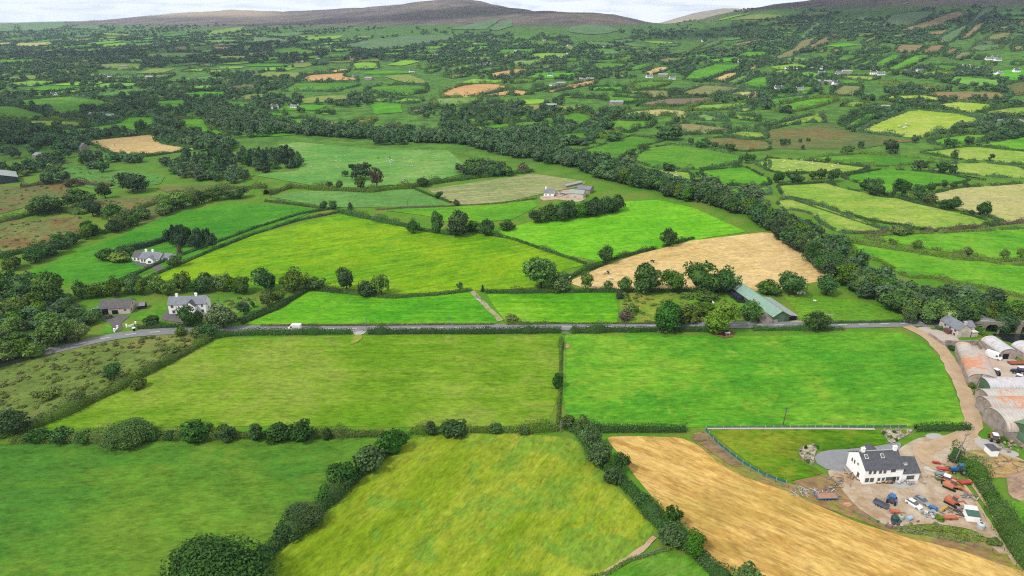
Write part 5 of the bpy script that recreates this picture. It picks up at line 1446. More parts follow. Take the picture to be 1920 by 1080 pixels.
def gable(name, label, cat, A, B, W, hw, hr, wm=None, rm=None, wins=(), chim=(), group=None, over=.3, z0=None, lights=(), ridge_cap=False, doors=(), Lm=None):
    """house with the ridge along A-B (front corners on the ground)"""
    o, ang, Lh = frame2(A, B, z0)
    if Lm: Lh = Lm
    root = empty(name, (o[0], o[1], o[2] - .1), ang, label, cat, group)
    wm = wm or MWHITE; rm = rm or MSLATE
    MB().prismx([(0, -.3), (W, -.3), (W, hw), (W / 2, hw + hr), (0, hw)], 0, Lh).build('wall', wm, root)
    s = hr / (W / 2); t = .16
    m = MB()
    m.prismx([(-over, hw - over * s + .02), (W / 2, hw + hr + .02), (W / 2, hw + hr + t), (-over, hw - over * s + t)], -.22, Lh + .22)
    m.prismx([(W + over, hw - over * s + .02), (W + over, hw - over * s + t), (W / 2, hw + hr + t - .004), (W / 2, hw + hr + .024)], -.22, Lh + .22)
    rf = m.build('roof', rm, root)
    if ridge_cap:
        MB().box(Lh / 2, W / 2, hw + hr + t - .03, Lh + .3, .35, .1).build('ridge', MRIDGE, rf)
    for cx in chim:
        m = MB(); m.box(cx, W / 2, hw + hr - .4, .95, .7, 1.5); m.box(cx, W / 2, hw + hr + 1.1, 1.1, .85, .14)
        m.cyl((cx - .22, W / 2, hw + hr + 1.22), (cx - .22, W / 2, hw + hr + 1.6), .12); m.cyl((cx + .22, W / 2, hw + hr + 1.22), (cx + .22, W / 2, hw + hr + 1.6), .12)
        m.build('chimney', wm, rf)
    for lx, ly in lights:
        # roof light on the front slope
        z = hw + ly * s; nl = hypot(1, s); ny, nz = -s / nl, 1 / nl; uy, uz = 1 / nl, s / nl
        def slab(hx, hy, t0, t1):
            vs = []
            for tt in (t0, t1):
                for a, b in ((-1, -1), (1, -1), (1, 1), (-1, 1)):
                    vs.append((lx + a * hx, ly + b * hy * uy + tt * ny, z + b * hy * uz + tt * nz))
            return MB().add(vs, [(3, 2, 1, 0), (4, 5, 6, 7), (0, 1, 5, 4), (1, 2, 6, 5), (2, 3, 7, 6), (3, 0, 4, 7)])
        f = slab(.5, .65, .1, .24).build('roof_light', MFRAME, rf); slab(.38, .52, .2, .27).build('pane', MGLASS, f)
    for w in wins: window(root, *w, L_=Lh, W_=W)
    for w in doors: window(root, *w, L_=Lh, W_=W, name='door', pm=MDOOR)
    return root, Lh
def barrel(name, label, E0, E1, Ln, hw, hr, wm, rm, opening=None, group=None, doors=0, world=None, z0=None, panel=None):
    """round roofed shed: end wall from E0 to E1, running back along the left normal"""
    o, ang, w = frame2(E0, E1, z0)
    root = empty(name, (o[0], o[1], o[2] - .1), ang, label, 'shed', group)
    n = 14
    arc = [(w / 2 - w / 2 * cos(pi * i / n), hw + hr * sin(pi * i / n)) for i in range(n + 1)]
    MB().prism([(0, -.3)] + arc + [(w, -.3)], .08, Ln - .08).build('wall', wm, root)
    m = MB(); k = 1 + .35 / w
    nr = max(4, int(Ln / 1.2)); rings = []
    out = [(w / 2 - (w / 2 + .16) * cos(pi * i / n), hw + (hr + .14) * sin(pi * i / n) + .02) for i in range(n + 1)]
    inn = [(w / 2 - (w / 2 + .03) * cos(pi * i / n), hw + (hr + .02) * sin(pi * i / n) + .01) for i in range(n, -1, -1)]
    m.prism(out + inn, -.15, Ln + .15)
    m.build('roof', rm, root)
    if opening:
        x, ow, oh = opening
        MB().box(x, .06, -.05, ow, .16, oh).build('doorway', MDARKW, root)
    if panel:
        x, ow, oh, mt = panel
        MB().box(x, .03, -.05, ow, .12, oh).build('door', mt, root)
    return root
# --- the white farmhouse at the lower right
A_, B_ = (1617, 908.4), (1688.5, 904.5)
o_, an_, L0 = frame2(A_, B_)
def wx(zx): return (zx - 515) / (1180 - 515) * L0
wins = [('f', wx(x), 1.55, 1.05, 1.35) for x in (575, 660)] + [('f', wx(x), 1.6, .75, 1.0) for x in (780, 856)] + [('f', wx(960), 1.6, 2.0, 1.2), ('f', wx(1112), 1.6, .6, 1.2)]
wins += [('f', wx(x), 4.05, .75, .95) for x in (602, 683, 778, 856)] + [('f', wx(1000), 4.3, 1.3, .9)]
wins += [('l', 2.6, 1.5, .9, 1.5), ('l', 6.4, 3.9, .6, 1.1), ('l', 3.6, 4.4, .6, .6), ('l', 5.2, 4.0, .5, 1.2)]
fh, _ = gable('farmhouse', 'large white two storey farmhouse with slate roof and roof lights in the yard', 'house', A_, B_, 8.6, 5.0, 3.0, MWHITE, MSLATE, wins, (1.0, L0 - .8), lights=((wx(600), 3.0), (wx(880), 3.0)), ridge_cap=True, doors=[('f', wx(1050), 1.15, .95, 2.1)])
# side wing and rear return are parts of the same house
def wing(root, x0, x1, y0, W, hw, hr, wm, rm, wins=(), light=None, across=False):
    """lower wing beside the main block; across turns its ridge front to back"""
    s = hr / (W / 2) if not across else hr / ((x1 - x0) / 2)
    if not across:
        MB().prismx([(y0, -.3), (y0 + W, -.3), (y0 + W, hw), (y0 + W / 2, hw + hr), (y0, hw)], x0, x1).build('wing_wall', wm, root)
        m = MB()
        m.prismx([(y0 - .25, hw - .25 * s + .02), (y0 + W / 2, hw + hr + .02), (y0 + W / 2, hw + hr + .16), (y0 - .25, hw - .25 * s + .16)], x0 + .03, x1 + .2)
        m.prismx([(y0 + W + .25, hw - .25 * s + .02), (y0 + W + .25, hw - .25 * s + .16), (y0 + W / 2, hw + hr + .156), (y0 + W / 2, hw + hr + .024)], x0 + .03, x1 + .2)
    else:
        c = (x0 + x1) / 2
        MB().prism([(x0, -.3), (x1, -.3), (x1, hw), (c, hw + hr), (x0, hw)], y0, y0 + W).build('wing_wall', wm, root)
        m = MB()
        m.prism([(x0 - .2, hw - .2 * s + .02), (c, hw + hr + .02), (c, hw + hr + .16), (x0 - .2, hw - .2 * s + .16)], y0 - .2, y0 + W + .2)
        m.prism([(x1 + .2, hw - .2 * s + .02), (x1 + .2, hw - .2 * s + .16), (c, hw + hr + .156), (c, hw + hr + .024)], y0 - .2, y0 + W + .2)
    rf = m.build('wing_roof', rm, root)
    for (x, z, w, h) in wins:
        f = MB().box(x, y0 - .03, z - h / 2 - .08, w + .16, .08, h + .16).build('window', MFRAME, root)
        MB().box(x, y0 - .06, z - h / 2, w, .08, h).build('pane', MGLASS, f)
    if light:
        lx, ly = light; z = hw + (ly - y0) * s
        f = MB().box(lx, ly, z - .1, 1.0, 1.2, .5).build('roof_light', MFRAME, rf); MB().box(lx, ly, z + .38, .76, .95, .05).build('pane', MGLASS, f)
wing(fh, L0 + .0, L0 + 5.2, .15, 7.4, 3.1, 2.5, MWHITE, MSLATE, [(L0 + 2.6, 1.6, 2.2, 1.2)], (L0 + 1.6, 2.3))
wing(fh, L0 * .54, L0 * .54 + 4.0, 8.6, 3.6, 3.4, 1.5, MWHITE, MSLATE, across=True)
MB().box(L0 - 1.2, -.5, -.1, 2.6, 1.0, .35).build('doorstep', MSTONE, fh)
# --- white farmhouse on the left
A2, B2 = (317.8, 589.4), (387.5, 586.9)
o2, an2, L2 = frame2(A2, B2)
def wx2(zx): return (zx - 1150) / (1680 - 1150) * L2
wh, _ = gable('farmhouse', 'white two storey house with grey slate roof and a front gable by the road', 'house', A2, B2, 6.6, 4.7, 2.4, MWHITE, MSLATEL,
    [('f', wx2(1208), 3.7, 1.0, 1.1), ('f', wx2(1218), 1.3, 1.1, 1.3), ('f', wx2(1380), 3.7, 1.3, .9), ('f', wx2(1632), 3.7, .7, 1.1), ('f', wx2(1630), 1.3, 1.0, 1.2), ('r', 2.0, 3.8, .8, 1.1), ('r', 3.5, 1.4, .9, 1.3)], (wx2(1258), wx2(1532)))
wing(wh, wx2(1405), wx2(1555), -2.2, 3.4, 4.3, 2.0, MWHITE, MSLATE, [(wx2(1480), 3.2, .9, 1.0), (wx2(1480), 1.2, 1.1, 1.2)], across=True)
# --- pale barn beside it
A3, B3 = (187.5, 590.2), (244.2, 587.6)
o3, an3, L3 = frame2(A3, B3)
bn, _ = gable('barn', 'pale rendered barn with brown roof and two black doorways', 'barn', A3, B3, 8.0, 3.0, 2.5, MCREAM, MTILE, [('f', L3 * .86, 1.9, .9, .8), ('r', 4.0, 3.6, .7, 1.1), ('r', 2.0, 1.2, .8, 1.2)])
MB().box(L3 * .19, -.02, -.1, L3 * .2, .12, 2.75).build('doorway', MDARKW, bn)
MB().box(L3 * .51, -.02, -.1, L3 * .2, .12, 2.1).build('doorway', MDARKW, bn)
gable('shed', 'small black garden shed with pale roof edge between barn and white house', 'shed', (259, 580.5), (272, 579.5), 3.2, 1.9, .9, plain('black_timber', (.02, .02, .022), .8), MSLATEL)
# --- bungalow
bg_, Lb = gable('bungalow', 'long white bungalow with grey hipped wings inside dark hedges', 'house', (262.5, 492.5), (296, 494), 8.5, 2.6, 2.3, MWHITE, MSLATEL,
    [('f', 1.4, 1.4, .9, 1.2), ('f', 2.9, 1.4, .9, 1.2), ('f', 6.6, 1.4, 1.2, 1.1), ('r', 2.6, 1.5, 1.0, 1.1), ('r', 5.6, 1.5, 1.0, 1.1)], (1.8, 5.6))
wing(bg_, -5.5, 0, 1.6, 8.0, 2.6, 2.1, MWHITE, MTILE, [(-3.8, 1.4, .9, 1.1), (-1.8, 1.4, .9, 1.1)])
wing(bg_, 4.6, 8.8, -1.6, 3.0, 2.5, 1.6, MWHITE, MSLATEL, [(6.7, 1.4, 1.6, 1.1)], across=True)
wing(bg_, Lb, Lb + 5, 3.2, 6.0, 2.4, 1.4, MWHITE, MSLATEL, [(Lb + 2.6, 1.2, 2.6, 1.6)])
# --- long green roofed shed by the road
gs, Lg = gable('barn', 'long barn with pale green sheet roof beside the road', 'barn', (1378.5, 549.5), (1378.6, 549.6), 7.5, 3.2, 1.9, MGREEND, MTEAL, Lm=3) if False else (None, 0)
pF, pR, pB = g(1448.5, 605.5), g(1481, 603.8), g(1379, 549)
ang = atan2(pR[1] - pF[1], pR[0] - pF[0]); wG = hypot(pR[0] - pF[0], pR[1] - pF[1]); LG_ = hypot(pB[0] - pF[0], pB[1] - pF[1])
gr = empty('barn', (pF[0], pF[1], -.1), ang + .10, 'long barn with pale green sheet roof beside the road', 'barn')
hw, hr = 2.9, 2.3
m = MB(); m.prism([(0, -.3), (wG, -.3), (wG, hw), (wG / 2, hw + hr), (0, hw)], 0, LG_); m.build('wall', MGREEND, gr)
s_ = hr / (wG / 2)
m = MB(); m.prism([(-.3, hw - .3 * s_ + .02), (wG / 2, hw + hr + .02), (wG / 2, hw + hr + .14), (-.3, hw - .3 * s_ + .14)], -.2, LG_ + .2)
m.prism([(wG + .05, hw + .02), (wG + .05, hw + .14), (wG / 2, hw + hr + .136), (wG / 2, hw + hr + .024)], -.2, LG_ + .2); rG = m.build('roof', MTEAL, gr)
for k in range(9):
    yy = LG_ * (.42 + .062 * k)
    MB().add([(wG * .16, yy, hw + wG * .16 * s_ + .17), (wG * .3, yy, hw + wG * .3 * s_ + .17), (wG * .3, yy + 1, hw + wG * .3 * s_ + .17), (wG * .16, yy + 1, hw + wG * .16 * s_ + .17)], [(0, 1, 2, 3)]).build('roof_sheet', MGREYR, rG)
MB().box(wG / 2 + .2, -.06, -.1, 2.6, .12, 3.4).build('door', MGREENM, gr)
m = MB(); m.box(1.2, -.08, -.1, 2.2, .14, 1.6); m.build('block_wall', MCONC, gr)
# lean-to on the right
wl = 4.2
m = MB(); m.prism([(wG + .02, -.3), (wG + wl, -.3), (wG + wl, 1.9), (wG + .02, 2.75)], .6, LG_ * .62); m.build('lean_to_wall', MCONC, gr)
m = MB(); m.prism([(wG + .03, 2.84), (wG + wl + .3, 1.92), (wG + wl + .3, 2.04), (wG + .03, 2.98)], .1, LG_ * .62 + .2); m.build('lean_to_roof', MGREYR, gr)
MB().box(wG + wl / 2, .52, -.1, wl - .6, .12, 2.0).build('doorway', MDARKW, gr)
gable('stone_shed', 'small whitewashed stone shed with a pointed gable at the roadside', 'shed', (1447.2, 606.8), (1447.3, 594), 5.2, 2.0, 2.0, MCONC, MSTONE, Lm=5.0) if False else None
def gable_end(name, label, cat, A, B, Ln, hw, hr, wm, rm, z0=None, group=None, wins=(), chim=(), dt=None):
    """house whose gable end A-B faces the viewer; ridge runs away from it"""
    o, ang, w = frame2(A, B, z0)
    r = empty(name, (o[0], o[1], o[2] - .1), ang, label, cat, group)
    MB().prism([(0, -.3), (w, -.3), (w, hw), (w / 2, hw + hr), (0, hw)], 0, Ln).build('wall', wm, r)
    s = hr / (w / 2); m = MB()
    m.prism([(-.25, hw - .25 * s + .02), (w / 2, hw + hr + .02), (w / 2, hw + hr + .15), (-.25, hw - .25 * s + .15)], -.15, Ln + .15)
    m.prism([(w + .25, hw - .25 * s + .02), (w + .25, hw - .25 * s + .15), (w / 2, hw + hr + .146), (w / 2, hw + hr + .024)], -.15, Ln + .15)
    rf = m.build('roof', rm, r)
    for cy in chim:
        m = MB(); m.box(w / 2, cy, hw + hr - .4, .7, .95, 1.4); m.box(w / 2, cy, hw + hr + 1.0, .85, 1.1, .14); m.build('chimney', wm, rf)
    for wn in wins: window(r, *wn, L_=w, W_=Ln)
    return r, w
gable_end('stone_shed', 'small whitewashed stone shed with a pointed gable at the roadside', 'shed', (1425, 606.8), (1448, 606.8), 6.0, 1.9, 1.9, MCONC, MSTONE)
gable_end('stone_shed', 'little stone shed with dark roof half hidden by a tree beside the green roof', 'shed', (1414, 590), (1431, 589.5), 7.0, 1.9, 1.6, MCONC, MSLATE)
# --- cottage at the roadside
oc, ac, wc = frame2((1794, 633), (1819, 632.2))
ct, wct = gable_end('cottage', 'small whitewashed cottage with slate roof at the roadside above the lane', 'house', (1794, 633), (1818.5, 632.2), 10.5, 3.3, 2.2, MPINK, MSLATEL, 0.0,
    wins=[('l', 1.6, 2.5, 1.1, .8), ('l', 4.4, 2.5, 1.1, .8), ('l', 7.2, 2.5, 1.1, .8), ('l', 1.6, .9, 1.1, 1.0), ('l', 8.6, .9, 1.0, 1.0)], chim=(.6, 9.8))
m = MB(); m.box(-.9, 4.2, -.2, 1.8, 2.6, 2.1); m.build('porch', plain('brown_timber', C(140, 84, 60), .7), ct)
m = MB(); m.prismx([(2.8, 1.92), (5.6, 1.92), (5.6, 2.02), (2.8, 2.02)], -1.95, -.02); m.build('porch_roof', MSLATE, ct)
wing_m = MB(); wing_m.box(wct + 2.0, 5.4, -.3, 4.0, 5.0, 3.3); wing_m.build('wing_wall', MPINK, ct)
m = MB(); m.prismx([(2.7, 2.9), (5.4, 4.6), (8.1, 2.9), (8.1, 3.05), (5.4, 4.75), (2.7, 3.05)], wct + .05, wct + 4.2); m.build('wing_roof', MSLATEL, ct)
m = MB(); m.box(wct + 2.2, 1.2, -.2, 2.4, 2.2, 2.0); m.box(wct + 2.2, 1.2, 1.8, 2.8, 2.6, .15); m.build('outhouse', MPINK, ct)
def wall_run(px, h, t, mat, label, name='stone_wall', world=None, z=None, cop=None):
    pts = [g(*p) for p in px] if world is None else world
    o = Vector(pts[0]); m = MB()
    for a, b in zip(pts[:-1], pts[1:]):
        a = Vector(a) - o; b = Vector(b) - o; d = (b - a).normalized(); n = Vector((-d.y, d.x, 0)) * t / 2
        vs = [a + n, a - n, b - n, b + n]
        m.add([(p.x, p.y, p.z - .3) for p in vs] + [(p.x, p.y, p.z + h) for p in vs], [(3, 2, 1, 0), (4, 5, 6, 7), (0, 1, 5, 4), (1, 2, 6, 5), (2, 3, 7, 6), (3, 0, 4, 7)])
    w = m.build(name, mat); w.location = o; tag(w, label, 'wall')
    return w
wall_run([(1770, 648), (1800, 649), (1832, 648)], 2.4, .4, MCONC, 'tall mossy yard wall below the roadside cottage')
wall_run([(1741, 628), (1755, 638), (1772, 650)], 1.2, .35, MCONC, 'low wall between the dirt lane and the cottage drive')
wall_run([(1834, 650), (1838, 656)], 2.0, .4, MCONC, 'short wall end beside the white arched shed')
# --- bridge
road_y = lambda v: g0(1900, v)[1]
yb = g0(1900, 606.5)[1]
xs0, xs1 = g0(1826, 607)[0], g0(1990, 607)[0]
MRIV = plain('river_water', (.012, .013, .013), .15, .5, 0, .2, .3)
def bridge():
    """stone wall under the road, pierced by three round arches"""
    r = empty('stone_bridge', (xs0, yb, 0), 0, 'old stone bridge with round arches carrying the road over the river', 'bridge')
    Lb = xs1 - xs0
    arches = [(g0(1852, 616)[0] - xs0, 1.4, -2.0), (g0(1879, 618)[0] - xs0, 2.7, -2.3), (g0(1911, 618)[0] - xs0, 3.6, -2.6), (g0(1950, 618)[0] - xs0, 3.0, -2.4)]
    top, bot = -.35, -6.0
    vs, fs = [], []
    m = MB()
    # face built of columns between and over the arches
    xs = [0.0]
    def col(x0, x1, zb0, zb1):
        for y0, y1 in ((-.5, 0.0),):
            m.add([(x0, y0, zb0), (x1, y0, zb1), (x1, y0, top), (x0, y0, top), (x0, y1, zb0), (x1, y1, zb1), (x1, y1, top), (x0, y1, top)],
                  [(0, 1, 2, 3), (7, 6, 5, 4), (0, 4, 5, 1), (3, 2, 6, 7)])
    x = 0
    for cx, rr, zc in arches:
        col(x, cx - rr, bot, bot)
        n = 12
        for i in range(n):
            a0, a1 = pi - pi * i / n, pi - pi * (i + 1) / n
            col(cx + rr * cos(a0), cx + rr * cos(a1), zc + rr * .8 * sin(a0) , zc + rr * .8 * sin(a1))
        x = cx + rr
    col(x, Lb, bot, bot)
    m.build('face', MSTONE, r)
    MB().box(Lb / 2, -.25, top + .002, Lb, .55, 1.25).build('parapet', MSTONE, r)
    m = MB()
    for cx, rr, zc in arches:
        n = 10
        for i in range(n):
            a0, a1 = pi * i / n, pi * (i + 1) / n
            m.add([(cx + rr * cos(a0), .01, zc + rr * .8 * sin(a0)), (cx + rr * cos(a1), .01, zc + rr * .8 * sin(a1)), (cx + rr * cos(a1), 7, zc + rr * .8 * sin(a1)), (cx + rr * cos(a0), 7, zc + rr * .8 * sin(a0))], [(0, 1, 2, 3)])
    m.build('vault', MSTONE, r)
bridge()
wp = [(xs0 + 6, yb - 40), (xs0 + 60, yb - 40), (xs0 + 60, yb - 1), (xs0 + 3, yb - 1)]
wo_ = bpy.data.objects.new('water', mesh_np('water', [(p[0], p[1], -4.35) for p in wp], np.array([[0, 1, 2, 3]]), MRIV)); link(wo_)
tag(wo_, 'dark river water below the stone bridge', 'river', None, 'structure')
wall_run(None, .75, .35, MSTONE, 'low stone wall along the far side of the road by the bridge', world=[(g0(1740, 599)[0], g0(1740, 599)[1], 0), (g0(1830, 595.5)[0], g0(1830, 595.5)[1], 0), (g0(1990, 595.5)[0], g0(1990, 595.5)[1], 0)])
# --- curved sheds of the yard on the right
MSHW = wallmat('shed_wall', C(206, 190, 180), C(160, 142, 132), scale=.5)
def barrel_world(name, label, p, ang, w, Ln, hw, hr, wm, rm, **k):
    return barrel(name, label, (p[0], p[1], 0.0), (p[0] + w * cos(ang), p[1] + w * sin(ang), 0.0), Ln, hw, hr, wm, rm, z0=0.0, **k)
def barrel_axis(name, label, P0, P2, w, hw, hr, wm, rm, Ln=None, **k):
    a, b = g0(*P0), g0(*P2); th = atan2(b[1] - a[1], b[0] - a[0]) - pi / 2
    return barrel_world(name, label, a, th, w, Ln or hypot(b[0] - a[0], b[1] - a[1]), hw, hr, wm, rm, **k)
barrel_axis('arched_shed', 'white arched shed with a dark doorway behind the white van', (1872, 674), (1837, 649), 6.4, 2.6, 1.9, MSHW, MTIN_W, opening=(2.4, 2.2, 2.5))
barrel_axis('arched_shed', 'bright white arched shed cut by the right edge near the river', (1950, 694), (1893, 660), 7.0, 2.8, 2.0, MSHW, MTIN_W)
barrel_axis('arched_shed', 'arched shed with a large orange rusty patch on its roof', (1812, 722), (1795, 676), 9.2, 3.0, 2.3, MSHW, MTIN_R)
barrel_axis('arched_shed', 'narrow back section with streaked roof behind the orange rusty shed', (1795, 675), (1789, 659), 5.2, 2.9, 1.7, MSHW, MTIN_M)
for (u, v, w, Ln, hw_, hr_, wm_, rm_, lb, pan) in (
        (1829, 722, 7.2, 17, 2.3, 2.2, MGREENM, MTIN_W, 'shiny white arched shed, rearmost of the row beside the lane', None),
        (1826, 745, 7.6, 34, 2.4, 2.3, MCONC, MTIN_M, 'streaky arched shed with a green strip, second of the row beside the lane', None),
        (1826, 763, 8.4, 34, 3.0, 2.7, MCONC, MTIN_R, 'tall rust streaked arched shed, third of the row beside the lane', None),
        (1839, 787, 11.6, 34, 3.3, 3.4, MCONC, MTIN_M, 'big arched shed with stained concrete end wall, nearest the lane corner', None)):
    p = g0(u, v)
    barrel_world('arched_shed', lb, p, radians(-90), w, Ln, hw_, hr_, wm_, rm_)
pe = g0(1876, 813)
barrel_world('arched_shed', 'green arched shed in front of the stained concrete one', (pe[0], pe[1] - .3), radians(-58), 12.0, 26, 3.2, 3.2, MGREEND, MTIN_G, panel=(5.2, 4.0, 3.6, MGREENM))
wall_run([(1889, 817), (1914, 838), (1925, 846)], 1.3, .3, MCONC, 'grey concrete wall in front of the green arched shed')
# --- small buildings of the yard
gs_, w_ = gable_end('garden_shed', 'small white garden shed with a flat grey top on the gravel', 'shed', (1857, 857), (1870.5, 857), 3.2, 2.3, .15, MWHITE, MSLATE)
hut = empty('hut', g(1812, 978), radians(-12), 'white hut with a green lean roof at the bottom of the yard', 'hut'); hut.scale = (.8, .8, .8)
m = MB(); m.prismx([(0, -.2), (3.6, -.2), (3.6, 3.0), (0, 2.4)], 0, 3.7); m.build('wall', MWHITE, hut)
m = MB(); m.prismx([(-.15, 2.4), (2.5, 2.86), (2.5, 2.96), (-.15, 2.5)], -.15, 3.85); m.build('roof', plain('green_felt', C(80, 116, 100), .9), hut)
m = MB(); m.prismx([(2.52, 2.9), (4.1, 3.5), (4.1, 3.6), (2.52, 3.0)], -.15, 3.85); m.build('roof_panel', MFRAME, hut)
# --- farmyard in the middle
gable('farm_shed', 'pale walled farm shed with grey green roof behind the tree screen', 'shed', (1066.5, 371), (1093, 373), 11, 3.6, 1.6, MCREAM, MGREYR, [('f', 4.5, 1.2, .8, .8)])
gable('farm_shed', 'low grey roofed shed behind the pale walled farm shed', 'shed', (1082, 361), (1106, 363.5), 9, 3.0, 1.6, MCONC, MSLATEL)
gable('farmhouse', 'little white house with dark slate roof at the left of the small farmyard', 'house', (1019.5, 368), (1038, 369), 6, 2.8, 2.2, MWHITE, MSLATEL, [('f', 1.6, 1.4, .8, 1.0), ('f', 4.6, 1.4, .8, 1.0)], (1.0,))
gable('shed', 'long low open shed at the top of the small farmyard', 'shed', (1062, 353), (1092, 346), 4.0, 2.0, .6, MCONC, MGREYR)
# --- left edge
gable('stone_house', 'old grey stone two storey house among dark trees', 'house', (132.5, 283), (154, 286), 8, 5.2, 3.2, MSTONE, MSLATEL, [('f', k * 2.2 + 1.2, 3.8, .8, 1.2) for k in range(4)] + [('r', 2.5, 3.8, .8, 1.2), ('r', 5.5, 3.8, .8, 1.2)], (.8, 11))
gable_end('barn', 'dark blue green barn with ribbed roof at the left edge', 'barn', (-28, 349), (36, 341.5), 26, 4.2, 3.0, plain('dark_teal_cladding', C(60, 78, 82), .7), MGREYR)
gable('shed', 'grey sheet roofed shed half hidden in the wood near the left edge', 'shed', (62, 297), (86, 299), 8, 3.2, 1.8, MCONC, MGREYR)
# --- houses scattered through the far valley
protos = []
def far_house(L_, W_, hw, hr, wm, rm, ch=True, wins=True):
    r = empty('far_house', (0, -100, -60))
    MB().prismx([(0, -1.2), (W_, -1.2), (W_, hw), (W_ / 2, hw + hr), (0, hw)], -L_ / 2, L_ / 2).build('wall', wm, r)
    s = hr / (W_ / 2); m = MB()
    m.prismx([(-.4, hw - .4 * s + .05), (W_ / 2, hw + hr + .05), (W_ / 2, hw + hr + .25), (-.4, hw - .4 * s + .25)], -L_ / 2 - .3, L_ / 2 + .3)
    m.prismx([(W_ + .4, hw - .4 * s + .05), (W_ + .4, hw - .4 * s + .25), (W_ / 2, hw + hr + .246), (W_ / 2, hw + hr + .054)], -L_ / 2 - .3, L_ / 2 + .3)
    rf = m.build('roof', rm, r)
    if ch:
        m = MB(); m.box(-L_ / 2 + .8, W_ / 2, hw + hr - .3, 1.1, .9, 1.5); m.box(L_ / 2 - .8, W_ / 2, hw + hr - .3, 1.1, .9, 1.5); m.build('chimney', wm, rf)
    if wins:
        for x in (-.3, 0, .3):
            f = MB().box(x * L_, -.04, 1.0, 1.2, .12, 1.2).build('window', MGLASS, r)
    return r
P1 = far_house(13, 7, 4.6, 2.6, MWHITE, MSLATE); P2_ = far_house(15, 8, 2.9, 2.4, MWHITE, MSLATEL); P3 = far_house(20, 11, 4.2, 2.2, MCONC, MGREYR, False, False); P4 = far_house(12, 7, 3, 2.4, MCREAM, plain('red_roof', C(190, 110, 100), .8))
FH = """0 0 4|360,392,1 420,392,2 190,396,2 1465,370,3 825,440,2 650,514,1 790,508,2 930,508,3 770,584,1 822,584,1 1115,592,3 398,724,1 1655,338,2 255,240,1 665,268,2 720,876,3 810,896,3 870,438,1 300,390,2
480 0 4|150,350,3 350,350,2 500,374,3 540,370,3 465,440,2 690,442,1 290,468,2 330,466,1 740,580,2 840,600,3 135,818,1 283,812,2 1220,348,1 1640,334,1 1355,416,1 1670,494,2 1720,496,1 1770,492,3 1170,546,1 310,254,2 1650,414,2 1740,410,2 1800,300,1
960 0 4|240,306,2 428,350,1 678,356,1 640,394,1 830,332,2 1120,290,3 1430,312,1 365,434,2 420,412,1 285,574,1 530,604,3 585,604,3 370,640,3 300,644,2 1035,584,2 1130,576,3 1205,596,2 1715,468,1 1805,738,4 290,808,3 785,790,3 30,388,1
1440 0 4|150,524,1 215,522,1 345,526,3 385,524,1 400,556,2 540,560,2 590,552,3 80,680,1 130,684,2 245,680,2 400,628,3 440,628,3 510,636,1 790,560,1 850,564,2 1055,542,3 1095,540,2 1145,540,2 1465,558,3 1600,534,3 1650,534,3 1710,562,1 1750,562,2 1665,450,2 1700,446,1 1730,456,2 1490,510,2 900,826,3 1740,945,3 1800,948,3 1870,944,3 1910,935,2 1610,530,2 1870,545,1"""
first = {}
for ln in FH.split('\n'):
    hd, rest = ln.split('|'); ox, oy, kk = (float(x) for x in hd.split())
    for a in rest.split():
        x, y, t = a.split(','); t = int(t); src = {1: P1, 2: P2_, 3: P3, 4: P4}[t]
        p = g(ox + float(x) / kk, oy + float(y) / kk)
        r = src if t not in first else copy_tree(src)
        first[t] = 1
        r.location = (p[0], p[1], p[2] + .3); r.rotation_euler = (0, 0, random.uniform(-.5, .5))
        s = random.uniform(.7, .95); r.scale = (s, s, s)
        tag(r, {1: 'small white house with dark slate roof in the far valley', 2: 'low white bungalow with grey roof in the far valley', 3: 'grey farm shed with pale sheet roof in the far valley', 4: 'cream house with a red roof right of the ploughed field'}[t],
            'shed' if t == 3 else 'house', {1: 'far white houses', 2: 'far bungalows', 3: 'far farm sheds', 4: None}[t])
        if t == 3: r.name = 'far_shed'
# ------------------------------------------------------------------ vehicles, poles, fences, animals
def paint(name, c, rough=.35): return plain(name, c, rough, .5, 0, .1, .6)
PW = paint('white_paint', (.6, .6, .6)); PGREY = paint('silver_paint', C(150, 158, 166)); PBLUE = paint('blue_paint', C(44, 112, 180)); PNAVY = paint('dark_blue_paint', C(40, 60, 96))
PRED = paint('red_paint', C(190, 70, 58)); POR = paint('orange_paint', C(196, 108, 72), .6); PYEL = paint('yellow_paint', C(200, 160, 72), .5); PTRAC = paint('dark_machine', C(60, 64, 72), .6)
MRUB = plain('rubber', (.015, .015, .016), .9); MRIM = plain('rim', C(170, 170, 165), .5); MSTEEL = plain('galvanised', C(160, 168, 172), .5, .4, .3); MWOODD = plain('weathered_timber', C(150, 128, 104), .9)
def wheel(root, x, y, r, w, rim=True):
    t = MB().cyl((x, y - w / 2, r), (x, y + w / 2, r), r, n=12).build('wheel', MRUB, root)
    if rim: MB().cyl((x, y - w / 2 - .015, r), (x, y + w / 2 + .015, r), r * .55, n=10).build('rim', MRIM, t)
def loft_body(root, name, mat, secs):
    """secs: (x, half width bottom, half width top, z0, z1)"""
    rings = [[(x, -wb, z0), (x, wb, z0), (x, wb, z0 + (z1 - z0) * .55), (x, wt, z1), (x, -wt, z1), (x, -wb, z0 + (z1 - z0) * .55)] for x, wb, wt, z0, z1 in secs]
    return MB().loft(rings).build(name, mat, root)
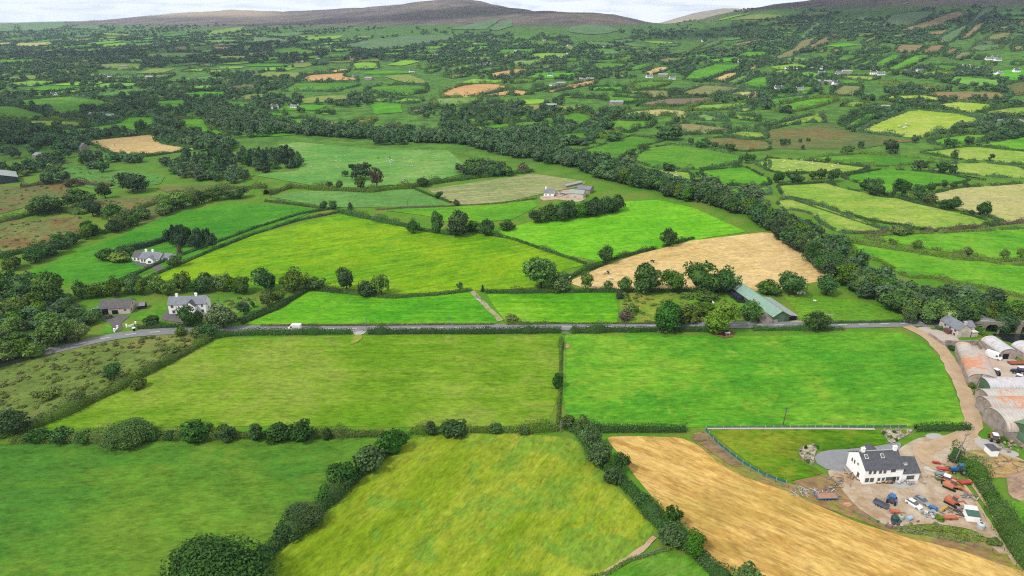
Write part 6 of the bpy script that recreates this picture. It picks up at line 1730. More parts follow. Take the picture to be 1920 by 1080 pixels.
def car(name, label, u, v, ang, mat, estate=False):
    r = empty(name, g(u, v), ang, label, 'car')
    loft_body(r, 'body', mat, [(-2.15, .7, .6, .35, .7), (-2.0, .86, .78, .25, .92), (-1.1, .88, .8, .22, .95), (.9, .88, .8, .22, .92), (1.8, .84, .72, .25, .78), (2.1, .7, .6, .35, .62)])
    c = loft_body(r, 'cabin', MGLASS, [(-1.9, .74, .62, .9, 1.0), (-1.45 if estate else -1.2, .76, .6, .9, 1.42), (.2, .76, .6, .9, 1.45), (1.0, .74, .66, .88, .95)])
    loft_body(r, 'roof', mat, [(-1.4 if estate else -1.1, .62, .56, 1.4, 1.46), (.12, .62, .56, 1.42, 1.5)])
    for x in (-1.35, 1.3):
        for y in (-.8, .8): wheel(r, x, y, .32, .2)
    for y in (-.6, .6): MB().box(2.02, y, .55, .12, .3, .14).build('headlight', MFRAME, r)
    return r
def van(name, label, u, v, ang, mat=None, zz=None):
    p = g(u, v) if zz is None else zz
    r = empty(name, p, ang, label, 'van')
    mat = mat or PW
    loft_body(r, 'body', mat, [(-2.75, .98, .9, .4, 2.5), (-2.6, 1.0, .94, .3, 2.6), (.9, 1.0, .94, .3, 2.6), (1.5, 1.0, .86, .3, 2.3), (2.1, .98, .85, .3, 1.35), (2.75, .85, .7, .35, 1.0)])
    MB().add([(1.53, -.82, 2.22), (1.53, .82, 2.22), (2.12, .8, 1.4), (2.12, -.8, 1.4)], [(0, 1, 2, 3)]).build('windscreen', MGLASS, r).location = (.03, 0, .02)
    for y in (-1.0, 1.0): MB().box(1.2, y, 1.3, .75, .04, .65).build('side_window', MGLASS, r)
    for x in (-1.7, 1.8):
        for y in (-.88, .88): wheel(r, x, y, .36, .24)
    for y in (-.62, .62): MB().box(2.62, y, .75, .2, .3, .2).build('headlight', MFRAME, r)
    return r
def tractor(name, label, u, v, ang, mat, roof=None):
    r = empty(name, g(u, v), ang, label, 'tractor')
    loft_body(r, 'bonnet', mat, [(.2, .42, .4, .9, 1.75), (1.9, .4, .36, .85, 1.65), (2.3, .32, .28, .9, 1.5)])
    MB().box(.4, 0, .55, 3.2, .6, .5).build('chassis', PTRAC, r)
    loft_body(r, 'cab', MGLASS, [(-1.3, .7, .62, 1.1, 2.6), (.15, .7, .62, 1.1, 2.6)])
    m = MB()
    for x in (-1.3, .15):
        for y in (-.68, .68): m.bar((x, y, 1.1), (x, y * .92, 2.65), .1)
    m.build('cab_frame', PTRAC, r)
    MB().box(-.58, 0, 2.62, 1.75, 1.5, .2, taper=.08).build('cab_roof', roof or mat, r)
    for y in (-.95, .95): wheel(r, -.85, y, .86, .5)
    for y in (-.85, .85): wheel(r, 1.65, y, .55, .38)
    m = MB()
    for y in (-.95, .95): m.box(-.85, y, 1.68, 1.3, .55, .08)
    m.build('mudguard', mat, r)
    MB().cyl((.9, .3, 1.7), (.9, .3, 2.6), .06).build('exhaust', PTRAC, r)
    return r
def trailer(name, label, u, v, ang, Ln, W_, bed, side, axles=2, sides=.0, ramp=False):
    r = empty(name, g(u, v), ang, label, 'trailer')
    m = MB(); m.box(0, 0, .7, Ln, W_, .14); m.build('bed', bed, r)
    m = MB()
    for y in (-W_ / 2, W_ / 2): m.box(0, y, .62, Ln + .1, .1, .24 + sides)
    m.box(-Ln / 2, 0, .62, .1, W_, .3 + sides); m.box(Ln / 2, 0, .62, .1, W_, .26 + sides * .6)
    m.build('side_rail', side, r)
    MB().bar((Ln / 2, 0, .6), (Ln / 2 + 1.4, 0, .45), .14).build('drawbar', side, r)
    for k in range(axles):
        for y in (-W_ / 2 - .08, W_ / 2 + .08): wheel(r, -.2 - .85 * k + .4, y, .36, .22)
    if ramp:
        m = MB(); m.bar((-Ln / 2, -W_ / 2 + .3, .8), (-Ln / 2 - .5, -W_ / 2 + .3, 2.1), .5, .08); m.bar((-Ln / 2, W_ / 2 - .3, .8), (-Ln / 2 - .5, W_ / 2 - .3, 2.1), .5, .08); m.build('ramp', side, r)
    return r
def excavator(name, label, u, v, ang, mat, boom=1.0):
    r = empty(name, g(u, v), ang, label, 'digger')
    m = MB()
    for y in (-.85, .85): m.prism([(-1.5, .1), (-1.7, .4), (-1.5, .75), (1.5, .75), (1.7, .4), (1.5, .1)], y - .22, y + .22)
    m.build('track', MRUB, r)
    loft_body(r, 'body', mat, [(-1.7, .95, .8, .8, 1.6), (-1.3, 1.05, .95, .78, 1.9), (.7, 1.0, .9, .78, 1.6), (.9, .9, .8, .8, 1.4)])
    c = MB(); c.box(.3, .5, 1.3, 1.2, .85, 1.35, taper=.08); c.build('cab', MGLASS, r)
    MB().box(.3, .5, 2.63, 1.2, .9, .1).build('cab_roof', mat, r)
    b = MB(); b.bar((.8, -.25, 1.3), (2.6, -.25, 3.0 * boom), .3, .4); b.bar((2.6, -.25, 3.0 * boom), (4.4, -.25, 1.9 * boom), .26, .34); b.build('boom', mat, r)
    a = MB(); a.bar((4.3, -.25, 2.1 * boom), (4.5, -.25, .7), .22, .28); a.build('arm', mat, r)
    k = MB(); k.prism([(4.0, .1), (4.6, .05), (4.9, .5), (4.6, .8), (4.2, .75)], -.65, .15); k.build('bucket', PTRAC, r)
    return r
def implement(name, label, u, v, ang, mat, Ln=3.0, W_=1.8, cat='farm machine'):
    r = empty(name, g(u, v), ang, label, cat); r.scale = (.85, .85, .85)
    m = MB(); m.bar((-Ln / 2, -W_ / 2, .55), (Ln / 2, -W_ / 2, .55), .14); m.bar((-Ln / 2, W_ / 2, .55), (Ln / 2, W_ / 2, .55), .14)
    for k in range(4): m.bar((-Ln / 2 + k * Ln / 3, -W_ / 2, .55), (-Ln / 2 + k * Ln / 3, W_ / 2, .55), .12)
    m.build('frame', mat, r)
    MB().prism([(-Ln / 2, .5), (-Ln / 2 + .3, 1.0), (Ln / 3, 1.05), (Ln / 2, .55)], -W_ / 2 + .1, W_ / 2 - .1).build('hood', mat, r)
    MB().bar((Ln / 2, 0, .6), (Ln / 2 + 1.5, 0, .5), .14).build('drawbar', mat, r)
    for y in (-W_ / 2 - .1, W_ / 2 + .1): wheel(r, -.3, y, .36, .2)
    return r
van('van', 'white panel van driving along the country road', 0, 0, pi - .02, None, (g0(554, 617.5)[0], g0(554, 617.5)[1] - .6, .12))
van('van', 'white van parked in front of the white arched shed', 1862, 673, radians(-52), None, (g0(1862, 672)[0], g0(1862, 672)[1], .12))
car('car', 'white car parked beside a silver car in the yard', 1713, 948, radians(-62), PW, True)
car('car', 'silver car parked beside the white car in the yard', 1729, 942, radians(-66), PGREY)
car('car', 'dark blue car parked beside the orange rusty shed', 1836, 669, radians(-48), PNAVY, True)
tractor('tractor', 'blue tractor standing in the middle of the yard', 1671, 942, radians(55), PBLUE)
tractor('tractor', 'blue tractor parked against the yard hedge', 1797, 886, radians(172), PBLUE)
tractor('tractor', 'dark tractor with white roof beside the rusty shed', 1863, 703, radians(100), PTRAC, PW)
tractor('tractor', 'dark blue tractor with white roof at the right edge, the farther of the pair', 1908, 700, radians(170), PNAVY, PW)
tractor('tractor', 'teal tractor with white roof at the right edge, the nearer of the pair', 1912, 716, radians(-40), paint('teal_paint', C(60, 130, 150)), PW)
tractor('tractor', 'small pale red tractor on the gravel by the green shed', 1862, 826, radians(70), paint('faded_red', C(206, 120, 96)), PW)
tractor('tractor', 'red and white tractor among scrap machines in the yard', 1777, 908, radians(-40), paint('red_tractor', C(206, 96, 80)), PW)
trailer('trailer', 'long blue and rusty flatbed trailer on the brown earth', 1548, 934, radians(3), 5.6, 2.3, plain('rusty_bed', C(176, 150, 124), .9, .1, 0, .3, .8, C(190, 120, 84)), paint('trailer_blue', C(96, 136, 180)), 2, .1, True)
trailer('trailer', 'small blue sided trailer with a rusty tailboard behind the blue tractor', 1651, 949, radians(-50), 3.6, 1.7, plain('dark_bed', C(90, 90, 96), .9), paint('trailer_slate', C(96, 110, 132)), 2, .35)
trailer('trailer', 'empty rusty red trailer bed in the concrete yard', 1907, 683, radians(2), 6.5, 2.2, plain('red_bed', C(170, 96, 76), .9), plain('red_rail', C(150, 84, 66), .9), 1)
implement('mower', 'orange mower hitched behind the blue tractor', 1678, 962, radians(-10), POR, 3.0, 1.5)
implement('mower', 'red mower behind the tractor at the hedge', 1810, 907, radians(5), PRED, 3.6, 1.8)
implement('baler', 'red hay machine in front of the tractor at the hedge', 1768, 882, radians(-8), PRED, 3.8, 1.6)
implement('rake', 'small red implement beyond the red hay machine', 1755, 870, radians(-18), PRED, 2.6, .9)
implement('harrow', 'blue implement near the silver car', 1749, 955, radians(-40), PBLUE, 2.4, 1.6)
implement('loader_frame', 'yellow loader frame lying among the scrap', 1768, 957, radians(30), PYEL, 3.6, 1.0)
implement('transport_box', 'rusty orange transport box lying at the bottom of the yard', 1781, 973, radians(0), POR, 4.2, 1.6)
implement('plough', 'rusty plough lying among the scrap machines', 1784, 900, radians(-25), plain('rust', C(176, 118, 80), .9), 3.4, 1.2)
implement('plough', 'rusty orange frame below the red and white tractor', 1794, 916, radians(-50), plain('rust', C(190, 120, 80), .9), 3.4, .8)
implement('cultivator', 'grey steel cultivator left of the scrap machines', 1765, 892, radians(-15), MSTEEL, 3.6, 1.6)
excavator('digger', 'orange digger with its arm stretched over the scrap', 1784, 946, radians(-58), POR, 1.0)
excavator('digger', 'small white and red digger beside the gravel', 1781, 916, radians(-50), paint('pale_orange', C(214, 132, 96)), .7)
# odds and ends of the yard
def tank(name, label, u, v, r_, h, mat, lid=None, lie=False, cat='tank'):
    t = empty(name, g(u, v), random.random() * 3, label, cat)
    if lie:
        MB().cyl((-h / 2, 0, r_), (h / 2, 0, r_), r_, n=14).build('body', mat, t)
        m = MB(); m.box(-h / 3, 0, -.1, .2, r_ * 1.4, .4); m.box(h / 3, 0, -.1, .2, r_ * 1.4, .4); m.build('cradle', PTRAC, t)
    else:
        m = MB(); n = 14
        rings = [[(rr * cos(2 * pi * i / n), rr * sin(2 * pi * i / n), z) for i in range(n)] for rr, z in ((r_ * .95, -.1), (r_, .15), (r_, h * .8), (r_ * .7, h))]
        m.loft(rings).build('body', mat, t)
        MB().cyl((0, 0, h - .02), (0, 0, h + .12), r_ * .35, n=10).build('lid', lid or PTRAC, t)
    return t
MPLW = plain('white_plastic', C(214, 218, 224), .5); MPLG = plain('green_plastic', C(50, 90, 80), .5)
tank('water_tank', 'white ribbed water tank beside the white hut', 1838, 990, .95, 1.6, MPLW)
tank('water_tank', 'dark green tank at the bottom edge of the yard', 1677, 977, .95, 1.7, MPLG)
tank('water_tank', 'pale green round tank next to the dark green one', 1688, 974, .7, 1.4, plain('pale_green_plastic', C(180, 206, 186), .5))
tank('drum', 'white topped round drum below the dark green tank', 1667, 989, .75, 1.3, plain('rusty_drum', C(150, 120, 110), .8), MPLW, cat='drum')
tank('tanker', 'pale blue tank lying on its side at the bottom of the yard', 1704, 975, .6, 1.7, paint('pale_blue', C(170, 196, 224)), lie=True)
tank('oil_tank', 'white rounded tank at the left end of the pale barn', 176, 589, 1.2, 2.4, MPLW)
tank('bale', 'white wrapped bale below the white rounded tank', 183, 594, .8, 1.4, plain('wrap', C(210, 204, 196), .6), cat='bale')
tank('oil_tank', 'teal oil tank behind the left end of the pale barn', 189, 583, 1.1, 2.6, plain('teal_plastic', C(96, 150, 146), .6), lie=True)
bt = empty('boat', g(1743, 882), radians(-38), 'upturned pale boat shaped cover beside the scrap machines', 'boat')
MB().loft([[(x, w * cos(pi * i / 7), max(0.02, h * sin(pi * i / 7))) for i in range(8)] for x, w, h in ((-1.9, .5, .5), (-1.2, .9, .85), (.6, .85, .8), (1.6, .35, .5), (2.0, .06, .3))]).build('hull', plain('grey_white', C(206, 200, 190), .7), bt, True)
MB().bar((-1.8, 0, .6), (1.5, 0, .85), .12).build('keel', MSTEEL, bt)
def pile(name, label, u, v, n, spread, mats, cat='pile', ln=(.8, 2.4), th=.16, seed=1, kind=None):
    rr = random.Random(seed); r = empty(name, g(u, v), 0, label, cat)
    for k in range(n):
        mt = mats[rr.randrange(len(mats))]; m = MB()
        x, y = rr.gauss(0, spread[0]), rr.gauss(0, spread[1]); a = rr.random() * pi; l = rr.uniform(*ln); z = rr.uniform(.1, .6)
        m.bar((x - cos(a) * l / 2, y - sin(a) * l / 2, z), (x + cos(a) * l / 2, y + sin(a) * l / 2, z + rr.uniform(-.1, .3)), rr.uniform(.6, 1.8) * th, th)
        m.build('planter' if 'planter' in name else 'plank' if 'timber' in name else 'pipe' if 'pipe' in name else 'rock' if 'rubble' in name else 'scrap', mt, r)
    return r
LUMP = [MWOODD, MSTEEL, plain('pale_scrap', C(206, 200, 190), .8)]
pile('timber_pile', 'long pile of sawn timber along the gable of the white farmhouse', 1595, 893, 16, (1.3, 2.2), [MWOODD, plain('pale_timber', C(206, 178, 148), .9)], seed=2)
pile('pipe_pile', 'tangle of pale pipes left of the long trailer', 1512, 924, 26, (2.0, .9), [plain('pale_pipe', C(206, 206, 200), .7)], ln=(1.2, 3.2), th=.1, seed=3)
pile('scrap_pile', 'pale scrap heap behind the long trailer', 1553, 918, 14, (1.1, .6), LUMP, seed=4)
pile('timber_pile', 'row of stones and planks edging the drive near the long trailer', 1567, 905, 22, (1.6, 1.4), [MWOODD, MSTONE], seed=5)
pile('scrap_pile', 'heap of grey scrap metal below the cultivator', 1772, 897, 22, (2.2, 1.0), LUMP, seed=6)
pile('scrap_pile', 'heap of rusty scrap under the digger arm', 1795, 962, 24, (2.2, 1.3), [plain('rust', C(180, 116, 78), .9), MSTEEL, PTRAC], seed=7)
pile('scrap_pile', 'scatter of white sacks and scrap right of the dark tank', 1742, 967, 16, (1.4, .8), [plain('sack', C(214, 210, 204), .9), MSTEEL], ln=(.4, .9), th=.5, seed=8)
pile('scrap_pile', 'pale twisted scrap on the grassy track side of the yard', 1814, 932, 18, (1.0, 1.0), LUMP, seed=9)
pile('scrap_pile', 'low dark scrap between the tanks', 1690, 984, 16, (2.2, .6), [PTRAC, MSTEEL, plain('rust', C(150, 110, 86), .9)], ln=(.4, 1.1), th=.3, seed=10)
pile('timber_pile', 'heap of branches and planks on the waste ground', 1880, 868, 26, (2.8, 1.6), [MWOODD, plain('pale_timber', C(206, 186, 160), .9)], ln=(1, 3), seed=11)
pile('rubble_pile', 'heap of pinkish rubble at the edge of the gravel', 1893, 840, 26, (3.0, 1.6), [MSTONE, plain('brick_rubble', C(196, 160, 142), .9)], ln=(.4, 1.4), th=.4, seed=12)
pile('scrap_pile', 'odds and ends stacked along the front of the white farmhouse', 1703, 907, 14, (1.4, .3), [PTRAC, MSTEEL, plain('bin_white', C(210, 210, 210), .6)], ln=(.4, .8), th=.5, seed=13)
pile('planter_row', 'row of flower pots along the front of the white farmhouse', 1665, 907, 18, (2.6, .2), [plain('terracotta', C(176, 110, 84), .8), plain('pot_green', C(70, 96, 50), .9)], ln=(.3, .6), th=.4, seed=14)
pile('rubble_pile', 'stones and dead roots under the dark roadside tree', 1250, 623, 12, (1.4, .4), [plain('dead_wood', C(196, 168, 142), .9)], ln=(.6, 1.6), seed=15)
pile('scrap_pile', 'pale clutter in the small farmyard', 1052, 364, 30, (5.0, 3.0), [plain('clutter', C(214, 198, 190), .8), plain('clutter_blue', C(120, 140, 190), .8), MWOODD], ln=(1, 3), th=.8, seed=16)
# stones of the two rock gardens
def rockery(label, poly, seed):
    rr = random.Random(seed); Wp = [g(*p)[:2] for p in poly]
    patch('rockery_bed', [tuple(p) for p in poly], plain('rock_bed', C(206, 194, 176), .95, .05, 0, .3, 1.2, C(150, 140, 110)), 0, label.replace('boulders in', 'bed of'), 'flower bed')
    a = np.array(Wp); lo, hi = a.min(0), a.max(0); m = MB(); k = 0
    while k < 60:
        p = lo + (hi - lo) * np.array([rr.random(), rr.random()])
        if not inpoly(p[None], Wp)[0]: continue
        s = rr.uniform(.2, .55); m.box(p[0] - a[0][0], p[1] - a[0][1], -.1, s * 1.6, s * 1.2, s + .25, rr.random() * 3, .4); k += 1
    o = m.build('rubble', MSTONE); o.location = (a[0][0], a[0][1], 0.05); tag(o, label, 'stones', None, 'stuff')
    return Wp
r1 = rockery('pale boulders in the rock garden left of the forecourt', pz('1498,852 1496,844 1506,837 1530,834 1536,842 1527,850 1523,860 1530,872 1520,872 1504,864'), 1)
r2 = rockery('pale boulders in the rock garden right of the lawn', pz('1644,806 1690,806 1714,804 1706,814 1684,826 1670,834 1664,830 1660,816'), 2)
for (u, v, h, w, c, lb) in ((1510, 842, 8, 6, 'pine', 'little dark conifer in the left rock garden'), (1516, 852, 5, 8, 'mid', 'low shrub in the left rock garden'), (1530, 840, 7, 9, 'dark', 'dark shrub at the top of the left rock garden'), (1514, 866, 6, 9, 'mid', 'leafy shrub at the bottom of the left rock garden'), (1501, 848, 5, 6, 'brown', 'reddish shrub at the edge of the left rock garden'),
                            (1657, 814, 7, 8, 'dark', 'dark shrub at the left of the right rock garden'), (1668, 822, 7, 9, 'mid', 'green shrub low in the right rock garden'), (1694, 812, 8, 10, 'lime', 'bright yellow shrub in the right rock garden'), (1676, 812, 6, 8, 'dark', 'round dark shrub in the middle of the right rock garden'), (1680, 826, 6, 7, 'mid', 'small shrub at the lower tip of the right rock garden')):
    tree(u, v, h, w, 'bush', c, lb, None, 'bush')
tree(1786, 864, 16, 22, 'bush', 'dark', 'dark shrub left of the yard pole', None, 'bush'); tree(1800, 868, 16, 24, 'bush', 'dark', 'dark shrub right of the yard pole', None, 'bush')
tree(1774, 622, 6, 14, 'bush', 'lime', 'yellow green shrub in the cottage garden', None, 'bush'); tree(1760, 618, 7, 14, 'bush', 'dark', 'dark shrub in the cottage garden', None, 'bush'); tree(1748, 617, 6, 10, 'bush', 'lime', 'small yellow shrub at the cottage gate', None, 'bush')
tree(1836, 624, 12, 18, 'bush', 'mid', 'leafy shrub right of the cottage', None, 'bush'); tree(1862, 640, 10, 26, 'bush', 'mid', 'green scrub on the river bank', None, 'bush'); tree(1845, 630, 9, 18, 'bush', 'lite', 'pale green scrub below the bridge', None, 'bush'); tree(1785, 656, 8, 18, 'bush', 'dark', 'shrub at the end of the mossy yard wall', None, 'bush')
tree(1821, 727, 11, 12, 'bush', 'lite', 'small green bush beside the shed pole', None, 'bush'); tree(1848, 712, 9, 11, 'bush', 'dark', 'dark bush at the end wall of the orange rusty shed', None, 'bush')
tree(1760, 974, 9, 18, 'bush', 'oliv', 'olive bush at the lower edge of the yard', None, 'bush'); tree(1862, 1020, 12, 26, 'bush', 'oliv', 'brownish bush below the white water tank', None, 'bush')
tree(1880, 826, 8, 16, 'bush', 'mid', 'green weeds by the gravel at the green shed', None, 'bush'); tree(206, 597, 8, 12, 'bush', 'grey', 'pale rockery bush beside the barn lane', None, 'bush')
# silage bales
bale = empty('silage_bale', (0, 0, 0), 0)
MBALE = plain('black_wrap', (.02, .02, .026), .35, .5)
MB().cyl((0, -.6, .62), (0, .6, .62), .62, n=12).build('wrap', MBALE, bale)
bo = g(1372, 560); k = 0
for i in range(7):
    for j in range(4):
        for lv in range(2 if (i < 6 and j < 3) else 1):
            b_ = bale if k == 0 else copy_tree(bale); k += 1
            b_.location = (bo[0] + j * 1.3 + .5 * lv + i * .25 + random.uniform(-.1, .1), bo[1] + 3.5 - i * 1.35, .02 + lv * 1.1); b_.rotation_euler = (0, 0, random.uniform(-.1, .1))
            tag(b_, 'black wrapped silage bale in the stack beside the green roofed barn', 'bale', 'stacked silage bales')
# poles
MPOLE = plain('pole_timber', C(110, 98, 86), .9)
def pole(u, v, hp, label, arm=True, pale=False, lean=0, arms=2):
    p = g(u, v); h = hp * mpp(p) / CT
    r = empty('utility_pole', p, random.uniform(-.3, .3), label, 'pole')
    MB().cyl((0, 0, -.3), (lean * h, 0, h), .17, .12, 8).build('post', MSTEEL if pale else MPOLE, r)
    if arm:
        m = MB()
        for k in range(arms): m.bar((lean * h - .9, 0, h - .35 - .9 * k), (lean * h + .9, 0, h - .35 - .9 * k), .12)
        m.build('crossarm', MPOLE, r)
        m = MB()
        for x in (-.8, 0, .8): m.cyl((lean * h + x, 0, h - .3), (lean * h + x, 0, h + .05), .07, n=6)
        m.build('insulator', MSTEEL, r)
    return r
pole(1467.5, 799, 38, 'leaning timber pole with crossarms in the bright meadow above the lawn', lean=.05)
pole(1050.5, 811, 24, 'timber pole with crossarm at the corner of the four fields', pale=True)
pole(1788, 870, 60, 'tall leaning lamp pole in the yard hedge', arm=True, pale=True, lean=.2, arms=1)
pole(1823.5, 741, 43, 'dark pole beside the arched sheds', arm=False, lean=.13)
pole(688, 609.5, 15, 'pale slim pole above the roadside near the gateway', False, True); pole(842, 609.5, 18, 'pale slim pole by the road in the middle of the narrow field', False, True)
pole(1127.5, 608, 17, 'pale slim pole below the square green field', False, True); pole(1023, 616, 20, 'dark slim pole on the near side of the road', False); pole(1173, 615, 20, 'dark pole by the weedy paddock', False); pole(986, 609, 11, 'short pale post by the stony track', False, True)
pole(131, 640, 17, 'slim pole at the road bend by the light green tree', True, True, arms=1); pole(1069, 546, 13, 'pale post at the corner of the stubble field', False, True); pole(253, 613, 7, 'small post by the farm gateway', False)
pole(1804, 597, 12, 'street pole on the far roadside near the bridge', True, True, lean=.06, arms=1); pole(709, 358, 12, 'grey pole in the pasture hedge', False, True); pole(764, 385, 9, 'short dark post on the thin hedge bank', False); pole(308, 305, 12, 'slim pole below the barley field', False, True); pole(216, 277, 8, 'short post in the barley field', False)
pole(562, 413, 8, 'dark post on the bungalow lane hedge', False); pole(1482, 600, 6, 'short dark post in front of the green roofed barn', False)
# fences
def fence(px, h, label, gap=3.0, rail=MSTEEL, post=MWOODD, net=None, name='fence', nr=2):
    pts = [g(*p) for p in px]; line, Ls = resample(pts, gap); o = np.array([*line[0], float(tz(*line[0]))])
    r = empty(name, tuple(o), 0, label, 'fence')
    m = MB(); w = MB(); nn = MB(); pr = None
    for k, p in enumerate(line):
        q = Vector((p[0] - o[0], p[1] - o[1], float(tz(*p)) - o[2]))
        MB().box(q.x, q.y, q.z - .1, .14, .14, h + .1).build('post', post, r)
        if pr is not None:
            for i in range(nr): w.bar(pr + Vector((0, 0, h * (.95 - .4 * i))), q + Vector((0, 0, h * (.95 - .4 * i))), .05)
            if net: nn.add([pr + Vector((.03, .03, .05)), q + Vector((.03, .03, .05)), q + Vector((.03, .03, h * .9)), pr + Vector((.03, .03, h * .9)), pr + Vector((.06, .05, .05)), q + Vector((.06, .05, .05)), q + Vector((.06, .05, h * .9)), pr + Vector((.06, .05, h * .9))], [(0, 1, 2, 3), (7, 6, 5, 4), (3, 2, 6, 7)])
        pr = q
    w.build('rail', rail, r)
    if net: nn.build('netting', net, r)
    return r
MNET = plain('teal_netting', C(60, 132, 128), .8); MPALE = plain('pale_posts', C(206, 206, 200), .8)
fence(pz('1325,803.5 1440,803 1560,802.5 1700,802'), 1.0, 'teal netted post fence along the top of the lawn', 2.6, MNET, MPALE, plain('thin_teal_net', C(110, 160, 120), .8))
fence(pz('1322,806 1345,832 1372,854 1402,876 1440,896 1474,907'), 1.1, 'green teal netted fence down the left side of the lawn', 2.6, MNET, MPALE, MNET)
fence(pz('1600,962 1660,989 1740,1008 1800,1020 1860,1034'), 1.1, 'thin wire fence between the straw field and the weeds', 3.5)
fence(pz('1318,812 1345,842 1400,882 1470,912 1530,932'), 1.1, 'thin wire fence at the edge of the straw field', 3.5)
fence(pz('1059,640 1058,700 1057,740'), 1.1, 'wire fence on the meadow side of the dividing hedge', 4)
fence(pz('1180,1053 1220,1041 1250,1030'), 1.1, 'short fence above the corner field', 3.0)
fence(pz('1850,922 1868,948 1884,975'), 1.1, 'old leaning fence beside the grassy track', 3.0)
fence(pz('0,680 20,672 45,662 60,655'), 1.2, 'timber rail fence at the road bend', 2.5, MWOODD)
# gates and gateway walls
def gate(u, v, ang, label, w=3.6, mat=None):
    r = empty('field_gate', g(u, v), ang, label, 'gate'); m = MB()
    for k in range(5): m.bar((-w / 2, 0, .25 + .24 * k), (w / 2, 0, .25 + .24 * k), .06)
    m.bar((-w / 2, 0, .2), (w / 2, 0, 1.2), .06); m.build('bars', mat or MSTEEL, r)
    for x in (-w / 2 - .12, w / 2 + .12): MB().box(x, 0, -.2, .2, .2, 1.6).build('gatepost', MWOODD, r)
gate(673, 622, 0, 'steel gate in the gap of the roadside hedge'); gate(1062, 627, .1, 'pale steel gate at the corner of the bright meadow'); gate(898, 560, -.9, 'pale gate leaning beside the stony track'); gate(1408, 612, 0, 'gate opposite the green roofed barn'); gate(712, 625, .3, 'broken white gate lying at the hedge right of the gateway', 3, MPALE)
def gatewall(pts, label):
    w = wall_run(pts, .8, .3, MWHITE, label, 'gateway_wall')
    for p in (pts[0], pts[-1]):
        q = Vector(g(*p)) - w.location
        m = MB(); m.box(q.x, q.y, -.2, .5, .5, 1.5); m.box(q.x, q.y, 1.3, .62, .62, .14); m.build('pillar', MWHITE, w)
    return w
gatewall([(215, 622), (219.5, 619), (221, 616.5)], 'white curved gateway wall on the left of the farm entrance')
gatewall([(238, 613.5), (247, 612), (255, 609)], 'white curved gateway wall on the right of the farm entrance')
pt_ = empty('gate_pillar', g(252, 621), 0, 'single white capped pillar at the roadside by the farm entrance', 'pillar'); MB().box(0, 0, -.2, .7, .7, 1.6).build('shaft', MDARKW, pt_); MB().box(0, 0, 1.4, 1.0, 1.0, .3).build('cap', MWHITE, pt_)
tr = empty('water_trough', g(1556, 590), .05, 'long pale water trough in the small pasture', 'trough'); m = MB(); m.box(0, 0, 0, 3.2, .6, .5); m.build('basin', MPALE, tr); MB().box(0, 0, .5, 3.0, .42, .02).build('water', MRIV, tr)
fr = empty('feed_trough', g(898, 564), -.8, 'white feed trough beside the stony track', 'trough'); MB().box(0, 0, .15, 3.0, .5, .35).build('basin', MPALE, fr); MB().box(0, 0, 0, 2.2, .3, .15).build('stand', MSTEEL, fr)
# animals
def beast(name, mat, L_, h, leg, w):
    r = empty(name, (0, -50, -50)); b = MB(); n = 8
    body = [(-L_ / 2, .3, .62), (-L_ * .42, .8, .55), (-L_ * .15, 1, .5), (L_ * .2, .98, .52), (L_ * .38, .72, .6), (L_ * .5, .42, .82), (L_ * .6, .38, .9), (L_ * .74, .22, .74)]
    rings = [[(x, w / 2 * f * cos(2 * pi * i / n), leg + (h - leg) * (zc + .5 * f * sin(2 * pi * i / n))) for i in range(n)] for x, f, zc in body]
    b.loft(rings)
    for x in (-L_ * .36, L_ * .3):
        for y in (-w * .28, w * .28): b.cyl((x, y, leg + .2 * (h - leg)), (x + .03, y, 0), w * .13, w * .07, 6)
    b.bar((-L_ / 2, 0, leg + (h - leg) * .7), (-L_ * .56, 0, leg * .7), .06)
    for y in (-.16, .16): b.bar((L_ * .56, y * w, h * .98), (L_ * .54, y * w * 2.6, h * 1.02), .08 * h, .05)
    b.build('body', mat, r, True)
    return r
MWOOL = plain('wool', (.5, .49, .45), .95); MCOWB = plain('black_hide', (.012, .011, .011), .6); MCOWW = plain('white_hide', (.5, .47, .42), .7); MCOWR = plain('red_hide', C(150, 92, 60), .7)
PR = {'sheep': beast('sheep', MWOOL, 1.25, .95, .32, .62), 'black': beast('cow', MCOWB, 2.3, 1.5, .62, .8), 'white': beast('cow', MCOWW, 2.3, 1.5, .62, .8), 'red': beast('cow', MCOWR, 2.3, 1.5, .62, .8)}
used = set()
def graze(kind, pts, label, group=None, s=1.0):
    for u, v in pts:
        r = PR[kind] if kind not in used else copy_tree(PR[kind]); used.add(kind)
        p = g(u, v); r.location = (p[0], p[1], p[2] + .15 + .0009 * max(0, p[1] - 300)); r.rotation_euler = (0, 0, random.random() * 6.28); r.scale = (s, s, s)
        tag(r, label, 'sheep' if kind == 'sheep' else 'cow', group)
def around(n, c, sx, sy, seed):
    rr = random.Random(seed); return [(c[0] + rr.gauss(0, sx), c[1] + rr.gauss(0, sy)) for _ in range(n)]
graze('sheep', around(24, (731, 304), 6, 2.6, 1) + around(9, (768, 313), 5, 1.2, 2) + around(8, (756, 338), 5, 2, 3) + around(10, (628, 300), 12, 7, 4) + around(8, (790, 300), 25, 8, 5) + around(6, (705, 312), 12, 3, 6), 'white sheep grazing in the wide pasture below the dark tree belt', 'sheep in the wide pasture', .8)
graze('black', [(709, 298), (731, 298)], 'black cow among the sheep in the wide pasture', 'black cows among the sheep')
graze('sheep', around(26, (1262, 331), 12, 5, 7), 'white sheep in the small field above the river belt', 'sheep above the river belt')
graze('black', around(16, (1093, 292), 9, 4, 8), 'black bullock in the herd on the far bank of the river', 'herd on the far bank'); graze('white', around(8, (1104, 294), 8, 3, 9), 'cream bullock in the herd on the far bank of the river', 'cream cattle on the far bank')
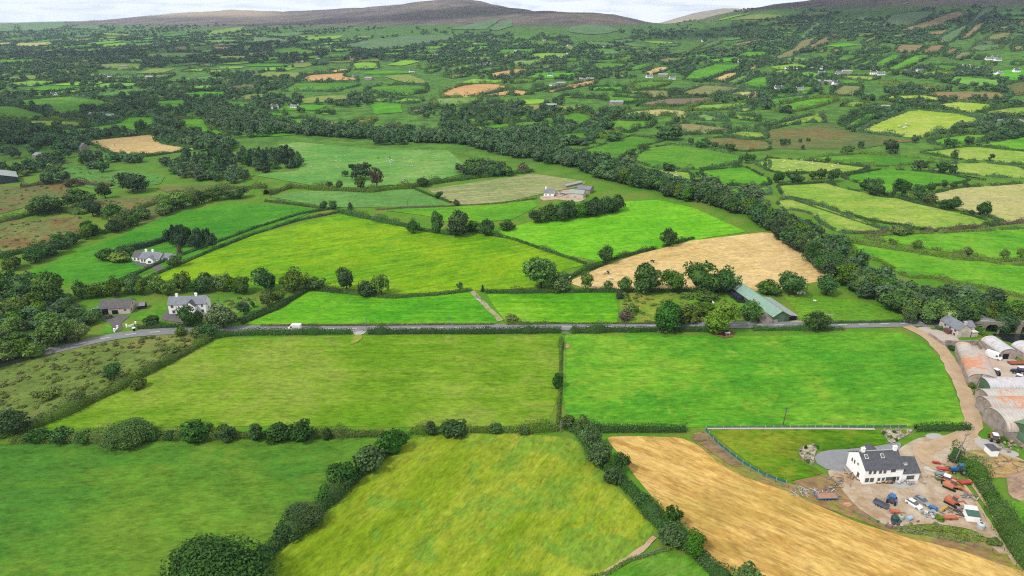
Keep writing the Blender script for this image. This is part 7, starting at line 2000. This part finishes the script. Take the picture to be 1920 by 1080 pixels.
graze('black', [(1110, 279), (1127, 286), (1137, 289), (1136, 296), (1140, 291), (1113, 277)], 'black bullock grazing apart from the herd on the far bank', 'black stragglers on the far bank')
rr = random.Random(10); graze('sheep', [(1448 + rr.random() * 130, 301 + rr.random() * 20) for _ in range(46)], 'white sheep in the yellowish field with many sheep on the right', 'sheep in the yellowish field')
graze('white', [(1685, 240), (1690, 239), (1701, 236), (1694, 243), (1704, 237), (1697, 242), (1699, 236)], 'pale cow in the big sunlit yellow green field', 'pale cattle in the sunlit field', 1.5)
graze('sheep', [(1495, 553), (1500, 553), (1507, 553)], 'white sheep in the row of three under the pasture trees', 'three sheep in the small pasture', 1.3); graze('sheep', [(1527, 567)], 'single white sheep in the middle of the small pasture', None, 1.2)
graze('black', [(1223, 493)], 'black cow lying alone high in the stubble field'); graze('black', [(1140, 514)], 'black cow beside a white cow in the stubble field'); graze('white', [(1133, 515)], 'white cow beside a black cow in the stubble field'); graze('white', [(1068, 524)], 'white cow at the left corner of the stubble field'); graze('white', [(1145, 525)], 'white cow near the thin airy tree'); graze('black', [(1070, 532)], 'black cow at the left corner of the stubble field')
for kd, u, v, lb in (('red', 1351, 628, 'reddish cow, leftmost under the yellow green oak'), ('black', 1357, 630, 'black cow under the yellow green oak'), ('white', 1364, 629, 'white cow under the yellow green oak'), ('red', 1371, 627, 'brown cow, rightmost under the yellow green oak'), ('black', 1361, 626, 'dark cow behind the white cow under the oak')):
    graze(kd, [(u, v)], lb)
graze('sheep', [(1337, 571)], 'white sheep in the weedy paddock', None, 1.3)
for (x, y) in ((1810, 333), (1814, 334), (1818, 334), (1823, 336), (1827, 336), (1832, 337), (1836, 338), (1841, 339), (1846, 339)):
    graze('black', [(x, y)], 'black and white cow in the line below the right hand trees', 'line of cattle on the right')
# bare earth patches
field('brwn', pz('1334,628 1352,634 1372,634 1380,630 1372,626 1345,625'), 0, 'trampled bare earth under the yellow green oak', cols=((128, 92, 70), (140, 104, 80), (130, 100, 70)), wob=.6)
field('brwn', pz('1057,646 1064,644 1071,648 1069,654 1060,655'), 0, 'bare pinkish patch by the meadow gate', cols=((176, 142, 112), (168, 136, 104), (140, 140, 70)))
field('brwn', pz('1576,942 1596,940 1602,950 1590,954 1576,950'), 0, 'reddish bare earth patch below the long trailer', cols=((196, 150, 122), (190, 144, 116), (180, 140, 110)))
field('brwn', pz('1290,818 1320,812 1360,846 1396,880 1370,876 1330,846'), 0, 'brown dug soil strip outside the lawn fence', cols=((150, 124, 96), (136, 116, 84), (126, 130, 60)), tu=.6)
field('tan', pz('1210,1014 1222,1006 1234,1012 1224,1020 1212,1024'), 0, 'bare trodden corner on the cattle path', cols=((190, 160, 124), (176, 150, 108), (150, 150, 60)))
field('tan', pz('664,628 676,627 682,634 664,646 655,648'), 0, 'worn grass inside the field gateway', cols=((116, 160, 36), (138, 166, 50), (160, 156, 76)), tu=.4)
